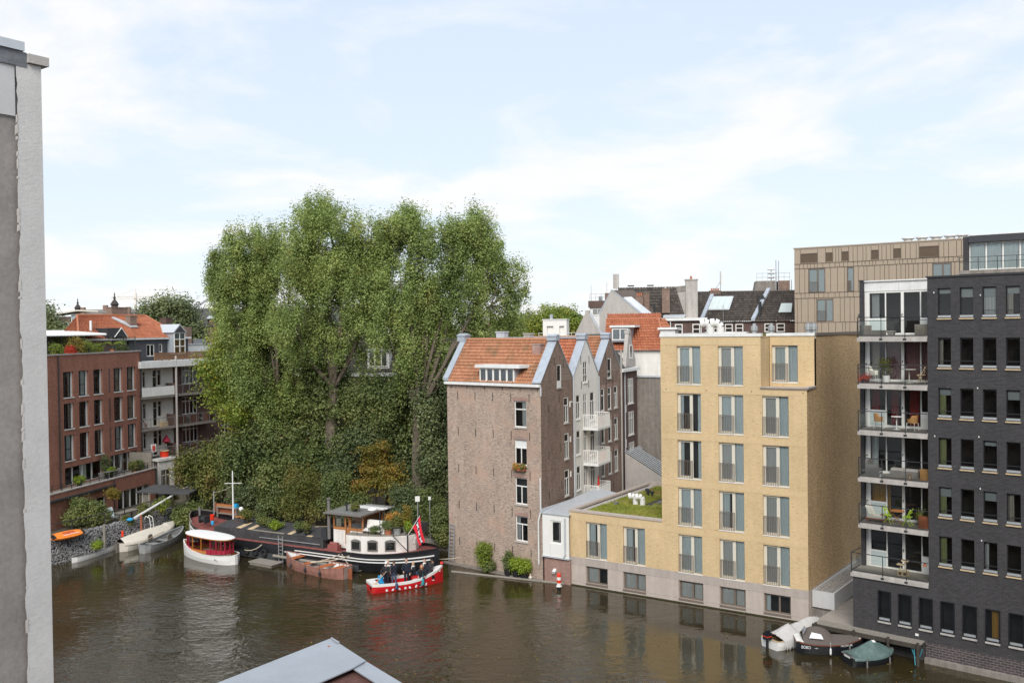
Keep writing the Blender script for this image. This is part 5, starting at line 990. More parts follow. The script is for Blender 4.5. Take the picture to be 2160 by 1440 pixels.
# house with the red hipped roof standing behind the roof terrace
TH = H.sub(5.3, 3.0)
th_ = thing('red_roof_house', 'house with red pantiled hip roof, brick stacks and a tall gabled dormer', 'house', TH)
put('wall', MB().wall(-4.2, 4, 10, 16.9, [(-1.9, -.8, 15.1, 16.4), (-.2, .3, 15.5, 16.4)], 0, .15, False).box(-4.2, 4, .9, 8, 0, 16.8), M('slate_hung', (.085, .085, .095), .8, .15), th_, TH); put('gutter', MB().box(-10, 4.2, -.3, .05, 16.902, 17.1), 'white_trim', th_, TH)
window(th_, TH, -1.9, -.8, 15.1, 16.4, .06, cells(1.1, 1.3, .1, [.5], [], .1)); window(th_, TH, -.2, .3, 15.5, 16.4, .06, cells(.5, .9, .1))
put('roof_tiles', tile_patch((-13, -.3, 17.05), (3.0, -.3, 17.05), (1.2, 3.4, 19.45), (-7.6, 3.4, 19.45), .3, .36), 'tile_red', th_, TH, kind='stuff'); put('hip_tiles', tile_patch((3.0, -.3, 17.05), (4.2, 7.4, 17.05), (2.0, 4.0, 19.45), (1.2, 3.4, 19.45), .3, .36), 'tile_red', th_, TH, kind='stuff')
ridge(th_, (-7.6, 3.4, 19.5), (1.2, 3.4, 19.5), 'tile_red', TH, .12); ridge(th_, (1.2, 3.4, 19.5), (3.0, -.3, 17.1), 'tile_red', TH, .11); ridge(th_, (-7.6, 3.4, 19.5), (-10.5, -.3, 17.1), 'tile_red', TH, .11)
put('end_wall', MB().box(-10.4, -4.2, .5, 7, 0, 17.0), 'brick_gable', th_, TH)
chimney(th_, TH, -1.9, 4.2, 17, 20.3, 2.1, .8, 'brick_gable', 0); chimney(th_, TH, -2.3, 1.7, 17.8, 19.35, .9, .7, 'brick_gable', 0); chimney(th_, TH, 4.2, 3.4, 14, 19.2, .95, .9, 'brick_brown', 0)
put('stepped_flashing', MB().extrude([(-3.8, 2.9, 19.2), (-3.5, 2.9, 19.2), (-1.8, 1.2, 18.15), (-2.8, 1.2, 18.15)], (0, -.05, .12)), 'zinc_light', th_, TH)
d_ = put('dormer', MB().box(1.0, 2.6, -.9, 2, 15.3, 17.6), 'zinc', th_, TH); put('dormer_roof', MB().extrude([(.8, -1.05, 17.6), (2.8, -1.05, 17.6), (1.8, -1.05, 18.5)], (0, 2.9, 0)), 'zinc_light', d_, TH); put('dormer_gable', MB().extrude([(1.0, -1.09, 17.62), (2.6, -1.09, 17.62), (1.8, -1.09, 18.35)], (0, .04, 0)), 'dark_metal', d_, TH); o = window(th_, TH, 1.0, 2.6, 15.3, 17.6, -1.0, cells(1.6, 2.3, .08, [.5], [.35, .68], .09), fd=.08); put('ochre_panel', MB().box(.08, 1.52, .07, .09, .08, 1.5), M('ochre_board', (.45, .28, .09), .7, .1), o)
put('flue', MB().cyl((-8.0, 1.0, 17.6), (-8.0, 1.0, 18.9), .12, .12, 8).lathe([(.5, 17.3), (.13, 17.75)], 10, (-8.0, 1.0, 0)), 'white_trim', th_, TH); put('dark_dormer', MB().extrude([(-7.3, -.5, 17.2), (-4.8, -.5, 17.2), (-5.6, -.5, 18.15), (-7.3, -.5, 18.15)], (0, 2, 0)), 'dark_metal', th_, TH)
put('dormer_gable_trim', MB().tube([(-6.5, -.55, 17.2), (-5.6, -.55, 18.15), (-4.8, -.55, 17.2)], .05, 5), 'white_paint', th_, TH)
WB = H.sub(9.4, 4.0)
wbk = thing('white_parapet_house', 'white walled low roof house with brick stack beside the dormer', 'house', WB); put('upper_wall', MB().box(0, 5, 0, 6, 14.9, 16.2), 'white_trim', wbk, WB); put('brick_wall', MB().box(.02, 4.98, .05, 6, 0, 14.9), 'brick_gable', wbk, WB); put('brick_stack', MB().box(.6, 2.0, .5, 1.5, 16.2, 18.2), 'brick_gable', wbk, WB); put('parapet', MB().box(-.05, 5.05, -.1, .2, 16.202, 16.3), 'zinc_light', wbk, WB); put('roof_unit', MB().box(2.3, 4.0, .3, 2, 16.2, 16.8), 'grey_metal', wbk, WB)
GT = Fr((-27.5, 101.5), -6)
gt = thing('garden_terrace', 'red brown terrace with white windows and tiled roof glimpsed behind the poplars', 'house', GT)
gw = [(1.2+3.1*i, 2.5+3.1*i, z, z+1.9) for i in range(9) for z in (3.2, 6.4, 9.6)]
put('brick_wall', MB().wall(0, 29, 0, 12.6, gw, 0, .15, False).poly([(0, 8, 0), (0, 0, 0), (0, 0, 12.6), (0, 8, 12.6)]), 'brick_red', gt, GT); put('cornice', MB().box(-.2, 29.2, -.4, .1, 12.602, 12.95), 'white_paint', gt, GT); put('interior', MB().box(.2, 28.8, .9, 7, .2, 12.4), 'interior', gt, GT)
for q in gw: window(gt, GT, *q, .08, cells(1.3, 1.9, .1, [.5], [.68], .1), sill=('white_trim', .08, .1))
put('roof_tiles', tile_patch((-.2, -.3, 12.9), (29.2, -.3, 12.9), (29.2, 4, 16.6), (-.2, 4, 16.6), .3, .36), 'tile_grey', gt, GT, kind='stuff'); put('rear_roof', MB().poly([(-.2, 4, 16.6), (29.2, 4, 16.6), (29.2, 8.3, 12.9), (-.2, 8.3, 12.9)]), 'roofing', gt, GT)
for x in (4.2, 11.8, 19.0):
    d_ = put('dormer', MB().box(x, x+2.4, .2, 3, 13.4, 15.3), 'white_paint', gt, GT); put('dormer_roof', MB().box(x-.2, x+2.6, -.1, 3.2, 15.302, 15.5), 'zinc_light', d_, GT); window(gt, GT, x+.15, x+2.25, 13.6, 15.2, .1, cells(2.1, 1.6, .1, [.33, .67], [], .1))
for x in (8.6, 16.5, 24.4): chimney(gt, GT, x, 4, 15.8, 18.0, 1.2, .8, 'brick_gable', 3)
# white lean-to under the balconies, shed and fences in the gardens
ax = thing('white_extension', 'white ground floor extension with cream window below the balconies', 'extension', H)
AX = H.sub(0, -2)
put('wall', MB().wall(-.05, 2.0, .9, 4.75, [(.25, 1.5, 2.0, 3.85)], 0, .12, True).box(-.02, 1.98, .8, 1.9, .9, 4.7).poly([(2.0, 0, .9), (2.0, 2, .9), (2.0, 2, 4.75), (2.0, 0, 4.75)]), 'render_white', ax, AX); put('fascia', MB().box(-.15, 2.1, -.15, 2, 4.752, 5.0), 'white_paint', ax, AX); window(ax, AX, .25, 1.5, 2.0, 3.85, .06, cells(1.25, 1.85, .07, [.55], [.7], .08), 'cream_paint')
sh = thing('garden_shed', 'dark flat roofed garden shelter with lattice side at the quay corner', 'shed', WORLD, (-31.2, 82.3, 1.6)); put('roof', MB().extrude([(-2.2, -.8, 1.9), (2.6, -1.2, 1.75), (3.0, 1.6, 1.9), (-1.6, 2.0, 2.05)], (0, 0, .12)), 'roofing', sh)
for (x, y) in ((-1.9, -.6), (2.3, -.9), (2.6, 1.3), (-1.3, 1.7)): put('post', MB().box(x-.06, x+.06, y-.06, y+.06, -.6, 1.85), 'bark_dark', sh)
for i in range(9): put('lattice_slat', MB().box(-2.0+.11*i, -1.95+.11*i, -.62, -.60, 0, 1.8), 'wood_grey', sh); put('lattice_slat', MB().box(-2.0, -1.05, -.63, -.61, .2*i, .2*i+.05), 'wood_grey', sh)
gf = thing('garden_rail', 'dark metal railing with posts along the top of the gabion wall', 'railing'); pts = [Vector((-36.4, 70.4, 1.95)), Vector((-35.0, 72.9, 1.95)), Vector((-33.6, 75.6, 1.95)), Vector((-32.8, 77.6, 1.95)), Vector((-32.1, 79.6, 1.95)), Vector((-31.4, 81.6, 1.95))]
put('top_rail', MB().tube([p+Vector((0, 0, .95)) for p in pts], .035, 6).tube([p+Vector((0, 0, .5)) for p in pts], .02, 5), 'dark_metal', gf)
for p in pts: put('post', MB().cyl(p-Vector((0, 0, .3)), p+Vector((0, 0, .97)), .045, .045, 6), 'dark_metal', gf)
wf = thing('wooden_fence', 'brown horizontal board garden fence between extension and trees', 'fence', H, (3.6, -3.2, .9))
for k in range(8): put('board', MB().box(0, 4.2, 0, .04, .1+.26*k, .32+.26*k), 'wood_fence', wf)
for x in (0, 1.4, 2.8, 4.1): put('post', MB().box(x, x+.1, .04, .12, 0, 2.3), 'wood_fence', wf)
ms = thing('spare_mast', 'long white mast lying over the garden railing', 'mast'); put('pole', MB().cyl((-31.8, 77.2, 2.15), (-28.6, 86.0, 4.3), .11, .07, 10), 'white_trim', ms)
# ------------------------------------------------------------------ boats
def sec(t, L, B, sheer, bow, stern, tr, bot, flare, peak=.42, full=1.7, blunt=0.):
    """half-beam and sheer height at t (0 stern, 1 bow)"""
    if t < peak: b = tr+(1-tr)*(1-(1-t/peak)**2.4)**(1/1.9)
    else:
        q = (t-peak)/(1-peak); b = (1-q**full)**(1/1.25) if q < 1 else 0
        b = max(b, blunt*(1-q))
    b *= B/2; z = sheer+(bow-sheer)*max(0, (t-.4)/.6)**2+(stern-sheer)*max(0, (.4-t)/.4)**2
    return b, z
def hull_grid(L, B, sheer, bow, stern, tr=.7, bot=-.25, flare=.86, n=18, inset=0., zb=None, rake=.0, peak=.42, full=1.7, tuck=0.):
    P = []
    for i in range(n+1):
        t = i/n; b, z = sec(t, L, B, sheer, bow, stern, tr, bot, flare, peak, full); b = max(b-inset, .004); zb_ = bot if zb is None else zb
        lift = max(0, (t-.75)/.25)**2*(abs(zb_)+.0)*.9+max(0, (.2-t)/.2)**2*tuck
        row = []
        for (fy, fz) in ((1, 1), (.985, .66), (flare+.04, .3), (flare-.08, .06), (.45, 0), (0, -.02)):
            zz_ = (zb_+lift)+(z-(zb_+lift))*fz; xx = t*L-rake*L*(1-fz)*max(0, (t-.6)/.4)
            row.append((xx+(inset if i == 0 else 0), b*fy, zz_))
        P.append(row+[(x, -y, z_) for x, y, z_ in row[-2::-1]])
    return P
def open_boat(name, label, cat, fr, L, B, sheer, bow, stern, mo, mi, mg, thwarts=(), tr=.7, floor=.12, thick=.045, group=None, gun=.06, scale=(1, 1, 1), **k):
    o = thing(name, label, cat, fr, group=group, scale=scale)
    P = hull_grid(L, B, sheer, bow, stern, tr, **k); mb = MB().grid(P); mb.poly([P[0][j] for j in range(len(P[0]))][::-1]); put('hull', mb, mo, o, smooth=False)
    Q = hull_grid(L*.995, B, sheer-.005, bow-.005, stern-.005, tr, inset=thick, zb=floor, **{a: b for a, b in k.items() if a != 'bot'}); mb = MB().grid([r[::-1] for r in Q]); mb.poly(Q[0]); put('inner_hull', mb, mi, o)
    mb = MB()
    for sgn in (1, -1):
        for i in range(len(P)-1):
            a, b = Vector(P[i][0]), Vector(P[i+1][0]); c, d = Vector(Q[i][0]), Vector(Q[i+1][0])
            for v in (a, b, c, d): v.y *= sgn
            a.y += sgn*.015; b.y += sgn*.015; c.y -= sgn*gun; d.y -= sgn*gun
            if c.y*sgn < 0: c.y = 0
            if d.y*sgn < 0: d.y = 0
            mb.extrude([a, b, d, c] if sgn > 0 else [c, d, b, a], (0, 0, .03))
    mb.box(-.02, thick+gun, -P[0][0][1], P[0][0][1], stern-.002, stern+.031)
    put('gunwale', mb, mg, o)
    for (x, z, w, m_) in thwarts:
        b, _ = sec(x/L, L, B, sheer, bow, stern, tr, 0, 0, k.get('peak', .42), k.get('full', 1.7)); put('thwart', MB().box(x-w/2, x+w/2, -b+.06, b-.06, z-.04, z), m_, o)
    return o
def cover(o, L, B, sheer, bow, stern, tr, ridge_z, mat, x0=.02, x1=.98, peaks=None, n=40, drop=.1, name='canvas_cover', fold=.02, seed=1, hang=0., **k):
    """canvas draped over a ridge from gunwale to gunwale"""
    rs = random.Random(seed); P = []
    for i in range(n+1):
        t = x0+(x1-x0)*i/n; b, z = sec(t, L, B, sheer, bow, stern, tr, 0, 0, k.get('peak', .42), k.get('full', 1.7)); b += .04
        rz = ridge_z(t) if callable(ridge_z) else ridge_z; row = []; m = 20
        for j in range(m+1):
            s = -1+2*j/m; a = abs(s); w = fold*math.sin(i*1.9+j*2.3+rs.uniform(-1, 1))
            if a > .9: zz_ = z-(drop+hang*rs.uniform(.4, 1))*(a-.9)/.1; yy = math.copysign(b*1.02, s)
            else: zz_ = z+.03+(rz-z)*(1-(a/.9)**1.25)+w*(1-a); yy = s/.9*b
            row.append((t*L+fold*rs.uniform(-.3, .3), yy, zz_))
        P.append(row)
    return put(name, MB().grid(P), mat, o, smooth=True)
def sagline(a, b, sag, n=8):
    a, b = Vector(a), Vector(b); return [a.lerp(b, i/n)-Vector((0, 0, sag*4*(i/n)*(1-i/n))) for i in range(n+1)]
def fender(o, fr, p, mat='black_pot', r=.1, l=.45, name='fender'): return put(name, MB().lathe([(0, 0), (r*.7, .03), (r, .1), (r, l-.1), (r*.6, l-.02), (0, l)], 10, (p[0], p[1], p[2])).cyl((p[0], p[1], p[2]+l), (p[0], p[1], p[2]+l+.35), .012, .012, 4), mat, o)
# --- the barge
BG_ = Fr((-27.0, 77.9), -28.0)
bt = thing('canal_barge', 'long black canal barge with white aft cabin and wooden wheelhouse', 'houseboat', BG_)
LB_ = 24.4
def bsec(x):
    t = x/LB_; f = 1-math.exp(-max(x, 0)/1.5) if x < 8 else 1; s = 1 if x < 18.5 else max(0., 1-((x-18.5)/5.9)**2.3)
    b = 2.35*min(1, f**.7)*max(s, .0)**.8
    z = 1.42+1.2*max(0, (6.0-x)/6.0)**2+.45*max(0, (x-19)/5.4)**1.6
    return b, z
xs_ = [0, .15, .5, 1, 1.8, 3, 4.5, 6, 8, 10, 12, 14, 16, 18, 19.5, 20.8, 22, 22.9, 23.6, 24.1, 24.4]
def bhull(z_top_off=0., inset=0., zmin=-.6, zl=None):
    P = []
    for x in xs_:
        b, z = bsec(x); b = max(b-inset, .01); row = []; st = max(0, (x-18.5)/5.9)**1.6; bw = max(0, (1.6-x)/1.6)
        for (fy, fz) in ((1.0, 1.0), (1.02, .72), (1.0, .45), (.98*(1-.55*st), .12), (.86*(1-.75*st), -.25), (.4*(1-.9*st), -.6), (0, -.62)):
            zz_ = (z+z_top_off)*fz if fz > 0 else fz
            row.append((x-.0*bw+.25*st*(fz < .4)*-1.2*(1-fz), b*fy, zz_))
        P.append(row+[(a, -b_, c) for a, b_, c in row[-2::-1]])
    return P
P = bhull(); put('hull', MB().grid(P), 'hull_black', bt, smooth=True)
def strip(z0, z1, off, mat, name, xa=0, xb=LB_, side=(-1,), rel=True):
    if side == (-1,): strip(z0, z1, off, mat, name, xa, xb, (1,))
    mb = MB()
    for sg in side:
        xx = [x for x in np.linspace(xa, xb, 60)]
        for a, b in zip(xx[:-1], xx[1:]):
            (ba, za), (bb_, zb) = bsec(a), bsec(b); q = [(a, sg*(ba*1.012+off), za*z0), (b, sg*(bb_*1.012+off), zb*z0), (b, sg*(bb_*1.012+off), zb*z1), (a, sg*(ba*1.012+off), za*z1)]
            mb.poly(q if sg < 0 else q[::-1]); mb.poly([(a, sg*(ba*1.012+off), za*z1), (b, sg*(bb_*1.012+off), zb*z1), (b, sg*bb_, zb*z1), (a, sg*ba, za*z1)]); mb.poly([(a, sg*(ba*1.012+off), za*z0), (b, sg*(bb_*1.012+off), zb*z0), (b, sg*bb_, zb*z0), (a, sg*ba, za*z0)])
    return put(name, mb, mat, bt)
strip(.94, 1.0, .05, 'red_deck', 'rubbing_strake', 1.2, 17.5); strip(.72, .77, .035, 'boat_white', 'white_line', 13, 24.2); strip(.58, .63, .035, 'boat_white', 'white_line', 12, 24.0); strip(.74, .785, .035, 'boat_white', 'white_line', .1, 4.5); strip(.62, .66, .035, 'boat_white', 'white_line', .1, 5.5); strip(.95, 1.03, .05, 'wood_grey', 'bulwark_cap', .02, 1.6); strip(.93, 1.02, .045, 'black_paint', 'bulwark_cap', 17.5, 24.3)
strip(.05, .40, .02, 'hull_grey', 'grey_boot_top', 4.5, 19)
mb = MB()                                                            # decks
def deckz(x): return bsec(x)[1]-(.42 if x < 5 else .16)
xx = np.linspace(.25, 24.1, 50)
for a, b in zip(xx[:-1], xx[1:]): mb.poly([(a, -bsec(a)[0]*.97, deckz(a)), (b, -bsec(b)[0]*.97, deckz(b)), (b, bsec(b)[0]*.97, deckz(b)), (a, bsec(a)[0]*.97, deckz(a))])
put('deck', mb, 'red_deck', bt)
hc = []                                                              # cargo hatch: long low curved cover, planks across
def hz(y): return 2.28-.26*(abs(y)/1.75)**2
mb = MB(); PP = [[(x, y, hz(y)-.25*max(0, (4.6-x))) for y in np.linspace(-1.75, 1.75, 11)] for x in (4.0, 4.4, 6, 8, 10, 12, 14, 15.2)]; mb.grid(PP)
mb.box(4.1, 15.2, -1.75, -1.70, 1.2, 2.0).box(4.1, 15.2, 1.70, 1.75, 1.2, 2.0).box(15.15, 15.2, -1.7, 1.7, 1.2, 2.0).box(3.98, 4.05, -1.7, 1.7, 1.2, 1.95)
put('hatch_cover', mb, M('hatch_felt', (.055, .053, .055), .85, .35, scale=2), bt)
for (x, w, y0, y1, m_) in ((5.6, .16, -.9, 1.3, 'wood_red'), (6.4, .55, -1.7, -.6, 'wood_pale'), (7.6, .5, -1.72, -.9, 'wood_pale'), (11.7, .45, -1.72, -.5, 'wood_pale'), (13.6, .5, -1.72, .2, 'wood_pale'), (12.6, .4, .4, 1.6, 'wood_pale')):
    put('hatch_plank', MB().poly([(x, y0, hz(y0)+.03), (x+w, y0, hz(y0)+.03), (x+w*.9+.2, y1, hz(y1)+.03), (x+.2, y1, hz(y1)+.03)]).poly([(x, y0, hz(y0)+.0), (x+w, y0, hz(y0)+.0), (x+w, y0, hz(y0)+.03), (x, y0, hz(y0)+.03)]), m_, bt)
put('hatch_walkway', MB().box(8.2, 11.4, -1.78, -1.5, 2.0, 2.06), 'wood_grey', bt); put('side_rail', MB().box(9, 15, -1.9, -1.86, 1.55, 1.6), 'galvanised', bt)
put('workbench', MB().box(1.2, 3.6, 1.2, 1.9, 2.75, 2.82).box(1.25, 1.35, 1.25, 1.35, 1.9, 2.75).box(3.4, 3.5, 1.25, 1.35, 1.6, 2.75).box(1.3, 3.5, 1.3, 1.8, 2.2, 2.26), 'wood_grey', bt); put('plank_pile', MB().box(1.1, 2.8, 1.4, 1.55, 2.82, 2.95).box(1.5, 3.2, 1.6, 1.75, 2.82, 2.9), 'wood_warm', bt); put('bow_bulwark_board', MB().box(.7, 3.2, 1.55, 1.62, 2.2, 3.0), 'wood_red', bt)
put('winch', MB().cyl((1.8, -.9, 2.2), (2.3, -.9, 2.2), .22, .22, 10).box(1.7, 1.8, -1.2, -.6, 1.9, 2.5).box(2.3, 2.4, -1.2, -.6, 1.9, 2.5), 'dark_metal', bt); put('samson_post', MB().cyl((.9, -.3, 1.8), (.9, -.3, 3.0), .09, .09, 8), 'grey_weather', bt)
put('stay_post', MB().cyl((1.0, 1.2, 2.1), (1.0, 1.2, 4.1), .05, .05, 6), 'galvanised', bt)
mst = put('mast', MB().cyl((3.9, .5, 1.9), (3.9, .5, 6.1), .075, .045, 8), 'white_trim', bt); put('crossbar', MB().cyl((3.0, .5, 5.0), (4.9, .5, 5.15), .03, .03, 6), 'white_trim', mst); put('stay', MB().tube(sagline((3.9, .5, 4.9), (1.0, 1.2, 4.0), .12), .02, 4), 'rope', mst)
sp = put('stove_pipe', MB().cyl((15.6, -1.5, 2.0), (15.6, -1.5, 4.95), .13, .11, 10).cyl((15.6, -1.5, 4.95), (15.6, -1.5, 5.05), .17, .19, 10), 'grey_weather', bt); put('engine_box', MB().box(15.0, 15.5, -1.7, -.9, 1.9, 2.75), 'dark_metal', bt)
# aft cabin, curved towards the stern
cp = [(17.7, -2.15), (19.0, -1.98), (20.2, -1.6), (21.2, -1.05), (21.9, -.4), (22.2, .3)]
cpo = cp+[(22.0, 1.0), (21.2, 1.5), (20, 1.85), (17.7, 2.1)]
def along(path, d):
    for a, b in zip(path[:-1], path[1:]):
        a, b = Vector(a), Vector(b); l = (b-a).length
        if d <= l: return a+(b-a)*(d/l), (b-a).normalized()
        d -= l
    return Vector(path[-1]), Vector((1, 0))
mb = MB()
for a, b in zip(cpo[:-1], cpo[1:]): mb.poly([(a[0], a[1], 1.25), (b[0], b[1], 1.25), (b[0], b[1], 2.62), (a[0], a[1], 2.62)])
mb.poly([(17.7, 2.1, 1.25), (17.7, -2.15, 1.25), (17.7, -2.15, 2.62), (17.7, 2.1, 2.62)]); put('aft_cabin', mb, M('cabin_white', (.74, .71, .66), .5, .10, streak=.12), bt)
put('cabin_roof', MB().extrude([(x, y, 2.622) for x, y in cpo], (0, 0, .06)), 'wood_grey', bt)
for d in (.45, 1.75, 3.05):
    (p, t_) = along(cp, d); (q, t2) = along(cp, d+.78); n_ = Vector((t_.y, -t_.x)); deg = math.degrees(math.atan2((q-p).y, (q-p).x)); wf_ = BG_.sub(p.x+n_.x*.08, p.y+n_.y*.08, 1.55, deg)
    w = window(bt, wf_, 0, .78, 0, .72, 0, [(.07, .71, .08, .64)], 'grey_weather', fd=.04, name='cabin_window'); put('window_arch', MB().extrude([(.0, -.01, .72), (.78, -.01, .72), (.6, -.01, .80), (.39, -.01, .83), (.18, -.01, .80)], (0, .05, 0)), 'grey_weather', w)
    put('dark_inside', MB().box(.02, .76, .045, .09, .02, .70), 'interior', w)
# wheelhouse
put('wheelhouse_base', MB().box(15.9, 18.6, -1.35, 1.1, 1.4, 2.75), 'cabin_white', bt)
wh_ = MB()
for (x, y) in ((15.9, -1.35), (16.95, -1.35), (17.45, -1.35), (18.55, -1.35), (15.9, 1.05), (18.55, 1.05)): wh_.box(x, x+.09, y, y+.09, 2.75, 3.95)
wh_.box(15.9, 18.64, -1.36, -1.26, 2.752, 2.95).box(15.9, 18.64, -1.36, -1.26, 3.8, 3.96).box(18.53, 18.64, -1.25, 1.1, 2.752, 2.95).box(18.53, 18.64, -1.25, 1.1, 3.8, 3.96).box(15.9, 16.0, -1.25, 1.1, 2.752, 2.95).box(15.9, 16.0, -1.25, 1.1, 3.8, 3.96)
put('wheelhouse_frame', wh_, 'wood_warm', bt); put('wheelhouse_door', MB().wall(17.04, 17.45, 1.75, 3.8, [(17.12, 17.37, 2.85, 3.65)], -1.40, .05), 'wood_warm', bt)

for q_ in ([(16, -1.3, 2.95), (16.95, -1.3, 2.95), (16.95, -1.3, 3.8), (16, -1.3, 3.8)], [(17.5, -1.3, 2.95), (18.55, -1.3, 2.95), (18.55, -1.3, 3.8), (17.5, -1.3, 3.8)], [(18.58, -1.2, 2.95), (18.58, 1.05, 2.95), (18.58, 1.05, 3.8), (18.58, -1.2, 3.8)]): put('wheelhouse_pane', MB().poly(q_), 'glass', bt)
put('wheelhouse_back', MB().box(15.95, 18.5, 1.06, 1.1, 2.75, 3.95), 'wood_warm', bt)
put('curtain', pleated(.5, .85), 'curtain_beige', bt, at=(16.05, -1.2, 2.95))
put('wheelhouse_roof', MB().extrude([(15.4, -1.9, 3.96), (18.9, -1.9, 3.96), (19.1, 1.3, 4.06), (15.6, 1.3, 4.06)], (0, 0, .1)), 'grey_weather', bt)
for i in range(6):
    for j in range(2): put('roof_slate', MB().box(15.7+.36*i, 16.0+.36*i, -1.5+.75*j, -.85+.75*j, 4.075, 4.115), 'alu', bt)
put('roof_pipe', MB().cyl((16.9, -1.0, 4.08), (16.9, -1.0, 4.6), .07, .07, 8).cyl((16.9, -1.0, 4.6), (16.9, -1.0, 4.66), .11, .11, 8), 'dark_metal', bt)
put('board_stack', MB().box(16.2, 19.3, .3, .55, 4.13, 4.2).box(16.6, 19.4, .6, .85, 4.14, 4.2), 'white_trim', bt)
ld = put('roof_ladder', MB().box(17.0, 19.6, .88, .93, 4.2, 4.27).box(17.0, 19.6, 1.25, 1.3, 4.2, 4.27), 'alu', bt)
for i in range(9): put('rung', MB().box(17.2+.27*i, 17.24+.27*i, .93, 1.25, 4.21, 4.25), 'alu', ld)
put('lifebuoy', MB().grid([[((.28+.08*math.cos(b))*math.cos(a)+18.6, (.28+.08*math.cos(b))*math.sin(a)-.1, 4.2+.08*math.sin(b)) for b in np.linspace(0, 2*math.pi, 9)] for a in np.linspace(0, 2*math.pi, 17)]), 'cap_white', bt)
put('deck_bench', MB().extrude([(18.75, -1.1, 2.7), (18.75, -.9, 2.7), (18.75, -.7, 3.6), (18.75, -.9, 3.6)], (1.6, 0, 0)).extrude([(18.75, -1.55, 2.9), (20.2, -1.35, 2.9), (20.3, -.8, 3.05), (18.75, -.9, 3.05)], (0, 0, .05)), 'cabin_white', bt)
rl_ = MB()
for i, d in enumerate((0, .9, 1.8, 2.7, 3.6, 4.5)):
    p, _ = along(cp, d); rl_.cyl((p.x, p.y+.05, 2.68), (p.x, p.y+.05, 3.25), .018, .018, 5)
    if i: q, _ = along(cp, d-.9); rl_.cyl((q.x, q.y+.05, 3.25), (p.x, p.y+.05, 3.25), .015, .015, 5)
put('cabin_railing', rl_, 'dark_metal', bt); put('lamp_post', MB().cyl((20.3, -1.5, 2.68), (20.3, -1.5, 4.4), .03, .03, 6), 'dark_metal', bt)
put('water_tank', MB().box(21.3, 22.6, .2, 1.3, 2.66, 3.35), 'dark_metal', bt); put('spoked_wheel', MB().grid([[(22.55, -.35+(.3+.04*math.cos(b))*math.cos(a), 2.35+(.3+.04*math.cos(b))*math.sin(a)) for b in np.linspace(0, 2*math.pi, 6)] for a in np.linspace(0, 2*math.pi, 17)]).cyl((22.55, -.65, 2.35), (22.55, -.05, 2.35), .025, .025, 4).cyl((22.55, -.35, 2.05), (22.55, -.35, 2.65), .025, .025, 4).cyl((22.55, -.56, 2.14), (22.55, -.14, 2.56), .025, .025, 4).cyl((22.55, -.56, 2.56), (22.55, -.14, 2.14), .025, .025, 4), 'cap_white', bt)
put('stern_frame', MB().cyl((22.3, -.9, 1.5), (22.3, -.9, 2.8), .06, .06, 6).cyl((22.3, -.9, 1.6), (21.3, -1.3, 2.7), .035, .035, 5).cyl((21.2, -1.3, 2.72), (22.3, -.9, 2.78), .03, .03, 5), 'dark_metal', bt)
fs = put('flag_staff', MB().cyl((22.3, -.9, 2.75), (23.4, -.9, 4.3), .025, .02, 6), 'cap_white', bt)
fg = [[(22.75+.6*u+v*(.62-.2*u)+.02*math.sin(5*v), -.9+.07*math.sin(6*v+2*u), 3.38+.85*u-v*(1.25+.55*u)+.0) for v in np.linspace(0, 1, 14)] for u in np.linspace(0, 1, 10)]
def flagmat():
    m, t, b = newmat('city_flag'); uv = N(t, 'ShaderNodeUVMap'); s = N(t, 'ShaderNodeSeparateXYZ'); t.links.new(uv.outputs[0], s.inputs[0])
    def mt(op, a, b_=None):
        n = N(t, 'ShaderNodeMath', operation=op)
        for i, v in enumerate((a, b_)):
            if v is None: continue
            if isinstance(v, (int, float)): n.inputs[i].default_value = v
            else: t.links.new(v, n.inputs[i])
        return n.outputs[0]
    u, v = s.outputs[0], s.outputs[1]; band = mt('LESS_THAN', mt('ABSOLUTE', mt('SUBTRACT', u, .5)), .17); cross = None
    for c in (.18, .5, .82):
        du, dv = mt('SUBTRACT', u, .5), mt('SUBTRACT', v, c); k = mt('LESS_THAN', mt('MINIMUM', mt('ABSOLUTE', mt('SUBTRACT', du, dv)), mt('ABSOLUTE', mt('ADD', du, dv))), .05); k = mt('MULTIPLY', k, mt('LESS_THAN', mt('MAXIMUM', mt('ABSOLUTE', du), mt('ABSOLUTE', dv)), .125)); cross = k if cross is None else mt('MAXIMUM', cross, k)
    m1 = N(t, 'ShaderNodeMix', data_type='RGBA'); t.links.new(band, m1.inputs[0]); m1.inputs[6].default_value = (.75, .02, .045, 1); m1.inputs[7].default_value = (.015, .015, .018, 1)
    m2 = N(t, 'ShaderNodeMix', data_type='RGBA'); t.links.new(cross, m2.inputs[0]); t.links.new(m1.outputs[2], m2.inputs[6]); m2.inputs[7].default_value = (.85, .85, .85, 1); t.links.new(m2.outputs[2], b.inputs['Base Color']); b.inputs['Roughness'].default_value = .8; MATS['city_flag'] = m
flagmat()
put('flag', MB().grid(fg, [[(u, v) for v in np.linspace(0, 1, 14)] for u in np.linspace(0, 1, 10)]), 'city_flag', fs, smooth=True)
for (a, b, s) in (((17.3, -2.4, 1.2), (15.2, -3.2, .55), .1), ((18.2, -2.38, 1.2), (15.2, -3.1, .6), .15), ((17.5, -2.42, 1.25), (20.2, -2.05, 1.2), 1.1), ((9.8, -2.45, 1.2), (8.9, -3.4, .9), .2), ((21.8, -1.3, 1.5), (25.2, 1.6, .9), .25), ((.2, -.35, 2.0), (3.4, -2.4, 1.0), .5)): put('mooring_rope', MB().tube(sagline(a, b, s), .03, 5), 'rope', bt)
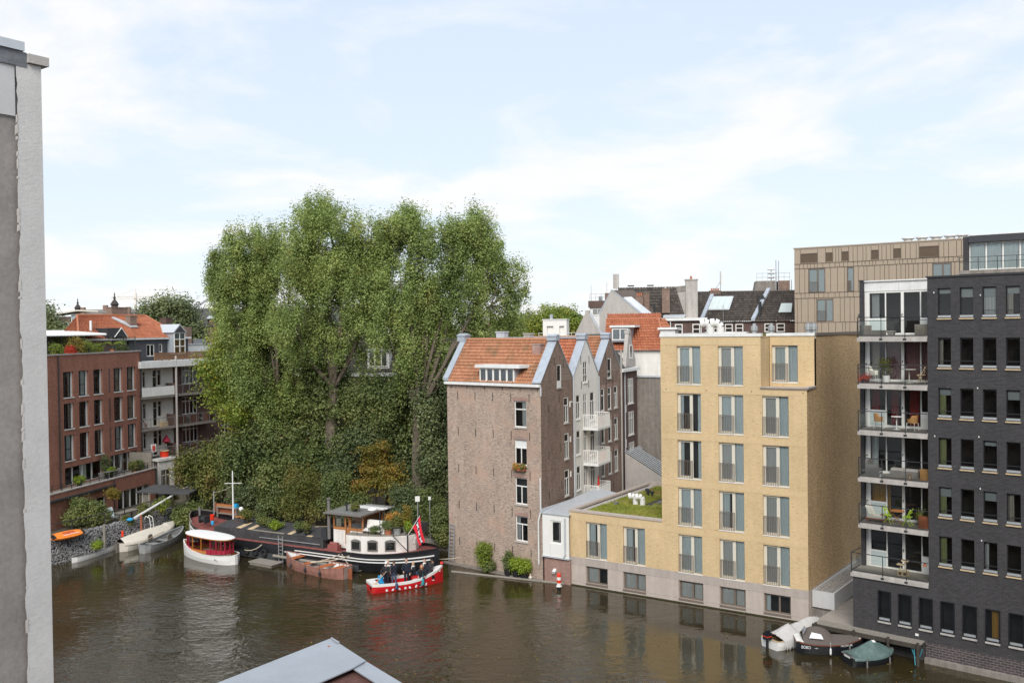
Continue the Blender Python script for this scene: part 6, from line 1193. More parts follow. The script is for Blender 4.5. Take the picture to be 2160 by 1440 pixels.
for x in (8.2, 9.1, 10.0): put('tyre_fender', MB().grid([[(x+(.24+.07*math.cos(b))*math.cos(a), -2.5+.07*math.sin(b), .55+(.24+.07*math.cos(b))*math.sin(a)) for b in np.linspace(0, 2*math.pi, 7)] for a in np.linspace(0, 2*math.pi, 13)]), 'rubber', bt)
bl = put('boarding_ladder', MB().box(11.6, 11.66, -2.65, -2.6, .0, 2.1).box(12.0, 12.06, -2.65, -2.6, .0, 2.1), 'alu', bt)
for i in range(7): put('rung', MB().box(11.66, 12.0, -2.64, -2.61, .15+.28*i, .19+.28*i), 'alu', bl)
put('fender_pole', MB().cyl((11.2, -2.75, .55), (16.4, -2.75, .45), .11, .11, 8), 'wood_grey', bt); put('rusty_windlass', MB().box(16.0, 16.9, -2.2, -1.7, 1.3, 1.75).cyl((16.1, -1.95, 1.8), (16.8, -1.95, 1.8), .14, .14, 8), 'red_deck', bt)
for (nm, lab, mat, mesh_, at_) in (
    ('bucket', 'bright red plastic bucket on the barge foredeck', 'red_plastic', MB().lathe([(0, 0), (.17, 0), (.21, .42), (.19, .42), (.15, .05)], 12), (1.9, .1, 1.95)),
    ('blue_bag', 'light blue bag on the foredeck workbench', 'blue_plastic', MB().box(-.22, .22, -.15, .15, 0, .18).box(-.15, .2, -.1, .12, .181, .30), (3.2, 1.5, 2.83)),
    ('blue_canister', 'small blue canister on a stool in front of the hatch', 'blue_plastic', MB().lathe([(0, 0), (.13, 0), (.13, .22), (.06, .3), (0, .3)], 10), (3.4, -1.3, 1.95)),
    ('float_ball', 'white fender ball hanging beside the barge mast', 'cap_white', MB().lathe([(0, -.2), (.14, -.14), (.2, 0), (.14, .14), (0, .2)], 12), (4.4, .9, 2.9)),
    ('timber_cross', 'orange brown timber trestle lying on the front of the hatch', 'wood_warm', MB().box(-.7, .6, -.08, .08, .06, .16).extrude([(-.5, -.4, .17), (-.38, -.45, .17), (.5, .35, .17), (.4, .42, .17)], (0, 0, .1)), (4.9, .5, 2.2))):
    put(nm, mesh_, mat, None, BG_, at=at_, label=lab, cat={'bucket': 'bucket', 'blue_bag': 'bag', 'blue_canister': 'canister', 'float_ball': 'fender', 'timber_cross': 'trestle'}[nm])
# --- white saloon boat
SB = Fr((-21.1, 69.8), math.degrees(math.atan2(3.75, -5.3)))
sb = open_boat('saloon_boat', 'white saloon boat with white roof and crimson side curtains beside the barge', 'boat', SB, 6.5, 2.1, .62, 1.15, .72, 'boat_white', 'wood_warm', 'boat_white', tr=.12, full=2.2, floor=.1)
def oval(x0, x1, w, n=28, p=2.6): return [((x0+x1)/2+(x1-x0)/2*math.copysign(abs(math.cos(a))**(2/p), math.cos(a)), w/2*math.copysign(abs(math.sin(a))**(2/p), math.sin(a))) for a in np.linspace(0, 2*math.pi, n, endpoint=False)]
put('roof', MB().grid([[(x, y, 1.86) for x, y in oval(.5, 5.8, 1.85)], [(x, y, 1.90) for x, y in oval(.5, 5.8, 1.85)], [(x, y, 1.96) for x, y in oval(.65, 5.65, 1.6)], [(x, y, 2.0) for x, y in oval(1.1, 5.2, .9)]], close=True).poly([(x, y, 2.0) for x, y in oval(1.1, 5.2, .9)]).poly([(x, y, 1.86) for x, y in oval(.5, 5.8, 1.85)][::-1]), 'cap_white', sb)
put('roof_rim', MB().grid([[(x, y, 1.79) for x, y in oval(.51, 5.79, 1.83)], [(x, y, 1.862) for x, y in oval(.51, 5.79, 1.83)]], close=True), 'varnish', sb)
ov = oval(.75, 5.55, 1.62, 20, 3)
for i, (x, y) in enumerate(ov): put('pillar', MB().box(x-.035, x+.035, y-.035, y+.035, .7, 1.82), 'crimson' if (x < 2.5 or x > 4.6) else 'varnish', sb)
put('side_panel', MB().grid([[(x, y, .62+.12*(x > 4.8)+.1*(x < 1.5)) for x, y in ov], [(x, y, .88+.1*(x > 4.8)+.15*(x < 2.4)) for x, y in ov]], close=True), 'crimson', sb); put('wood_panel', MB().grid([[(x, y*1.015, .64) for x, y in oval(2.5, 4.6, 1.72, 24, 8)], [(x, y*1.015, .86) for x, y in oval(2.5, 4.6, 1.72, 24, 8)]], close=True), 'varnish', sb)
put('side_glass', MB().grid([[(x, y*.99, .9) for x, y in ov], [(x, y*.99, 1.8) for x, y in ov]], close=True), 'glass_clear', sb)
put('bench', MB().box(1.6, 4.6, .45, .75, .1, .5).box(1.6, 4.6, -.75, -.45, .1, .5), 'cushion', sb); put('waterline_stripe', MB().grid([[(x, y*1.01, .04) for x, y in [(p_[3][0], p_[3][1]) for p_ in hull_grid(6.5, 2.1, .62, 1.15, .72, .12, full=2.2)]], [(x, y*1.012, .1) for x, y in [(p_[3][0], p_[3][1]) for p_ in hull_grid(6.5, 2.1, .62, 1.15, .72, .12, full=2.2)]]]), 'wood_red', sb)
text('Elena', .22, 'grey_weather', sb, at=(1.55, .93, .33), rot=RZ(171) @ RX(90), shear=.3, name='boat_name')
# --- weathered wooden lugger
put_rb = Fr((-11.9, 65.5), math.degrees(math.atan2(4.2, -5.4)))
rb = open_boat('wooden_rowboat', 'weathered red brown wooden boat with orange thwarts moored against the barge', 'boat', put_rb, 6.8, 2.0, .62, 1.0, .82, 'boat_weathered', 'white_trim', 'boat_weathered', thwarts=[(1.2, .55, .7, M('orange_thwart', (.42, .12, .035), .6, .2)), (2.6, .5, .5, 'orange_thwart'), (4.3, .48, .5, 'orange_thwart'), (5.6, .75, .55, 'orange_thwart')], tr=.45, full=2.4, bot=-.3)
put('side_bench', MB().box(2.7, 5.4, .5, .72, .42, .47).box(2.7, 5.4, -.72, -.5, .42, .47), 'orange_thwart', rb); put('rudder', MB().box(-.45, -.03, -.025, .025, -.4, .75), 'wood_red', rb); put('stern_board', MB().box(-.04, .0, -.3, .3, .0, .8), 'alu', rb)
for i in range(14): x = .6+.42*i; b, z = sec(x/6.8, 6.8, 2.0, .62, 1.0, .82, .45, 0, 0, .42, 2.4); [put('rib', MB().box(x, x+.04, y_-.015, y_+.015, .15, z), 'wood_red', rb) for y_ in (-b+.065, b-.065)]
for (x, zz_) in ((1.8, .2), (3.4, .25), (5.0, .3)): fender(rb, None, (x, 1.06, zz_-.1), 'dark_metal', .09, .4)
# --- timber raft
rf = thing('work_raft', 'small grey timber raft between the saloon boat and the wooden boat', 'raft', Fr((-20.1, 70.15), -32))
for i in range(6): put('plank', MB().box(0, 2.5, .02+.2*i-.3, .2+.2*i-.3, .16, .22), 'wood_grey', rf)
put('float', MB().box(.1, 2.4, -.22, .82, -.2, .158), 'wood_grey', rf)
# --- red boat
RB = Fr((-9.85, 62.25), 25)
rd = open_boat('red_sloop', 'red open boat with white gunwale carrying a group of people', 'boat', RB, 5.3, 1.8, .52, 1.15, .58, 'boat_red', 'boat_red', 'boat_white', thwarts=[(3.3, .4, .42, 'boat_white'), (4.2, .35, .5, 'boat_white')], tr=.82, full=2.3, floor=.14, gun=.12)
put('white_band', MB().grid([[(p_[0][0], p_[0][1]*1.012, p_[0][2]-.13) for p_ in hull_grid(5.3, 1.8, .52, 1.15, .58, .82, full=2.3)], [(p_[0][0], p_[0][1]*1.012, p_[0][2]+.005) for p_ in hull_grid(5.3, 1.8, .52, 1.15, .58, .82, full=2.3)]]).grid([[(p_[0][0], -p_[0][1]*1.012, p_[0][2]+.005) for p_ in hull_grid(5.3, 1.8, .52, 1.15, .58, .82, full=2.3)], [(p_[0][0], -p_[0][1]*1.012, p_[0][2]-.13) for p_ in hull_grid(5.3, 1.8, .52, 1.15, .58, .82, full=2.3)]]).box(-.02, .0, -.74, .74, .44, .585), 'boat_white', rd)
put('engine_box', MB().box(1.7, 2.9, .2, .72, .14, .55).box(3.0, 3.9, .15, .7, .14, .62), 'boat_red', rd); put('box_lid', MB().box(1.68, 2.92, .18, .74, .552, .59), 'boat_white', rd); put('fore_deck', MB().extrude([(4.5, -.5, .9), (4.5, .5, .9), (5.2, .03, 1.12), (5.2, -.03, 1.12)], (0, 0, .03)), 'boat_white', rd); put('stern_deck', MB().box(.05, .55, -.7, .7, .5, .54), 'boat_white', rd)
put('spray_hood', MB().grid([[(4.0+.5*u+.35*math.sin(math.pi*v)*.4, (.62-.4*u)*math.cos(math.pi*v), .85+.2*u+(.62-.2*u)*math.sin(math.pi*v)) for v in np.linspace(0, 1, 11)] for u in np.linspace(0, 1, 5)]), 'dark_metal', rd, smooth=True); put('bow_ball', MB().lathe([(0, -.12), (.1, -.08), (.13, 0), (.1, .08), (0, .12)], 10, (5.2, -.05, 1.3)), 'boat_red', rd)
def side_at(x, z, L=5.3, B=1.8, sh=.52, bo=1.15, st=.58, tr=.82, full=2.3):
    b, zs = sec(x/L, L, B, sh, bo, st, tr, 0, 0, .42, full); return -b*(.93+.06*z/zs)-.015
for i, x in enumerate((.95, 1.35, 1.85, 2.25, 2.6, 3.0, 3.35, 3.75)):                # row of white gable-shaped marks
    a = (side_at(x-.07, .18), side_at(x+.07, .18)); lean = .05*((i % 2)*2-1)*(i % 3 > 0)
    put('house_mark', MB().poly([(x-.07, a[0], .07), (x+.07, a[1], .07), (x+.07+lean, a[1], .2), (x+lean, (a[0]+a[1])/2-.004, .3), (x-.07+lean, a[0], .2)]), 'white_flat', rd)
for (x, m_) in ((1.6, 'fender_blue'), (3.5, 'teal')): fender(rd, None, (x, side_at(x, .4)-.09, .12), m_, .1, .5)
put('emblem', MB().cyl((4.35, side_at(4.35, .5)-.03, .55), (4.35, side_at(4.35, .5)+.02, .55), .13, .13, 12), 'black_flat', rd); put('bow_mark', MB().box(4.72, 5.0, -.30, -.285, .80, .86), 'white_flat', rd, rz=0); put('emblem', MB().cyl((-.012, -.3, .3), (-.03, -.3, .3), .12, .12, 12), 'black_flat', rd)
put('oar', MB().cyl((.25, -.55, .62), (1.25, -.2, 1.35), .022, .022, 6).box(.05, .35, -.72, -.5, .6, .63), 'wood_pale', rd); put('blue_tarp', MB().box(.75, 1.0, .1, .5, .14, .85).box(.7, 1.05, -.1, .1, .14, .5), 'blue_plastic', rd); put('blue_cushion', MB().box(3.35, 3.75, .25, .68, .63, .72), 'blue_plastic', rd)
# --- left bank boats
cn = open_boat('canoe', 'long pale grey canoe lying at the foot of the gabion wall', 'canoe', Fr((-34.1, 70.9), 75), 6.0, .95, .36, .5, .42, 'boat_white', 'alu', 'alu', thwarts=[(2.0, .2, .32, 'wood_grey'), (4.0, .2, .32, 'wood_grey')], tr=.02, full=2.6, floor=.1, peak=.5)
put('hull_band', MB().box(.9, 5.2, -.1, .1, .20, .22), 'alu', cn)
cb = open_boat('covered_boat', 'cream boat under a cream canvas cover by the gabion wall', 'boat', Fr((-31.9, 74.3), 72.5), 6.9, 2.0, .62, .95, .7, 'canvas_cream', 'wood_grey', 'wood_grey', tr=.1, full=2.2)
cover(cb, 6.9, 2.0, .62, .95, .7, .1, lambda t: 1.02+.12*math.sin(math.pi*t)+.1*(t > .8), 'canvas_cream', full=2.2, fold=.012, drop=.18)
put('stern_rudder', MB().box(-.35, -.02, -.03, .03, -.3, .75), 'wood_grey', cb)
al = open_boat('aluminium_boat', 'bare grey aluminium rowing boat with loose oar next to the cream boat', 'boat', Fr((-29.8, 73.7), 78.5), 6.0, 1.7, .52, .95, .62, 'alu', 'alu', 'galvanised', thwarts=[(1.6, .45, .42, 'alu'), (3.2, .4, .42, 'alu'), (4.6, .4, .48, 'alu')], tr=.3, full=2.2, floor=.1)
put('oar', MB().cyl((.3, .5, .68), (4.2, .7, .85), .03, .03, 6), 'wood_pale', al)
for (x, y) in ((1.9, .75), (2.3, -.75)): put('upright_seat_back', MB().extrude([(x, y-.04, .45), (x+.7, y-.04, .45), (x+.65, y-.04, .95), (x+.35, y-.04, 1.05), (x+.05, y-.04, .95)], (0, .05, 0)), 'wood_grey', al)
# --- boats at the landing stage
wt = open_boat('tarped_dinghy', 'pale dinghy with outboard motor under a rumpled grey white tarpaulin', 'boat', Fr((13.85, 50.25), 31), 4.7, 1.75, .5, .8, .5, 'boat_white', 'wood_pale', 'wood_pale', tr=.8, full=2.2, scale=(.85, .85, .95))
cover(wt, 4.7, 1.75, .5, .8, .5, .8, lambda t: .72+.42*max(0, 1-abs(t-.36)/.24)+.5*max(0, 1-((t-.78)/.34)**2), 'canvas_grey', x0=.10, x1=.99, fold=.03, seed=5, hang=.45, full=2.2, name='tarpaulin')
put('outboard_motor', MB().box(-.38, .02, -.2, .2, .55, .95).box(-.3, -.05, -.12, .12, .95, 1.08).box(-.25, -.12, -.06, .06, -.5, .55), 'black_paint', wt); put('motor_band', MB().box(-.39, .021, -.205, .205, .72, .76), 'red_plastic', wt)
bk = open_boat('black_sloop', 'black sloop with taupe canvas hood and clear windows at the landing stage', 'boat', Fr((15.15, 49.95), -8), 5.2, 2.0, .72, .98, .82, 'black_paint', 'wood_warm', 'boat_white', tr=.5, full=2.3, gun=.14, peak=.38, scale=(.68, .82, .85))
put('wood_rubbing_strip', MB().grid([[(p_[0][0], -p_[0][1]*1.02, p_[0][2]-.09) for p_ in hull_grid(5.2, 2.0, .72, .98, .82, .5, full=2.3, peak=.38)], [(p_[0][0], -p_[0][1]*1.02, p_[0][2]-.03) for p_ in hull_grid(5.2, 2.0, .72, .98, .82, .5, full=2.3, peak=.38)]]).box(-.03, -.0, -.75, .75, .73, .79), 'wood_red', bk)
cover(bk, 5.2, 2.0, .72, .98, .82, .5, lambda t: 1.02+.52*max(0, 1-((t-.30)/.24)**2)**.8 if t < .54 else 1.02+.05*(1-t), 'canvas_taupe', x0=.10, x1=.93, fold=.008, drop=.02, full=2.3, peak=.38, n=50)
put('hood_window', MB().poly([(.62, -.52, 1.16), (.62, .3, 1.16), (.86, .25, 1.49), (.86, -.42, 1.49)]).poly([(.98, -.90, 1.05), (2.05, -.97, 1.02), (1.9, -.80, 1.28), (1.2, -.70, 1.36)]), M('clear_vinyl', (.28, .32, .36), .12, .15, spec=.6), bk, at=(-.06, -.03, .035))
put('stern_deck', MB().box(.0, .5, -.74, .74, .80, .83), 'boat_white', bk); fender(bk, None, (2.5, -1.08, .1), 'cap_white', .08, .45); fender(bk, None, (4.0, -.85, .25), 'grey_weather', .07, .4)
text('BOBO', .26, 'white_flat', bk, at=(.32, -.90, .42), rot=RZ(-9) @ RX(90), name='boat_name'); text('~v~', .18, 'white_flat', bk, at=(1.3, -1.01, .43), rot=RZ(-5) @ RX(90), name='emblem')
text('NAUTEX 480', .17, 'white_flat', bk, at=(3.3, -.97, .60), rot=RZ(17) @ RX(90), name='boat_lettering')
gn = open_boat('green_tarp_boat', 'small black boat under a mossy green tarpaulin tent', 'boat', Fr((17.2, 47.75), 14), 3.9, 1.7, .45, .6, .48, 'black_paint', 'wood_grey', 'grey_weather', tr=.75, full=2.4, scale=(.70, .8, .95))
cover(gn, 3.9, 1.7, .45, .6, .48, .75, lambda t: .55+.62*max(0, 1-abs(t-.52)/.42)**.8, 'tarp_green', x0=.02, x1=.98, fold=.03, seed=9, drop=.1, full=2.4)
put('white_strip', MB().box(-.05, .02, -.3, .3, .40, .47), 'boat_white', gn); put('label_patch', MB().poly([(2.0, -.22, 1.07), (2.25, -.22, 1.05), (2.25, -.05, 1.13), (2.0, -.05, 1.15)]), 'white_flat', gn, at=(0, 0, .05)); fender(gn, None, (.9, -.98, -.05), 'grey_weather', .06, .45); fender(gn, None, (3.0, -.75, -.05), 'grey_weather', .06, .45)
rp_l = put('hanging_rope', MB().tube(sagline((20.5, 47.7, .95), (20.9, 47.3, .9), .6), .02, 5).tube(sagline((20.6, 47.6, .95), (20.5, 47.2, .1), .15), .02, 5), 'teal', None, WORLD, label='teal rope hanging off the end of the landing stage', cat='rope')
# ------------------------------------------------------------------ the people in the red boat
def capsule(mb, a, b, r0, r1, n=8):
    a, b = Vector(a), Vector(b); mb.cyl(a, b, r0, r1, n, True)
    for p, r in ((a, r0), (b, r1)): mb.lathe([(0, -r), (r*.7, -r*.7), (r, 0), (r*.7, r*.7), (0, r)], n, p)
def smooth_body(o, voxel):
    m = o.modifiers.new('skin', 'REMESH'); m.mode = 'VOXEL'; m.voxel_size = voxel; m.use_smooth_shade = True
    s = o.modifiers.new('soft', 'SMOOTH'); s.factor = .5; s.iterations = 3
def person(label, fr, at, rz, top, legs, hair, hip=.9, sit=False, hands=((.25, -.25, .95), (-.25, -.25, .95)), lean=0., s=1., cap=None, scarf=None, long_hair=False, look=0.):
    """a figure facing -y; hip height, hand targets and lean are given in its own metres"""
    P = thing('person', label, 'person', fr, at, rz=rz, group='people aboard the red boat'); del P['group']
    ly = -lean; sh = hip+.50; nk = hip+.58; hd = hip+.72
    def L_(y, z): return y+ly*(z-hip)
    hips = [(-.1, 0, hip), (.1, 0, hip)]
    if sit: knees = [(-.12, -.40, hip+.02), (.13, -.42, hip+.02)]; feet = [(-.12, -.42, max(hip-.42, 0)), (.14, -.46, max(hip-.42, 0))]
    else: knees = [(-.10, -.03, hip*.52), (.11, -.02, hip*.52)]; feet = [(-.11, .0, .05), (.13, .0, .05)]
    shs = [(-.19, L_(0, sh-.05), sh-.05), (.19, L_(0, sh-.05), sh-.05)]
    el = []
    for q, h in zip(shs, hands):
        q, h = Vector(q), Vector(h); mid = (q+h)/2; d = (h-q).length; out = Vector((math.copysign(.12, q.x), .10, -.08)) if d < .52 else Vector((math.copysign(.03, q.x), .02, -.02)); el.append(mid+out)
    def arms(mb, g):
        for q, e, h in zip(shs, el, hands): capsule(mb, q, e, .062*g, .05*g); capsule(mb, e, h, .05*g, .036*g)
    def torso(mb, g):
        capsule(mb, (-.08, 0, hip), (-.11, L_(0, sh-.1), sh-.10), .12*g, .12*g); capsule(mb, (.08, 0, hip), (.11, L_(0, sh-.1), sh-.10), .12*g, .12*g); capsule(mb, shs[0], shs[1], .075*g, .075*g)
    def leg(mb, g):
        for q, k, f in zip(hips, knees, feet): capsule(mb, q, k, .095*g, .065*g); capsule(mb, k, f, .065*g, .045*g)
    body = MB(); torso(body, .86); arms(body, .86); leg(body, .86); capsule(body, (0, L_(0, nk-.1), nk-.1), (0, L_(-.01, nk+.06), nk+.06), .055, .05)
    hy = L_(-.02, hd); capsule(body, (0, hy, hd-.03), (0, hy+.02, hd+.05), .083, .092); capsule(body, (0, hy-.07, hd-.07), (0, hy-.05, hd-.04), .035, .05)
    c_, s_ = math.cos(look), math.sin(look); capsule(body, (-.095*s_, hy-.095*c_, hd-.01), (-.105*s_, hy-.105*c_, hd-.035), .012, .017); capsule(body, (.088, hy, hd-.01), (.088, hy, hd-.03), .018, .018); capsule(body, (-.088, hy, hd-.01), (-.088, hy, hd-.03), .018, .018)
    for k, f in zip(knees, feet): pass
    b = put('body', body, 'skin', P); smooth_body(b, .018)
    j = MB(); torso(j, 1.12); arms(j, 1.25); j.lathe([(.17, -.06), (.19, 0), (.12, .1)], 10, (0, 0, hip-.02)); jk = put('jacket', j, top, P); smooth_body(jk, .022)
    t = MB(); leg(t, 1.12); capsule(t, (-.06, 0, hip), (.06, 0, hip), .13, .13); tr_ = put('trousers', t, legs, P); smooth_body(tr_, .022)
    for f in feet: put('shoe', MB().box(f[0]-.045, f[0]+.045, f[1]-.19, f[1]+.07, max(f[2]-.06, 0), f[2]+.03), 'black_flat', P)
    for h, e in zip(hands, el):
        d = (Vector(h)-e).normalized(); m = MB(); h = Vector(h); capsule(m, h, h+d*.07, .035, .032, 6); sd = d.orthogonal().normalized()
        for k in range(4): capsule(m, h+d*.08+sd*(.021*(k-1.5)), h+d*(.135+.012*(k in (1, 2)))+sd*(.022*(k-1.5))+Vector((0, 0, -.025)), .0095, .008, 5)
        capsule(m, h+sd*.03+d*.02, h+sd*.06+d*.065, .011, .009, 5); put('hand', m, 'skin', P)
    for sx in (-.032, .032): put('eye', MB().lathe([(0, -.008), (.009, 0), (0, .008)], 6, (sx-.083*s_, hy-.084*c_, hd+.012)), 'black_flat', P)
    put('mouth', MB().box(-.02-.085*s_, .02-.085*s_, hy-.092*c_-.004, hy-.092*c_+.004, hd-.062, hd-.054), 'crimson', P)
    hm = MB(); capsule(hm, (0, hy+.025, hd+.03), (0, hy+.035, hd+.075), .096, .092)
    if long_hair:
        for sx in (-.07, 0, .07): capsule(hm, (sx, hy+.05, hd+.04), (sx*1.25, hy+.075, hd-.16), .06, .045)
    ho = put('hair', hm, hair, P); smooth_body(ho, .02)
    if cap: put('cap', MB().lathe([(.105, 0), (.108, .05), (.08, .11), (0, .13)], 14, (0, hy+.01, hd+.04)).extrude([(-.08, hy-.08, hd+.05), (.08, hy-.08, hd+.05), (.05, hy-.18, hd+.035), (-.05, hy-.18, hd+.035)], (0, 0, .015)), cap, P)
    if scarf: put('scarf', MB().lathe([(.10, -.05), (.12, 0), (.085, .06)], 12, (0, L_(-.01, nk-.02), nk-.02)).box(-.05, .04, L_(-.13, nk)-.02, L_(-.13, nk), nk-.28, nk-.02), scarf, P)
    return P
FZ = .15
person('standing person in dark jacket and white cap holding a pole', RB, (1.15, -.15, FZ), R(-30), 'charcoal_cloth', 'navy', 'hair_grey', cap='cap_white', hands=((-.30, -.28, .95), (-.05, -.30, 1.0)))
person('standing person in hooded navy coat seen from behind in jeans', RB, (1.72, -.05, FZ), R(165), 'navy', 'denim', 'hair_brown', hands=((.24, -.12, .75), (-.24, -.12, .75)))
person('partly hidden blond person standing behind the navy coat', RB, (1.45, .38, FZ), R(-40), 'scarf', 'navy', 'hair_blond', hip=.86, hands=((.2, -.25, .95), (-.2, -.2, .95)))
person('tall person in navy jacket standing in the middle of the red boat', RB, (2.55, -.25, FZ), R(-25), 'navy', 'navy', 'hair_brown', hip=.97, hands=((-.18, -.32, 1.02), (.24, -.1, .85)))
person('seated blond person with white scarf and black jacket facing left', RB, (3.25, .35, FZ), R(-75), 'charcoal_cloth', 'navy', 'hair_blond', hip=.52, sit=True, scarf='scarf', hands=((.2, -.35, .72), (-.2, -.35, .70)))
person('seated person with curly red hair leaning over the side', RB, (3.6, -.40, FZ), R(-20), 'charcoal_cloth', 'navy', 'hair_red', hip=.50, sit=True, long_hair=True, lean=.25, hands=((-.25, -.38, .62), (.2, -.42, .62)))
person('person in black jacket sitting at the bow with brown hair', RB, (4.05, .25, FZ), R(-60), 'charcoal_cloth', 'navy', 'hair_brown', hip=.66, sit=True, scarf='scarf', hands=((.15, -.4, .8), (-.18, -.35, .8)))
person('bent over person in dark blue coat near the bow', RB, (3.92, -.08, FZ), R(88), 'navy', 'denim', 'hair_brown', hip=.60, sit=True, lean=.75, hands=((.2, -.6, .78), (-.2, -.55, .75)))
# ------------------------------------------------------------------ trees and plants
def leaves(C, S, per, size, up=.35, asp=.62, flat=0.):
    """C clump centres (n,3), S clump spread (n,3): rhombic leaves scattered in every clump -> corner array"""
    n = len(C)*per; c = np.repeat(C, per, 0)+np.clip(rng.normal(size=(n, 3)), -1.9, 1.9)*np.repeat(S, per, 0)
    nm = rng.normal(size=(n, 3)); nm[:, 2] = np.abs(nm[:, 2])+up; out = c-np.repeat(C, per, 0); nm += out/(np.linalg.norm(out, axis=1, keepdims=True)+1e-6)*2.0; nm /= np.linalg.norm(nm, axis=1, keepdims=True)
    a = np.cross(nm, rng.normal(size=(n, 3))); a /= np.linalg.norm(a, axis=1, keepdims=True)+1e-9; b = np.cross(nm, a); s = size*rng.uniform(.65, 1.3, (n, 1))
    V = np.empty((n, 4, 3)); V[:, 0] = c-a*s*.5; V[:, 1] = c+b*s*asp*.5+a*s*.05; V[:, 2] = c+a*s*.55-nm*s*.12; V[:, 3] = c-b*s*asp*.5+a*s*.05
    return V.reshape(-1, 3)
def blob_clumps(blobs, n, shell=.55, boughs=0):
    """clump centres in a set of ellipsoids (cx,cy,cz,rx,ry,rz), denser near the surface"""
    sub = []
    for b in blobs:                                                   # boughs: smaller lobes round each blob, leaving gaps between them
        for _ in range(boughs):
            d = rng.normal(size=3); d /= np.linalg.norm(d); f = rng.uniform(.30, .95); r = rng.uniform(.26, .44); sub.append(tuple(np.array(b[:3])+d*f*np.array(b[3:]))+(b[3]*r*.9, b[4]*r*.9, b[5]*r*1.4))
    if boughs: blobs = sub
    vol = np.array([b[3]*b[4]*b[5] for b in blobs])**.72; k = np.maximum(1, (n*vol/vol.sum()).astype(int)); o = []
    for b, m in zip(blobs, k):
        d = rng.normal(size=(m, 3)); d /= np.linalg.norm(d, axis=1, keepdims=True); r = rng.uniform(.12, 1, (m, 1))**shell; r = np.where(rng.uniform(size=(m, 1)) < (.14 if boughs else 0), rng.uniform(1, 1.45, (m, 1)), r)
        o.append(np.array(b[:3])+d*r*np.array(b[3:]))
    return np.concatenate(o)
def limb(mb, p, q, r0, r1, bend=.12, n=4):
    p, q = Vector(p), Vector(q); L = (q-p).length; off = Vector((random.uniform(-1, 1), random.uniform(-1, 1), random.uniform(-.2, .5)))*L*bend; pts = [p.lerp(q, i/n)+off*math.sin(math.pi*i/n) for i in range(n+1)]
    for i in range(n): mb.cyl(pts[i], pts[i+1], r0+(r1-r0)*i/n, r0+(r1-r0)*(i+1)/n, 7 if r0 > .1 else 4, False)
    return pts
def tree(name, label, base, trunk_top, r, blobs, n, per, size, mat, spread=(.55, .55, .7), twigs=90, group=None, bark='bark', cat='tree', forks=None, shell=.5, trunk_lean=None):
    o = thing(name, label, cat, WORLD, base, group=group); b0 = Vector(base)
    rel = [(q[0]-b0.x, q[1]-b0.y, q[2]-b0.z, *q[3:]) for q in blobs]; tt = Vector(trunk_top)-b0
    mb = MB(); mb.cyl((0, 0, -.4), (0, 0, .5), r*1.45, r*1.05, 12, False); limb(mb, (0, 0, .5), tt, r*1.05, r*.8, .02, 6); C = blob_clumps(rel, n, shell, 12 if r > .18 else 9); ends = []
    for q in rel:
        pts = limb(mb, tt, Vector(q[:3]), r*.36, r*.13, .10, 5); ends += pts[2:]
        limb(mb, pts[4], Vector(q[:3])+Vector((0, 0, q[5]*.8)), r*.16, .02, .06, 3)
    for f in forks or (): ends += limb(mb, tt-Vector((0, 0, r*.4)), Vector(f)-b0, r*.42, r*.2, .12, 6)[2:]
    for i in rng.choice(len(C), min(twigs, len(C)), False):
        c = Vector(C[i]); e = min(ends, key=lambda v: (v-c).length); limb(mb, e, c, .05 if r > .2 else .02, .012, .12, 3)
    put('trunk', mb, bark, o, smooth=True)
    S = np.array(spread)*rng.uniform(.6, 1.25, (len(C), 1)); soup(leaves(C, S, per, size), 4, 'crown', mat, o); return o
def bush(name, label, base, blobs, n, per, size, mat, spread=.22, cat='shrub', group=None, stems=8, shell=.5):
    o = thing(name, label, cat, WORLD, base, group=group); b0 = Vector(base); rel = [(q[0]-b0.x, q[1]-b0.y, q[2]-b0.z, *q[3:]) for q in blobs]; C = blob_clumps(rel, n, shell); C = C[C[:, 2] > -.3]; mb = MB()
    for i in rng.choice(len(C), min(stems, len(C)), False): limb(mb, (random.uniform(-.15, .15), random.uniform(-.15, .15), -.1), C[i], .035, .012, .1, 3)
    put('stems', mb, 'bark_dark', o); S = np.full((len(C), 3), spread)*rng.uniform(.6, 1.3, (len(C), 1)); soup(leaves(C, S, per, size), 4, 'foliage', mat, o); return o
def E_(px, py, Y_, rx, ry, dep=None):
    """ellipsoid from its place and size as measured on the survey picture at distance Y_"""
    k = Y_/1950; dx, dy = px-1080, py-690+.0129*(px-1080); return (dx*k, Y_, CAM_Z-dy*k, rx*k, (dep or (rx+ry)/2*k), ry*k)
POP = 'tall poplars on the garden bank'
tree('poplar_tree', 'broad poplar at the edge of the group beside the balcony house', (-21.5, 84.5, .9), (-21.5, 84.3, 11.5), .5,
     [E_(522, 545, 84, 62, 78), E_(462, 575, 84, 36, 40), E_(470, 640, 84, 34, 40), E_(482, 600, 84, 48, 62), E_(560, 620, 84, 70, 80), E_(500, 690, 83, 52, 55), E_(570, 730, 84, 80, 70), E_(490, 790, 82, 58, 70), E_(560, 840, 83, 80, 80)], 1250, 125, .17, 'leaf_poplar', (.30, .30, .52), 190, POP)
tree('poplar_tree', 'tallest poplar in the middle of the group', (-16.2, 82.5, .9), (-16.0, 82.5, 12.5), .62,
     [E_(700, 488, 82, 92, 66), E_(785, 512, 82, 50, 60), E_(590, 540, 83, 45, 60), E_(800, 575, 82, 50, 60), E_(640, 540, 82, 78, 90), E_(755, 545, 82, 62, 85), E_(690, 610, 82, 90, 80), E_(625, 690, 81, 70, 75), E_(720, 715, 82, 78, 62), E_(765, 650, 81, 55, 70)], 1350, 125, .17, 'leaf_poplar', (.30, .30, .52), 190, POP)
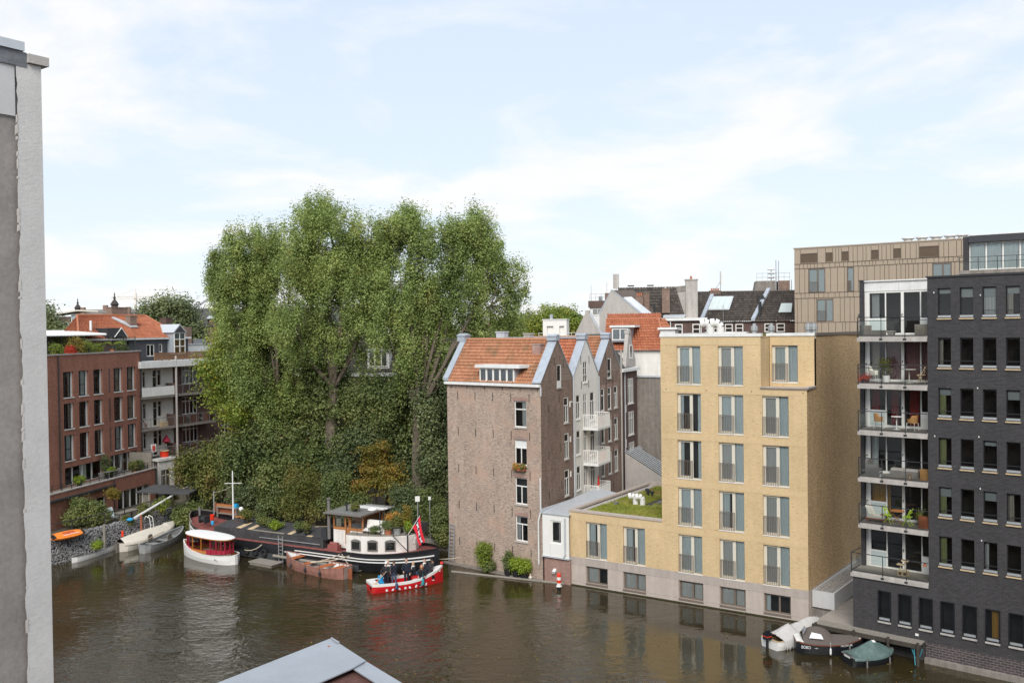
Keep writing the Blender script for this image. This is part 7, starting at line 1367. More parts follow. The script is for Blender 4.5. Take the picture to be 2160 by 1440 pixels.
tree('poplar_tree', 'wide poplar with bare forked trunk standing next to the brown canal house', (-8.1, 79.0, .9), (-8.1, 79.0, 10.6), .50,
     [E_(880, 502, 81, 74, 68), E_(825, 520, 81, 45, 60), E_(880, 800, 80.5, 50, 42), E_(945, 780, 80.5, 40, 45), E_(960, 535, 81, 78, 80), E_(1035, 590, 81, 62, 95), E_(1084, 600, 81, 32, 68), E_(1000, 500, 81, 60, 55), E_(845, 600, 80, 70, 80), E_(930, 630, 81, 95, 72), E_(1020, 690, 81, 78, 42), E_(835, 705, 79, 62, 70), E_(905, 740, 81, 72, 55), E_(800, 640, 80, 45, 70)], 1550, 125, .17, 'leaf_poplar', (.30, .30, .52), 190, POP, forks=[(-10.0, 79, 16.0), (-5.2, 79.2, 14.0), (-7.6, 80, 17.0), (-5.0, 79.6, 16.5)])
tree('yellowing_poplar', 'yellow green young tree leaning out in front of the balcony house', (-25.2, 84.5, .9), (-25.0, 84.3, 7.0), .22,
     [E_(470, 760, 83, 45, 50), E_(455, 820, 83, 35, 45), E_(490, 850, 83, 55, 60), E_(470, 700, 84, 30, 35)], 170, 110, .22, 'leaf_lime', (.5, .5, .6), 40)
UND = 'dark understorey trees below the poplars'
for i, (lab, bs, mt, bx) in enumerate((
    ('dark green tree behind the barge mast below the poplars', [E_(560, 930, 83, 75, 70), E_(500, 960, 82, 60, 55), E_(600, 990, 82, 70, 60)], 'leaf_mid', (-22.5, 84, .9)),
    ('dark leafy tree with ivy in the centre below the poplars', [E_(690, 860, 84, 70, 90), E_(660, 950, 83, 65, 60), E_(735, 930, 83, 55, 70)], 'leaf_mid', (-16.0, 85.5, .9)),
    ('mid green tree between the amber tree and the bare trunk', [E_(810, 830, 82, 62, 75), E_(845, 930, 82, 50, 70), E_(770, 870, 83, 50, 60)], 'leaf_mid', (-11.5, 83.5, .9)),
    ('dense dark tree between the bare trunk and the brown house', [E_(915, 870, 80, 45, 90), E_(925, 980, 78, 38, 70), E_(900, 800, 82, 45, 50)], 'leaf_dark', (-6.5, 82.5, .9)),
    ('dark tree filling the gap behind the tallest poplar trunk', [E_(620, 830, 86, 60, 70), E_(680, 780, 86, 60, 50), E_(560, 800, 86, 50, 60)], 'leaf_mid', (-19.5, 87.5, .9)),
    ('deep green tree behind the amber maple', [E_(760, 950, 81.5, 50, 50), E_(720, 1000, 81, 45, 40), E_(820, 990, 81, 50, 50), E_(870, 900, 83, 40, 60)], 'leaf_dark', (-13.6, 82.2, .9)),
    ('grey green small tree beside the white extension', [E_(440, 950, 84, 45, 45), E_(400, 985, 84, 35, 50), E_(475, 1000, 83, 45, 45)], 'leaf_olive', (-27.2, 86.5, .9)))):
    tree('understorey_tree', lab, bx, (bx[0], bx[1], 5.0), .16, bs, 330 if i < 6 else 170, 100, .22, mt, (.5, .5, .5), 40, UND, 'bark_dark')
tree('amber_maple', 'small amber and yellow maple behind the wheelhouse', (-11.9, 79.6, .9), (-11.9, 79.6, 3.2), .10, [E_(790, 1000, 79, 48, 42), E_(760, 1030, 79, 34, 30), E_(825, 1020, 79, 32, 34), E_(785, 950, 79, 25, 28)], 150, 80, .17, 'leaf_amber', (.42, .42, .16), 30, None, 'bark_dark')
bush('olive_shrub', 'round olive green shrub behind the middle of the barge', (-17.9, 79.6, .9), [E_(632, 1030, 79, 46, 54), E_(610, 1070, 78.6, 34, 28), E_(660, 1075, 78.6, 28, 26)], 150, 70, .15, 'leaf_olive', .3)
HG = 'bank shrubs behind the barge'
for i, (px, py, Y_, rx, ry, mt, lab) in enumerate(((520, 1045, 81.2, 48, 36, 'leaf_dark', 'dark bank shrub behind the barge mast'), (575, 1050, 80.4, 34, 36, 'leaf_mid', 'green bank shrub between mast and olive shrub'), (705, 1040, 78.6, 36, 48, 'leaf_mid', 'green bank shrub behind the stove pipe'), (745, 1070, 78, 32, 28, 'leaf_mid', 'low green bank shrub left of the wheelhouse roof'), (850, 1055, 76, 38, 36, 'leaf_dark', 'dark bank shrub behind the wheelhouse roof'), (905, 1075, 75, 30, 42, 'leaf_mid', 'leafy bank shrub behind the barge stern tank'), (928, 1110, 73.4, 18, 34, 'leaf_mid', 'flowering bank shrub at the corner of the brown house'), (430, 1060, 84.2, 34, 36, 'leaf_dark', 'dark bank shrub beside the barge bow'))):
    k = Y_/1950; bush('bank_shrub', lab, ((px-1080)*k, Y_+.2, .9), [E_(px, py, Y_, rx, ry), E_(px+rx*.5, py+ry*.5, Y_-.3, rx*.6, ry*.5)], 110, 75, .17, mt, .3, group=HG)
bush('ivy_mound', 'glossy ivy mound hanging over the water at the barge bow', (-29.3, 82.3, .6), [E_(393, 1090, 81.6, 34, 30), E_(372, 1108, 81.6, 18, 16), E_(410, 1115, 81.4, 16, 14)], 150, 70, .17, 'leaf_mid', .24)
bush('garden_bush', 'big round dark bush in the garden of the red brick block', (-37.0, 77.6, 1.6), [E_(165, 1080, 76.6, 34, 28), E_(195, 1085, 76.6, 24, 22), E_(145, 1095, 75.6, 20, 18)], 150, 80, .14, 'leaf_mid', .22)
for (px, py, Y_, r, mt, lab, z) in ((232, 1040, 79.5, 14, 'leaf_amber', 'yellowing climber on the corner of the brick plinth', 2.3), (214, 1088, 77, 14, 'leaf_mid', 'small leafy shrub by the garden doors', 1.6), (300, 1075, 79, 16, 'leaf_olive', 'tall grassy clump next to the garden rail', 1.7), (333, 1065, 80.5, 16, 'leaf_lime', 'yellow green shrub near the shelter', 1.7), (260, 1100, 77.3, 12, 'leaf_olive', 'low plants along the top of the gabion wall', 1.8), (355, 1050, 82.5, 16, 'leaf_olive', 'brownish shrub under the shelter roof', 1.6), (197, 1150, 72.6, 7, 'leaf_bright', 'bright weed tuft growing out of the gabion wall', .6)):
    e = E_(px, py, Y_, r, r); bush('garden_plant', lab, (e[0], e[1], e[2]-e[5]), [e], 26, 60, .11, mt, .14, cat='plant', stems=4)
# roof garden plants
for (u, d, r, h, mt, lab) in ((-.2, 1.0, .5, .5, 'leaf_lime', 'yellow green roof terrace plant by the grey screen'), (2.6, 1.1, .75, .75, 'leaf_amber', 'orange autumn shrub on the roof terrace'), (4.0, 1.0, .7, .55, 'leaf_lime', 'golden green shrub next to the orange one on the roof'), (1.6, .8, .35, .35, 'flower_red', 'low red leaved roof terrace plant'), (5.6, 1.0, .4, .4, 'leaf_lime', 'small green roof plant beside the white post'), (9.6, 1.2, .5, .5, 'leaf_mid', 'leafy green roof plant near the glass screen')):
    p = L.p(u, d*.55, 15.8+h); bush('terrace_plant', lab, (p.x, p.y, 15.72), [(p.x, p.y, p.z, r, r, h)], 34, 60, .11, mt, .16, cat='plant', stems=5)
pp = L.p(8.2, .7, 15.72); pa = thing('potted_palm', 'potted palm with arching fronds on the roof terrace', 'palm', WORLD, pp); put('pot', MB().lathe([(0, 0), (.2, 0), (.26, .35), (.22, .35)], 10), 'terracotta', pa); put('stem', MB().cyl((0, 0, .2), (0, 0, .75), .05, .04, 6), 'bark', pa)
for i in range(11):
    a = i*2.4; V = []; n = 14
    for k in range(n):
        t_ = k/n; x = .95*t_; z = .75+.55*math.sin(t_*2.2)-.35*t_; w = .16*math.sin(math.pi*(t_*.9+.1))
        for sg in (-1, 1):
            for (xx_, ww) in ((x, 0), (x+.05, 0), (x+.10, sg*w)): V.append((xx_*math.cos(a)-ww*math.sin(a), xx_*math.sin(a)+ww*math.cos(a), z-(.06 if ww else 0)))
    soup(np.array(V), 3, 'frond', 'leaf_bright', pa)
# far trees
FT = 'distant trees on the skyline'
tree('far_tree', 'round dark green tree behind the red hip roof', (-46, 126, .9), (-46, 126, 10), .4, [E_(350, 660, 126, 52, 38), E_(310, 690, 126, 34, 26), E_(400, 685, 126, 36, 34), E_(355, 715, 126, 60, 40)], 260, 110, .34, 'leaf_far', (.8, .8, .8), 40, FT)
tree('far_tree', 'pale tree at the far edge beside the foreground wall', (-55, 112, .9), (-55, 112, 10), .35, [E_(105, 680, 112, 26, 32), E_(125, 705, 112, 22, 22)], 110, 100, .3, 'leaf_far', (.7, .7, .7), 20, FT)
tree('far_tree', 'yellow green tree crown right of the tall poplars', (4, 152, .9), (4, 152, 9), .4, [E_(1120, 685, 152, 40, 30), E_(1080, 690, 152, 40, 34), E_(1155, 680, 152, 24, 24)], 230, 110, .32, 'leaf_lime', (.8, .8, .7), 40, FT)
tree('far_tree', 'pale green tree behind the small white roof house', (9, 168, .9), (9, 168, 10), .4, [E_(1195, 680, 168, 26, 22), E_(1160, 672, 168, 22, 18), E_(1215, 692, 168, 14, 14)], 160, 100, .42, 'leaf_lime', (1., 1., .9), 30, FT)
tree('far_tree', 'yellow green tree seen through the gap under the poplar crown', (-11.5, 112, .9), (-11.5, 112, 9), .35, [E_(905, 685, 112, 40, 45), E_(870, 720, 112, 40, 40), E_(940, 740, 112, 45, 50)], 200, 110, .30, 'leaf_lime', (.8, .8, .8), 30, FT)
tree('far_conifer', 'tiny dark conifer top above the far trees', (10.5, 172, .9), (10.5, 172, 15), .25, [E_(1190, 660, 172, 4, 8), E_(1190, 670, 172, 6, 8)], 30, 60, .35, 'leaf_dark', (.4, .4, .5), 6, FT)
Wd = []
for x in np.linspace(-700, 700, 330): Wd.append((x+rng.uniform(-2, 2), 620+rng.uniform(-20, 20), rng.uniform(2, 17.5)))
soup(leaves(np.array(Wd), np.tile([[4., 4., 2.6]], (len(Wd), 1)), 60, 2.2), 4, 'far_woods', 'leaf_far', None, kind='stuff')
# ------------------------------------------------------------------ potted plants
def potted(name, label, pos, pr, phh, pm, fr_, fh, mt, n=30, per=50, size=.10, group=None, spread=.12):
    o = thing(name, label, 'potted plant', WORLD, pos, group=group); put('pot', MB().lathe([(0, 0), (pr*.8, 0), (pr, phh), (pr*.88, phh), (pr*.8, phh*.6), (0, phh*.6)], 12), pm, o)
    C = blob_clumps([(0, 0, phh+fh*.5, fr_, fr_, fh*.5)], n, .5); mb = MB()
    for c in C[:6]: limb(mb, (0, 0, phh*.5), c, .02, .008, .1, 3)
    put('stems', mb, 'bark_dark', o); soup(leaves(C, np.full((len(C), 3), spread), per, size), 4, 'foliage', mt, o); return o
for (x, y, pr, hh, r_, fh, mt, lab) in ((6.6, -.7, .3, .3, .5, .8, 'leaf_olive', 'first potted shrub on the barge hatch counted from the bow'), (8.2, -.85, .2, .25, .26, .6, 'leaf_mid', 'upright green potted herb on the barge hatch'), (8.9, -1.05, .2, .2, .35, .5, 'leaf_olive', 'greyish potted plant in the hatch row'), (9.6, -1.15, .2, .22, .3, .45, 'leaf_mid', 'low potted herb in the hatch row'), (10.3, -1.3, .22, .2, .45, .5, 'leaf_bright', 'bright lime potted plant on the barge hatch'), (12.5, -1.3, .26, .35, .32, .4, 'leaf_mid', 'round dark potted shrub aft on the barge hatch'), (13.4, -1.4, .26, .35, .24, .5, 'leaf_olive', 'thin potted plant next to the stove pipe end of the hatch')):
    p = BG_.p(x, y, hz(y)+.0); potted('hatch_plant', lab, p, pr, hh, 'black_pot', r_, fh, mt, group='potted plants on the barge hatch')
for (x, y, pr, hh, r_, fh, mt, pm, lab) in ((20.6, -.9, .28, .4, .4, .55, 'leaf_mid', 'terracotta', 'green plant in terracotta pot on the barge cabin roof'), (21.1, -.5, .32, .45, .35, .95, 'leaf_olive', 'galvanised', 'grassy plant in the wide zinc tub on the cabin roof'), (21.6, .0, .28, .5, .3, 1.5, 'leaf_amber', 'galvanised', 'tall straw coloured grass in a zinc tub on the cabin roof'), (21.9, -.2, .2, .3, .22, .6, 'leaf_bright', 'black_pot', 'bright grass in a small black pot near the stern frame'), (20.2, .4, .3, .4, .6, 1.0, 'flower_mix', 'black_pot', 'flowering plant behind the cabin roof bench'), (21.0, .9, .3, .4, .6, .9, 'leaf_mid', 'black_pot', 'bushy green plant at the back of the cabin roof'), (19.7, -1.2, .22, .2, .3, .25, 'leaf_mid', 'black_pot', 'low green plant in front of the deck bench'), (17.6, -.9, .18, .22, .22, .35, 'leaf_olive', 'black_pot', 'potted grass on the wheelhouse roof'), (20.8, .3, .25, .3, .35, .5, 'flower_red', 'terracotta', 'red flowering plant on the cabin roof')):
    p = BG_.p(x, y, 4.07 if x == 17.6 else 2.68); potted('cabin_plant', lab, p, pr, hh, pm, r_, fh, mt, group='potted plants on the barge cabin')
bush('yellow_shrub', 'yellow green shrub growing at the foot of the brown house wall', B.p(3.9, -.35, .05), [(*B.p(3.85, -.5, 1.5), .65, .5, .55), (*B.p(3.95, -.4, .8), .5, .4, .4)], 60, 65, .11, 'leaf_lime', .16)
bush('dark_weed', 'dark green weed clump under the yellow shrub at the waterline', B.p(4.3, -.45, .05), [(*B.p(4.3, -.5, .45), .5, .3, .35)], 26, 50, .10, 'leaf_mid', .13)
for (u, mt, lab, fh, r_) in ((6.0, 'leaf_mid', 'tall reed in a black tub at the foot of the brown house', 1.3, .3), (6.75, 'leaf_bright', 'lime green bush in the middle black tub at the house foot', .85, .48), (7.45, 'leaf_bright', 'lime green bush in the black tub nearest the white bay', .9, .5)):
    potted('tub_plant', lab, B.p(u, -.42, .08), .32, .42, 'black_pot', r_, fh, mt, 40, 60, .11, 'black tubs at the foot of the brown house', .14)
fbx = thing('window_box', 'flower box under the second window of the brown house', 'flower box', B, (6.4, -.32, 7.55)); put('trough', MB().box(0, 1.05, 0, .22, 0, .2), 'wood_red', fbx); soup(leaves(rng.uniform((.05, .02, .2), (1.0, .2, .45), (26, 3)), np.full((26, 3), .09), 36, .08), 4, 'flowers', 'flower_mix', fbx); soup(leaves(rng.uniform((.05, -.05, .1), (1.0, .2, .38), (20, 3)), np.full((20, 3), .09), 36, .09), 4, 'foliage', 'leaf_mid', fbx)
for (u, mt, fh, lab) in ((.6, 'leaf_bright', .5, 'lime green box plant at the terrace railing left end'), (5.1, 'leaf_bright', .6, 'lime green box plant at the terrace railing right end'), (5.0, 'leaf_dark', 2.0, 'dark conical conifer on the terrace of the brick block')):
    potted('terrace_pot', lab, L.p(u, -.9 if fh < 1 else -.5, 4.32), .22, .35, 'black_pot', .42, fh, mt, 30, 55, .10)
for (u, lab) in ((-5.9, 'bushy plant by the terrace screen'), (-5.1, 'leafy plant with white flowers on the terrace corner')): pass
for (u, lab, mt) in ((6.2, 'large leafy pot plant at the terrace corner screen', 'leaf_mid'), (5.4, 'second leafy pot plant beside the terrace corner screen', 'leaf_olive')): potted('terrace_pot', lab, L2.p(u, .8, 4.31), .25, .4, 'terracotta', .5, .8, mt, 36, 55, .12)
# ------------------------------------------------------------------ small things
by = thing('channel_marker', 'red and white striped marker post standing in the water', 'marker', WORLD, (2.95, 61.9, 0))
put('pile', MB().cyl((0, 0, -2), (0, 0, .25), .13, .13, 12), 'black_paint', by); put('collar', MB().cyl((0, 0, .25), (0, 0, .3), .2, .2, 12), 'white_paint', by)
for i in range(4): put('band', MB().lathe([(.14, .3+.2*i), (.14, .5+.2*i)], 14) if i < 3 else MB().lathe([(.14, .9), (.14, 1.06), (.11, 1.14), (0, 1.16)], 14), 'white_paint' if i % 2 == 0 else 'red_plastic', by)
la = thing('wall_ladder', 'grey ladder leaning on the foot of the brown house wall', 'ladder', B, (.1, -.25, .1))
for x in (0, .5): put('rail', MB().extrude([(x, 0, 0), (x+.06, 0, 0), (x+.06-.06*(x > 0), .2, 2.9), (x-.06*(x > 0), .2, 2.9)], (0, .05, 0)), 'galvanised', la)
for i in range(11): put('rung', MB().box(.05, .5, .01+.018*i, .05+.018*i, .15+.26*i, .21+.26*i), 'galvanised', la)
dr_w = thing('drifting_beam', 'long weathered beam floating along the foot of the brown house', 'beam', WORLD, (-1.2, 64.5, 0)); put('beam', MB().cyl((-3.4, 2.4, .03), (4.6, -1.2, .02), .09, .08, 8), 'wood_grey', dr_w)
put('branch', MB().cyl((.2, .2, .03), (2.4, -.9, .03), .03, .02, 6), 'bark', dr_w)
dk = thing('white_duck', 'small cream duck on the ledge by the lime green tubs', 'duck', B, (8.0, -.45, .09)); put('body', MB().lathe([(0, 0), (.09, .02), (.13, .10), (.09, .19), (.04, .24), (.055, .29), (.05, .34), (0, .37)], 12), 'canvas_cream', dk, smooth=True); put('bill', MB().box(-.02, .02, -.11, -.04, .29, .31), 'orange', dk)
# paddle board on the gabion wall
pbF = Fr((-35.45, 70.3), 59, 2.02)
pb = thing('paddle_board', 'orange inflatable board with white lettering lying on the gabion wall', 'paddle board', pbF)
def board(L_, W_, z0, z1, cut=1.):
    pts = []
    for a in np.linspace(0, 2*math.pi, 28, endpoint=False): pts.append((L_/2+L_/2*math.copysign(abs(math.cos(a))**.7, math.cos(a)), W_/2*math.copysign(abs(math.sin(a))**.8, math.sin(a)), z0))
    return MB().extrude(pts, (0, 0, z1-z0))
RT = RX(28)
put('deck', board(2.75, .8, .0, .12), 'orange', pb, rot=RT); put('nose_patch', MB().box(.02, .42, -.26, .26, .122, .126), 'black_flat', pb, rot=RT); put('tail', MB().box(2.62, 2.8, -.22, .22, .02, .126), 'black_flat', pb, rot=RT); put('traction_pad', MB().box(1.1, 2.1, -.02, .30, .122, .125), M('pad_orange', (.55, .10, .02), .7, .2), pb, rot=RT)
text('Aqua Marina', .26, 'white_flat', pb, at=(.95, -.18, -.0), rot=RT @ Matrix.Translation((0, -.06, .128)), shear=.1)
# garden furniture on the left bank
bt2 = thing('garden_bench', 'grey wooden garden table with bench by the rail', 'table', WORLD, (-33.3, 78.0, 1.62), rz=R(70))
for i in range(4): put('plank', MB().box(0, 2.2, .2*i, .2*i+.18, .7, .75), 'wood_grey', bt2)
for (x, y) in ((.1, .05), (2.0, .05), (.1, .7), (2.0, .7)): put('leg', MB().box(x, x+.08, y, y+.08, 0, .7), 'wood_grey', bt2)
dc = thing('deck_chair', 'light blue garden chair back against the glass doors', 'chair', WORLD, (-34.3, 78.6, 1.62), rz=R(75)); put('backrest', MB().extrude([(-.3, 0, .4), (.35, 0, .4), (.35, .25, 1.15), (-.3, .25, 1.15)], (0, .04, 0)), 'curtain', dc); put('seat', MB().box(-.3, .35, -.5, .02, .36, .42), 'curtain', dc)
for (x, y) in ((-.28, -.48), (.30, -.48), (-.28, 0), (.30, 0)): put('leg', MB().box(x, x+.04, y, y+.04, 0, .36), 'grey_metal', dc)
ds2 = thing('wooden_lounger', 'weathered wooden sun lounger behind the garden rail', 'lounger', WORLD, (-32.8, 80.2, 1.62), rz=R(72))
for i in range(8): put('slat', MB().box(.0+.2*i, .16+.2*i, 0, .6, .35 if i < 5 else .35+.18*(i-4), .39 if i < 5 else .39+.18*(i-4)), 'wood_grey', ds2)
for (x, y) in ((.05, 0), (1.3, 0), (.05, .54), (1.3, .54)): put('leg', MB().box(x, x+.06, y, y+.06, 0, .35), 'wood_grey', ds2)
ty = thing('steel_ladder', 'short white swimming ladder on top of the gabion wall', 'ladder', WORLD, (-31.0, 77.9, 1.5), rz=R(75)); put('rails', MB().tube([(0, -.35, -.6), (0, -.2, .5), (0, .15, .65), (0, .3, .4)], .03, 6).tube([(.4, -.35, -.6), (.4, -.2, .5), (.4, .15, .65), (.4, .3, .4)], .03, 6), 'white_paint', ty)
for i in range(3): put('rung', MB().cyl((0, -.33+.04*i, -.4+.28*i), (.4, -.33+.04*i, -.4+.28*i), .022, .022, 6), 'white_paint', ty)
put('fire_bottle', MB().lathe([(0, 0), (.1, 0), (.1, .4), (.05, .48), (0, .5)], 10), 'red_plastic', None, WORLD, at=(-32.2, 75.7, .95), label='small red gas bottle by the stern of the cream boat', cat='bottle')
put('wooden_pile', MB().cyl((0, 0, -1), (0, 0, 2.3), .12, .11, 8), 'wood_grey', None, WORLD, at=(-32.95, 74.05, 0), label='grey wooden mooring pile in front of the gabion wall', cat='pile')
put('mooring_post', MB().cyl((0, 0, -1), (0, 0, 2.4), .1, .09, 8), 'wood_red', None, WORLD, at=(-31.25, 77.2, 0), label='reddish mooring post behind the cream canvas cover', cat='pile')
put('blue_sack', MB().lathe([(0, 0), (.25, .02), (.28, .14), (.12, .22), (0, .24)], 9), 'blue_plastic', None, WORLD, at=(-32.1, 77.0, 1.98), label='crumpled blue sheet on the gabion wall top', cat='sheet')
# balconies of the charcoal block
def chair(name, label, fr, at, rz, mat, legm, kind):
    o = thing(name, label, 'chair', fr, at, rz=rz)
    if kind == 'rattan':
        P_ = [[(.27*math.sin(a)*(1+.1*h), -.25*math.cos(a)*(1+.12*h)*-1, .42+h*(.40 if abs(a) < 1.3 else .22)) for a in np.linspace(-2.3, 2.3, 13)] for h in (0, .5, 1)]
        put('backrest', MB().grid(P_).grid([[(x*.93, y*.93, z) for x, y, z in r_][::-1] for r_ in P_]), mat, o); put('seat', MB().lathe([(0, .40), (.26, .40), (.26, .45), (0, .46)], 14), mat, o)
        for (x, y) in ((-.2, -.2), (.2, -.2), (-.2, .2), (.2, .2)): put('leg', MB().cyl((x*1.15, y*1.15, 0), (x, y, .42), .018, .018, 6), legm, o)
    elif kind == 'shell':
        P_ = [[(.28*math.sin(a)*(1+.15*h), .25*math.cos(a)*(1+.15*h), .38+h*(.48 if abs(a) < .9 else .25)) for a in np.linspace(-2.2, 2.2, 13)] for h in (0, .35, .7, 1)]
        put('backrest', MB().grid(P_).grid([[(x*.92, y*.92, z) for x, y, z in r_][::-1] for r_ in P_]), mat, o, smooth=True); put('seat', MB().lathe([(0, .34), (.25, .36), (.27, .42), (0, .43)], 14), mat, o)
        for (x, y) in ((-.2, -.18), (.2, -.18), (-.2, .18), (.2, .18)): put('leg', MB().cyl((x, y, 0), (x*.8, y*.8, .38), .02, .02, 6), legm, o)
    else:                                                             # folding x-frame chair
        put('seat', MB().box(-.2, .2, -.2, .2, .44, .47), mat, o)
        for x in (-.2, .2): put('leg', MB().extrude([(x-.012, -.22, 0), (x-.012, -.18, 0), (x-.012, .24, .9), (x-.012, .20, .9)], (.024, 0, 0)), mat, o); put('leg', MB().extrude([(x-.01, .22, 0), (x-.01, .26, 0), (x-.01, -.18, .48), (x-.01, -.22, .48)], (.02, 0, 0)), mat, o)
        for k in range(2): put('back_slat', MB().box(-.2, .2, .17+.04*k, .19+.04*k, .66+.14*k, .74+.14*k), mat, o)
    return o
def rtable(label, fr, at, r, h, mat, legm, xlegs=False):
    o = thing('balcony_table', label, 'table', fr, at); put('table_top', MB().lathe([(0, h), (r, h), (r, h+.03), (0, h+.03)], 18), mat, o)
    if xlegs:
        for sg in (-1, 1): put('leg', MB().extrude([(-.35*sg-.02, .1*sg, 0), (-.35*sg+.02, .1*sg, 0), (.35*sg+.02, .1*sg, h), (.35*sg-.02, .1*sg, h)], (0, .03, 0)), legm, o)
    else: put('leg', MB().cyl((0, 0, 0), (0, 0, h), .03, .03, 8), legm, o); put('foot', MB().lathe([(0, 0), (.2, 0), (.2, .02), (0, .03)], 12), legm, o)
    return o
zl = lev[5]+.02; so = thing('lounge_sofa', 'brown wooden lounge sofa on the top balcony of the charcoal block', 'sofa', D, (.55, .35, zl)); put('seat', MB().box(0, 1.0, 0, .6, .0, .28), 'wood_grey', so); put('backrest', MB().box(0, .22, .0, .6, .281, .55), 'wood_grey', so)
pl_ = thing('planter_crate', 'grey slatted planter box at the end of the top balcony', 'planter', D, (3.2, .4, zl)); put('box', MB().box(0, .7, 0, .45, 0, .58), 'wood_grey', pl_)
tb_ = thing('low_stone_table', 'low square concrete side table on the top balcony', 'table', D, (1.75, .35, zl)); put('top', MB().box(0, .42, 0, .35, .18, .26), 'concrete', tb_); put('foot', MB().box(.05, .37, .04, .31, 0, .18), 'concrete', tb_)
bird = thing('pigeon', 'dark pigeon perched on the corner of the top balcony railing', 'bird', D, (.45, -.05, lev[5]+1.02)); put('body', MB().lathe([(0, 0), (.05, .02), (.06, .08), (.035, .13), (.04, .17), (0, .2)], 8), 'dark_metal', bird, smooth=True); put('tail', MB().box(.0, .16, -.02, .02, .04, .06), 'dark_metal', bird)
z4 = lev[4]+.02; chair('shell_chair', 'white shell armchair on the second balcony from the top', D, (1.0, .55, z4), R(90), 'cushion', 'white_trim', 'shell'); rtable('white pedestal table on the second balcony from the top', D, (2.85, .6, z4), .34, .72, 'cushion', 'cushion'); chair('folding_chair', 'pale wooden folding chair beside the white pedestal table', D, (3.5, .6, z4), R(-90), 'wood_pale', 'wood_pale', 'fold')
potted('balcony_flowers', 'red flowers in a dark bowl at the balcony corner', D.p(.65, .2, z4), .24, .16, 'black_pot', .24, .18, 'flower_red', 16, 40, .07); potted('balcony_plant', 'tall twiggy plant in a white pot behind the shell chair', D.p(1.5, 1.05, z4), .2, .35, 'white_trim', .32, .9, 'leaf_olive', 20, 30, .08)
z3 = lev[3]+.02; chair('rattan_chair', 'brown rattan armchair nearest the brick pier on the third balcony', D, (1.25, .6, z3), R(100), 'rattan', 'white_trim', 'rattan'); chair('rattan_chair', 'brown rattan armchair at the far side of the small round table', D, (3.0, .6, z3), R(-100), 'rattan', 'white_trim', 'rattan'); rtable('small round white table between the rattan armchairs', D, (2.15, .7, z3), .28, .68, 'white_trim', 'white_trim')
z2_ = lev[2]+.02; sf = thing('grey_armchair', 'dark grey wicker armchair on the fourth balcony', 'armchair', D, (.6, .3, z2_)); put('seat', MB().box(0, .7, 0, .7, .0, .35), 'grey_weather', sf); put('backrest', MB().box(0, .16, 0, .7, .351, .85), 'grey_weather', sf); put('armrest', MB().box(.161, .7, 0, .12, .351, .6), 'grey_weather', sf)
sf2 = thing('grey_sofa', 'low grey sofa in front of the glass on the fourth balcony', 'sofa', D, (1.7, .9, z2_)); put('seat', MB().box(0, 1.5, 0, .5, 0, .3), 'grey_weather', sf2); put('cushion', MB().box(.05, .72, .03, .45, .301, .4), 'concrete', sf2); put('cushion', MB().box(.76, 1.45, .03, .45, .301, .4), 'concrete', sf2)
for (x, lab) in ((1.45, 'white lantern next to the grey armchair'), (2.95, 'round wicker lantern on the fourth balcony')):
    ln = thing('lantern', lab, 'lantern', D, (x, .25, z2_)); put('frame', MB().box(-.08, .08, -.08, .08, 0, .03).box(-.08, .08, -.08, .08, .25, .28).box(-.08, -.065, -.08, -.065, .03, .25).box(.065, .08, -.08, -.065, .03, .25).box(-.08, -.065, .065, .08, .03, .25).box(.065, .08, .065, .08, .03, .25), 'white_trim' if x < 2 else 'rattan', ln); put('candle', MB().cyl((0, 0, .03), (0, 0, .16), .04, .04, 8), 'cushion', ln)
bx_ = thing('wicker_box', 'brown wicker storage box at the end of the fourth balcony', 'box', D, (3.45, .3, z2_)); put('body', MB().box(0, .42, 0, .4, 0, .5), 'rattan', bx_); put('lid', MB().box(-.02, .44, -.02, .42, .502, .54), 'rattan', bx_)
z1_ = lev[1]+.02; lg = thing('lounge_chair', 'wooden lounge chair with cream cushions on the fifth balcony', 'chair', D, (.6, .25, z1_)); put('frame', MB().box(0, 1.0, .0, .6, .16, .22).box(.05, .12, .03, .1, 0, .16).box(.88, .95, .03, .1, 0, .16).box(.05, .12, .5, .57, 0, .16).box(.88, .95, .5, .57, 0, .16), 'wood_red', lg); put('seat_cushion', MB().box(.1, 1.0, .02, .58, .221, .34), 'cushion', lg); put('back_cushion', MB().extrude([(.25, .02, .35), (.38, .02, .35), (.12, .02, .85), (-.02, .02, .85)], (0, .56, 0)), 'cushion', lg)
rtable('round folding wooden table between the lime green chairs', D, (2.2, .55, z1_), .36, .70, 'wood_warm', 'wood_warm', True); chair('folding_chair', 'lime green folding chair nearest the lounge chair', D, (1.75, .5, z1_), R(90), 'lime', 'lime', 'fold'); chair('folding_chair', 'lime green folding chair nearest the wooden chest', D, (2.75, .5, z1_), R(-90), 'lime', 'lime', 'fold')
cs_ = thing('slatted_chest', 'red brown slatted wooden chest at the end of the fifth balcony', 'chest', D, (3.4, .2, z1_))
for i in range(8): put('slat', MB().box(0, .52, 0, .42, .075*i, .075*i+.065), 'wood_red', cs_)
st_ = thing('side_stool', 'small dark wooden stool beside the lounge chair', 'stool', D, (1.45, .8, z1_)); put('seat', MB().box(-.18, .18, -.15, .15, .36, .4), 'wood_red', st_)
for (x, y) in ((-.15, -.12), (.15, -.12), (-.15, .12), (.15, .12)): put('leg', MB().box(x-.02, x+.02, y-.02, y+.02, 0, .36), 'wood_red', st_)
potted('chest_plant', 'grey green plant in a pot behind the slatted chest', D.p(3.3, .9, z1_), .18, .4, 'grey_weather', .25, .35, 'leaf_olive', 14, 40, .08)
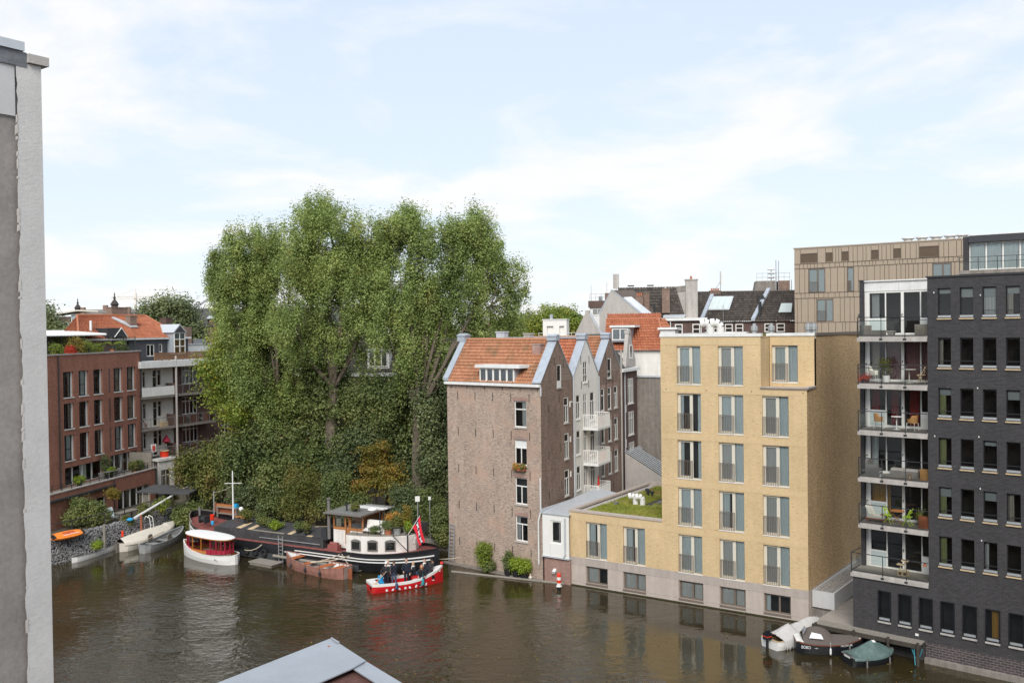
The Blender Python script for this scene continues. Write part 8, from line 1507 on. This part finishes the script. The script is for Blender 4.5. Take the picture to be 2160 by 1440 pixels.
z0_ = lev[0]+.02; ct = thing('cat_tree', 'beige carpeted cat tree on the lowest balcony', 'cat tree', D, (2.25, .35, z0_)); put('house', MB().box(0, .52, 0, .34, 0, .26), 'wood_pale', ct)
for x in (.14, .38): put('hole', MB().cyl((x, -.004, .13), (x, .01, .13), .085, .085, 14), 'interior_warm', ct)
for (x, h) in ((.12, .55), (.36, .78)): put('post', MB().cyl((x, .17, .26), (x, .17, h), .04, .04, 8), 'rope', ct); put('platform', MB().box(x-.17, x+.17, .02, .32, h, h+.05), 'wood_pale', ct)
put('rusty_lamp', MB().lathe([(0, 0), (.08, .02), (.1, .1), (.05, .17), (0, .18)], 10), 'terracotta', None, D, at=(3.75, .05, z0_+.75), label='small rust coloured lamp on a stake at the lowest balcony', cat='lamp')
# washing, bikes and oddments on the white balconies
for (zb, m_, lab) in ((9.9, 'terracotta', 'brown patterned cloth on the top white balcony'), (7.15, 'orange', 'orange sheet drying on the middle white balcony')):
    cl_ = thing('drying_cloth', lab, 'cloth', G, (8.2, -1.05, zb)); put('cloth', pleated(1.3, .8, .05, .3), m_, cl_)
um = thing('folded_parasol', 'folded red parasol on the lowest white balcony', 'parasol', G, (9.5, -.5, 4.45)); put('canopy', MB().lathe([(0, .2), (.1, .3), (.08, 1.1), (0, 1.7)], 10), 'red_plastic', um); put('pole', MB().cyl((0, 0, 0), (0, 0, 1.75), .02, .02, 6), 'white_trim', um)
fc = chair('folding_chair', 'dark folding chair on the middle balcony of the white back house', H, (-.4, -.7, 8.0), R(60), 'wood_red', 'wood_red', 'fold')
cr_ = thing('wooden_crate', 'wooden crate with plants on the middle balcony of the white back house', 'crate', H, (1.5, -1.0, 8.0)); 
for i in range(4): put('slat', MB().box(0, .8, 0, .5, .14*i, .14*i+.12), 'wood_pale', cr_)
pu = thing('closed_parasol', 'closed maroon parasol on the lower white balcony', 'parasol', H, (2.4, -.6, 5.0)); put('canopy', MB().lathe([(.02, 1.15), (.42, 1.45), (.25, 1.75), (.04, 2.1), (0, 2.2)], 8), 'crimson', pu); put('pole', MB().cyl((0, 0, 0), (0, 0, 2.25), .025, .025, 6), 'white_trim', pu)
la2 = thing('laundry', 'white and red laundry hanging on the lower white balcony', 'laundry', H, (.0, -.9, 5.6)); put('towel', pleated(.7, .8, .05, .25), 'cap_white', la2); put('red_cloth', pleated(.35, .5, .04, .2), 'red_plastic', la2, at=(.2, -.08, .15))
rt_ = thing('round_garden_table', 'round table with yellow top on the white extension roof', 'table', AX, (1.5, .8, 5.0)); put('table_top', MB().lathe([(0, .6), (.5, .6), (.5, .66), (0, .66)], 16), 'wood_pale', rt_); put('skirt', MB().lathe([(.42, .0), (.42, .59)], 12), 'red_plastic', rt_)
def bicycle(label, fr, at, rz):
    o = thing('bicycle', label, 'bicycle', fr, at, rz=rz)
    for x in (0, 1.05): put('wheel', MB().grid([[(x+(.32+.02*math.cos(b))*math.cos(a), .02*math.sin(b), .34+(.32+.02*math.cos(b))*math.sin(a)) for b in np.linspace(0, 2*math.pi, 6)] for a in np.linspace(0, 2*math.pi, 19)]), 'rubber', o)
    put('frame', MB().tube([(0, 0, .34), (.38, 0, .8), (.85, 0, .85), (.45, 0, .3), (.38, 0, .8)], .018, 5).tube([(0, 0, .34), (.45, 0, .3)], .015, 5).tube([(1.05, 0, .34), (.85, 0, .85), (.82, 0, 1.0)], .018, 5), 'dark_metal', o); put('handlebar', MB().tube([(.72, -.25, 1.0), (.82, 0, 1.02), (.72, .25, 1.0)], .015, 5), 'steel', o); put('saddle', MB().box(.25, .5, -.06, .06, .86, .92), 'black_flat', o)
bicycle('black bicycle standing on the brown house balcony', H, (5.2, -.7, 8.0), R(10)); bicycle('bicycle leaning at the end of the lower white balcony', H, (1.5, -1.05, 5.0), R(-12))
tset = thing('terrace_table', 'grey garden table on the terrace of the red brick block', 'table', L2, (1.9, .9, 4.31)); put('table_top', MB().box(0, 1.4, 0, .75, .7, .74), 'grey_metal', tset)
for (x, y) in ((.05, .05), (1.3, .05), (.05, .65), (1.3, .65)): put('leg', MB().box(x, x+.05, y, y+.05, 0, .7), 'grey_metal', tset)
for (x, lab) in ((1.2, 'grey wicker terrace chair left of the terrace table'), (3.7, 'grey wicker terrace chair right of the terrace table')): chair('terrace_chair', lab, L2, (x, 1.2, 4.31), R(90 if x < 2 else -90), 'grey_weather', 'grey_metal', 'rattan')
mp_ = thing('meter_post', 'white meter cabinet on a pole behind the barge stern', 'utility box', WORLD, (-7.6, 72.6, .9)); put('pole', MB().cyl((0, 0, 0), (0, 0, 3.4), .04, .04, 6), 'galvanised', mp_); put('cabinet', MB().box(-.18, .18, -.1, .1, 3.2, 3.6), 'white_paint', mp_)
mp2 = thing('meter_post', 'thin lamp post with small white head next to the meter cabinet', 'lamp post', WORLD, (-6.7, 73.2, .9)); put('pole', MB().cyl((0, 0, 0), (0, 0, 3.3), .03, .03, 6), 'galvanised', mp2); put('head', MB().box(-.1, .1, -.08, .08, 3.2, 3.45), 'white_paint', mp2)
# floating leaves
Vl = []
cl_n = 700; cxy = np.stack([rng.uniform(-12, 24, cl_n), rng.uniform(44, 64, cl_n), np.full(cl_n, .012)], 1); cxy = np.array([p for p in cxy if p[1] < 65.5-.66*max(p[0]-1, -20)-.9+(.0 if p[0] > 0 else 0)])
soup(leaves(cxy, np.tile([[.25, .25, .0]], (len(cxy), 1)), 1, .09, 3.), 4, 'floating_leaves', 'leaf_amber', None, kind='stuff')
# ------------------------------------------------------------------ foreground: stuccoed wall at the left edge, zinc-edged roof below
FW = Fr((-4.53, 9.0), 55.4)
fw0 = thing('stucco_wall', 'weathered grey stucco wall with pale pilaster at the picture edge', 'wall', FW)
def rough_face(x0, x1, z0, z1, y, amp, nx, nz, edge=0.):
    w1 = [random.uniform(-1, 1) for _ in range(nz//3+3)]; w2 = [random.uniform(-1, 1) for _ in range(nz//17+3)]
    def wob(j):
        a, f = divmod(j/3, 1); c, g = divmod(j/17, 1); return .45*(w1[int(a)]*(1-f)+w1[int(a)+1]*f)+.8*(w2[int(c)]*(1-g)+w2[int(c)+1]*g)
    P_ = [[(x0+(x1-x0)*i/nx+(edge*wob(j) if i == 0 else 0), y+random.uniform(-amp, amp)*(0 < i < nx), z0+(z1-z0)*j/nz) for i in range(nx+1)] for j in range(nz+1)]
    return MB().grid(P_)
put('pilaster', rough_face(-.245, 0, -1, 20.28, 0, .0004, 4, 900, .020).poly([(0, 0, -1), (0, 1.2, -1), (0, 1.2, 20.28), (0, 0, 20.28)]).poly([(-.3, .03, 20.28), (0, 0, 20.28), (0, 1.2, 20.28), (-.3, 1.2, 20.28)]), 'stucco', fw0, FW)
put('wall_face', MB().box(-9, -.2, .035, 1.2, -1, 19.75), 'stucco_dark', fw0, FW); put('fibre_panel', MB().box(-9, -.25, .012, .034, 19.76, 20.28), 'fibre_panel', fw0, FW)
put('lead_flashing', rough_face(-9, -.14, 20.24, 20.38, -.006, .003, 60, 3), 'lead', fw0, FW); put('coping', MB().box(-9, -.17, -.03, 1.3, 20.385, 20.47), 'zinc_light', fw0, FW); put('pilaster_cap', MB().box(-.14, .06, -.04, 1.3, 20.285, 20.37), 'plaster_grey', fw0, FW)
mb = MB(); r9 = random.Random(8)
for _ in range(90):
    z = r9.uniform(2, 19.7); w_ = r9.uniform(.004, .02); h_ = r9.uniform(.02, .14); mb.poly([(-.245-w_, .004, z), (-.245+w_*.7, -.004, z+h_*.3), (-.245+w_*.4, -.004, z+h_), (-.245-w_*.8, .006, z+h_*.8)])
put('broken_edge', mb, 'plaster_grey', fw0, FW, kind='stuff')
# the block this wall belongs to closes the near side of the canal behind the viewer
put('near_block', MB().wall(-70, 60, -1, 18, [(x, x+1.4, z, z+1.9) for x in range(-66, 58, 4) for z in (3, 6.2, 9.4, 12.6, 15.4)], 0, .2, False), 'brick_gable', fw0, Fr((4, -5), 180+(-8)))
put('near_block_inside', MB().box(-69, 59, .6, 1.2, -1, 17.8), 'interior', fw0, Fr((4, -5), 180+(-8)))
zr_ = thing('zinc_edged_roof', 'roof corner with grey zinc edging and brown felt below the viewer', 'roof')
A_, Bq, Cq = Vector((-1.9, 9.46, 14.5)), Vector((-2.65, 8.36, 14.5)), Vector((-1.05, 8.31, 14.5))
dl = (Bq-A_).normalized(); dr2 = (Cq-A_).normalized(); nl = Vector((-dl.y, dl.x, 0)); nl = nl if nl.dot(dr2) > 0 else -nl; nr = Vector((-dr2.y, dr2.x, 0)); nr = nr if nr.dot(dl) > 0 else -nr
wl_, wr_ = .76, .187; UPv = Vector((0, 0, .02))
put('zinc_strip', MB().extrude([A_+UPv, A_+dl*7+UPv, A_+dl*7+nl*wl_+UPv, Vector((-1.54, 8.6, 14.52)), A_+dr2*.8+nr*.02+UPv], (0, 0, .012)), 'zinc_near', zr_)
put('zinc_strip', MB().extrude([A_+dr2*.1, A_+dr2*7, A_+dr2*7+nr*wr_, A_+dr2*.5+nr*wr_, A_+dr2*.3+nr*.12], (0, 0, .012)), 'zinc_near', zr_); put('lap_joint', MB().extrude([A_+Vector((0, 0, .034)), A_+dr2*.20+Vector((0, 0, .034)), A_+dr2*.20+nr*.03+Vector((0, 0, .034)), A_+nr*.012+dr2*.03+Vector((0, 0, .034))], (0, 0, .012)), 'zinc_near', zr_)
put('felt', MB().poly([A_+nl*.3+dl*.2-Vector((0, 0, .03)), A_+dl*7+nl*.3-Vector((0, 0, .03)), A_+dr2*7+nr*.1-Vector((0, 0, .03)), A_+dr2*.4+nr*.1-Vector((0, 0, .03))]), M('felt_red', (.12, .055, .045), .95, .35, scale=12, bmp=.6, bsc=60), zr_); put('fascia', MB().poly([A_, A_+dl*7, A_+dl*7-Vector((0, 0, .4)), A_-Vector((0, 0, .4))]).poly([A_, A_+dr2*7, A_+dr2*7-Vector((0, 0, .4)), A_-Vector((0, 0, .4))]), 'zinc_near', zr_)
put('rusty_screw', MB().lathe([(0, 0), (.012, 0), (.012, .006), (0, .008)], 10), 'terracotta', zr_, WORLD, at=A_+dr2*.22+nr*.13+Vector((0, 0, .033)))
put('house_wall', MB().extrude([A_-Vector((0, 0, .41))+(dl+dr2)*.05, A_+dl*7-Vector((0, 0, .41)), A_+dr2*7-Vector((0, 0, .41))], (0, 0, -14.5)), 'brick_gable', zr_)
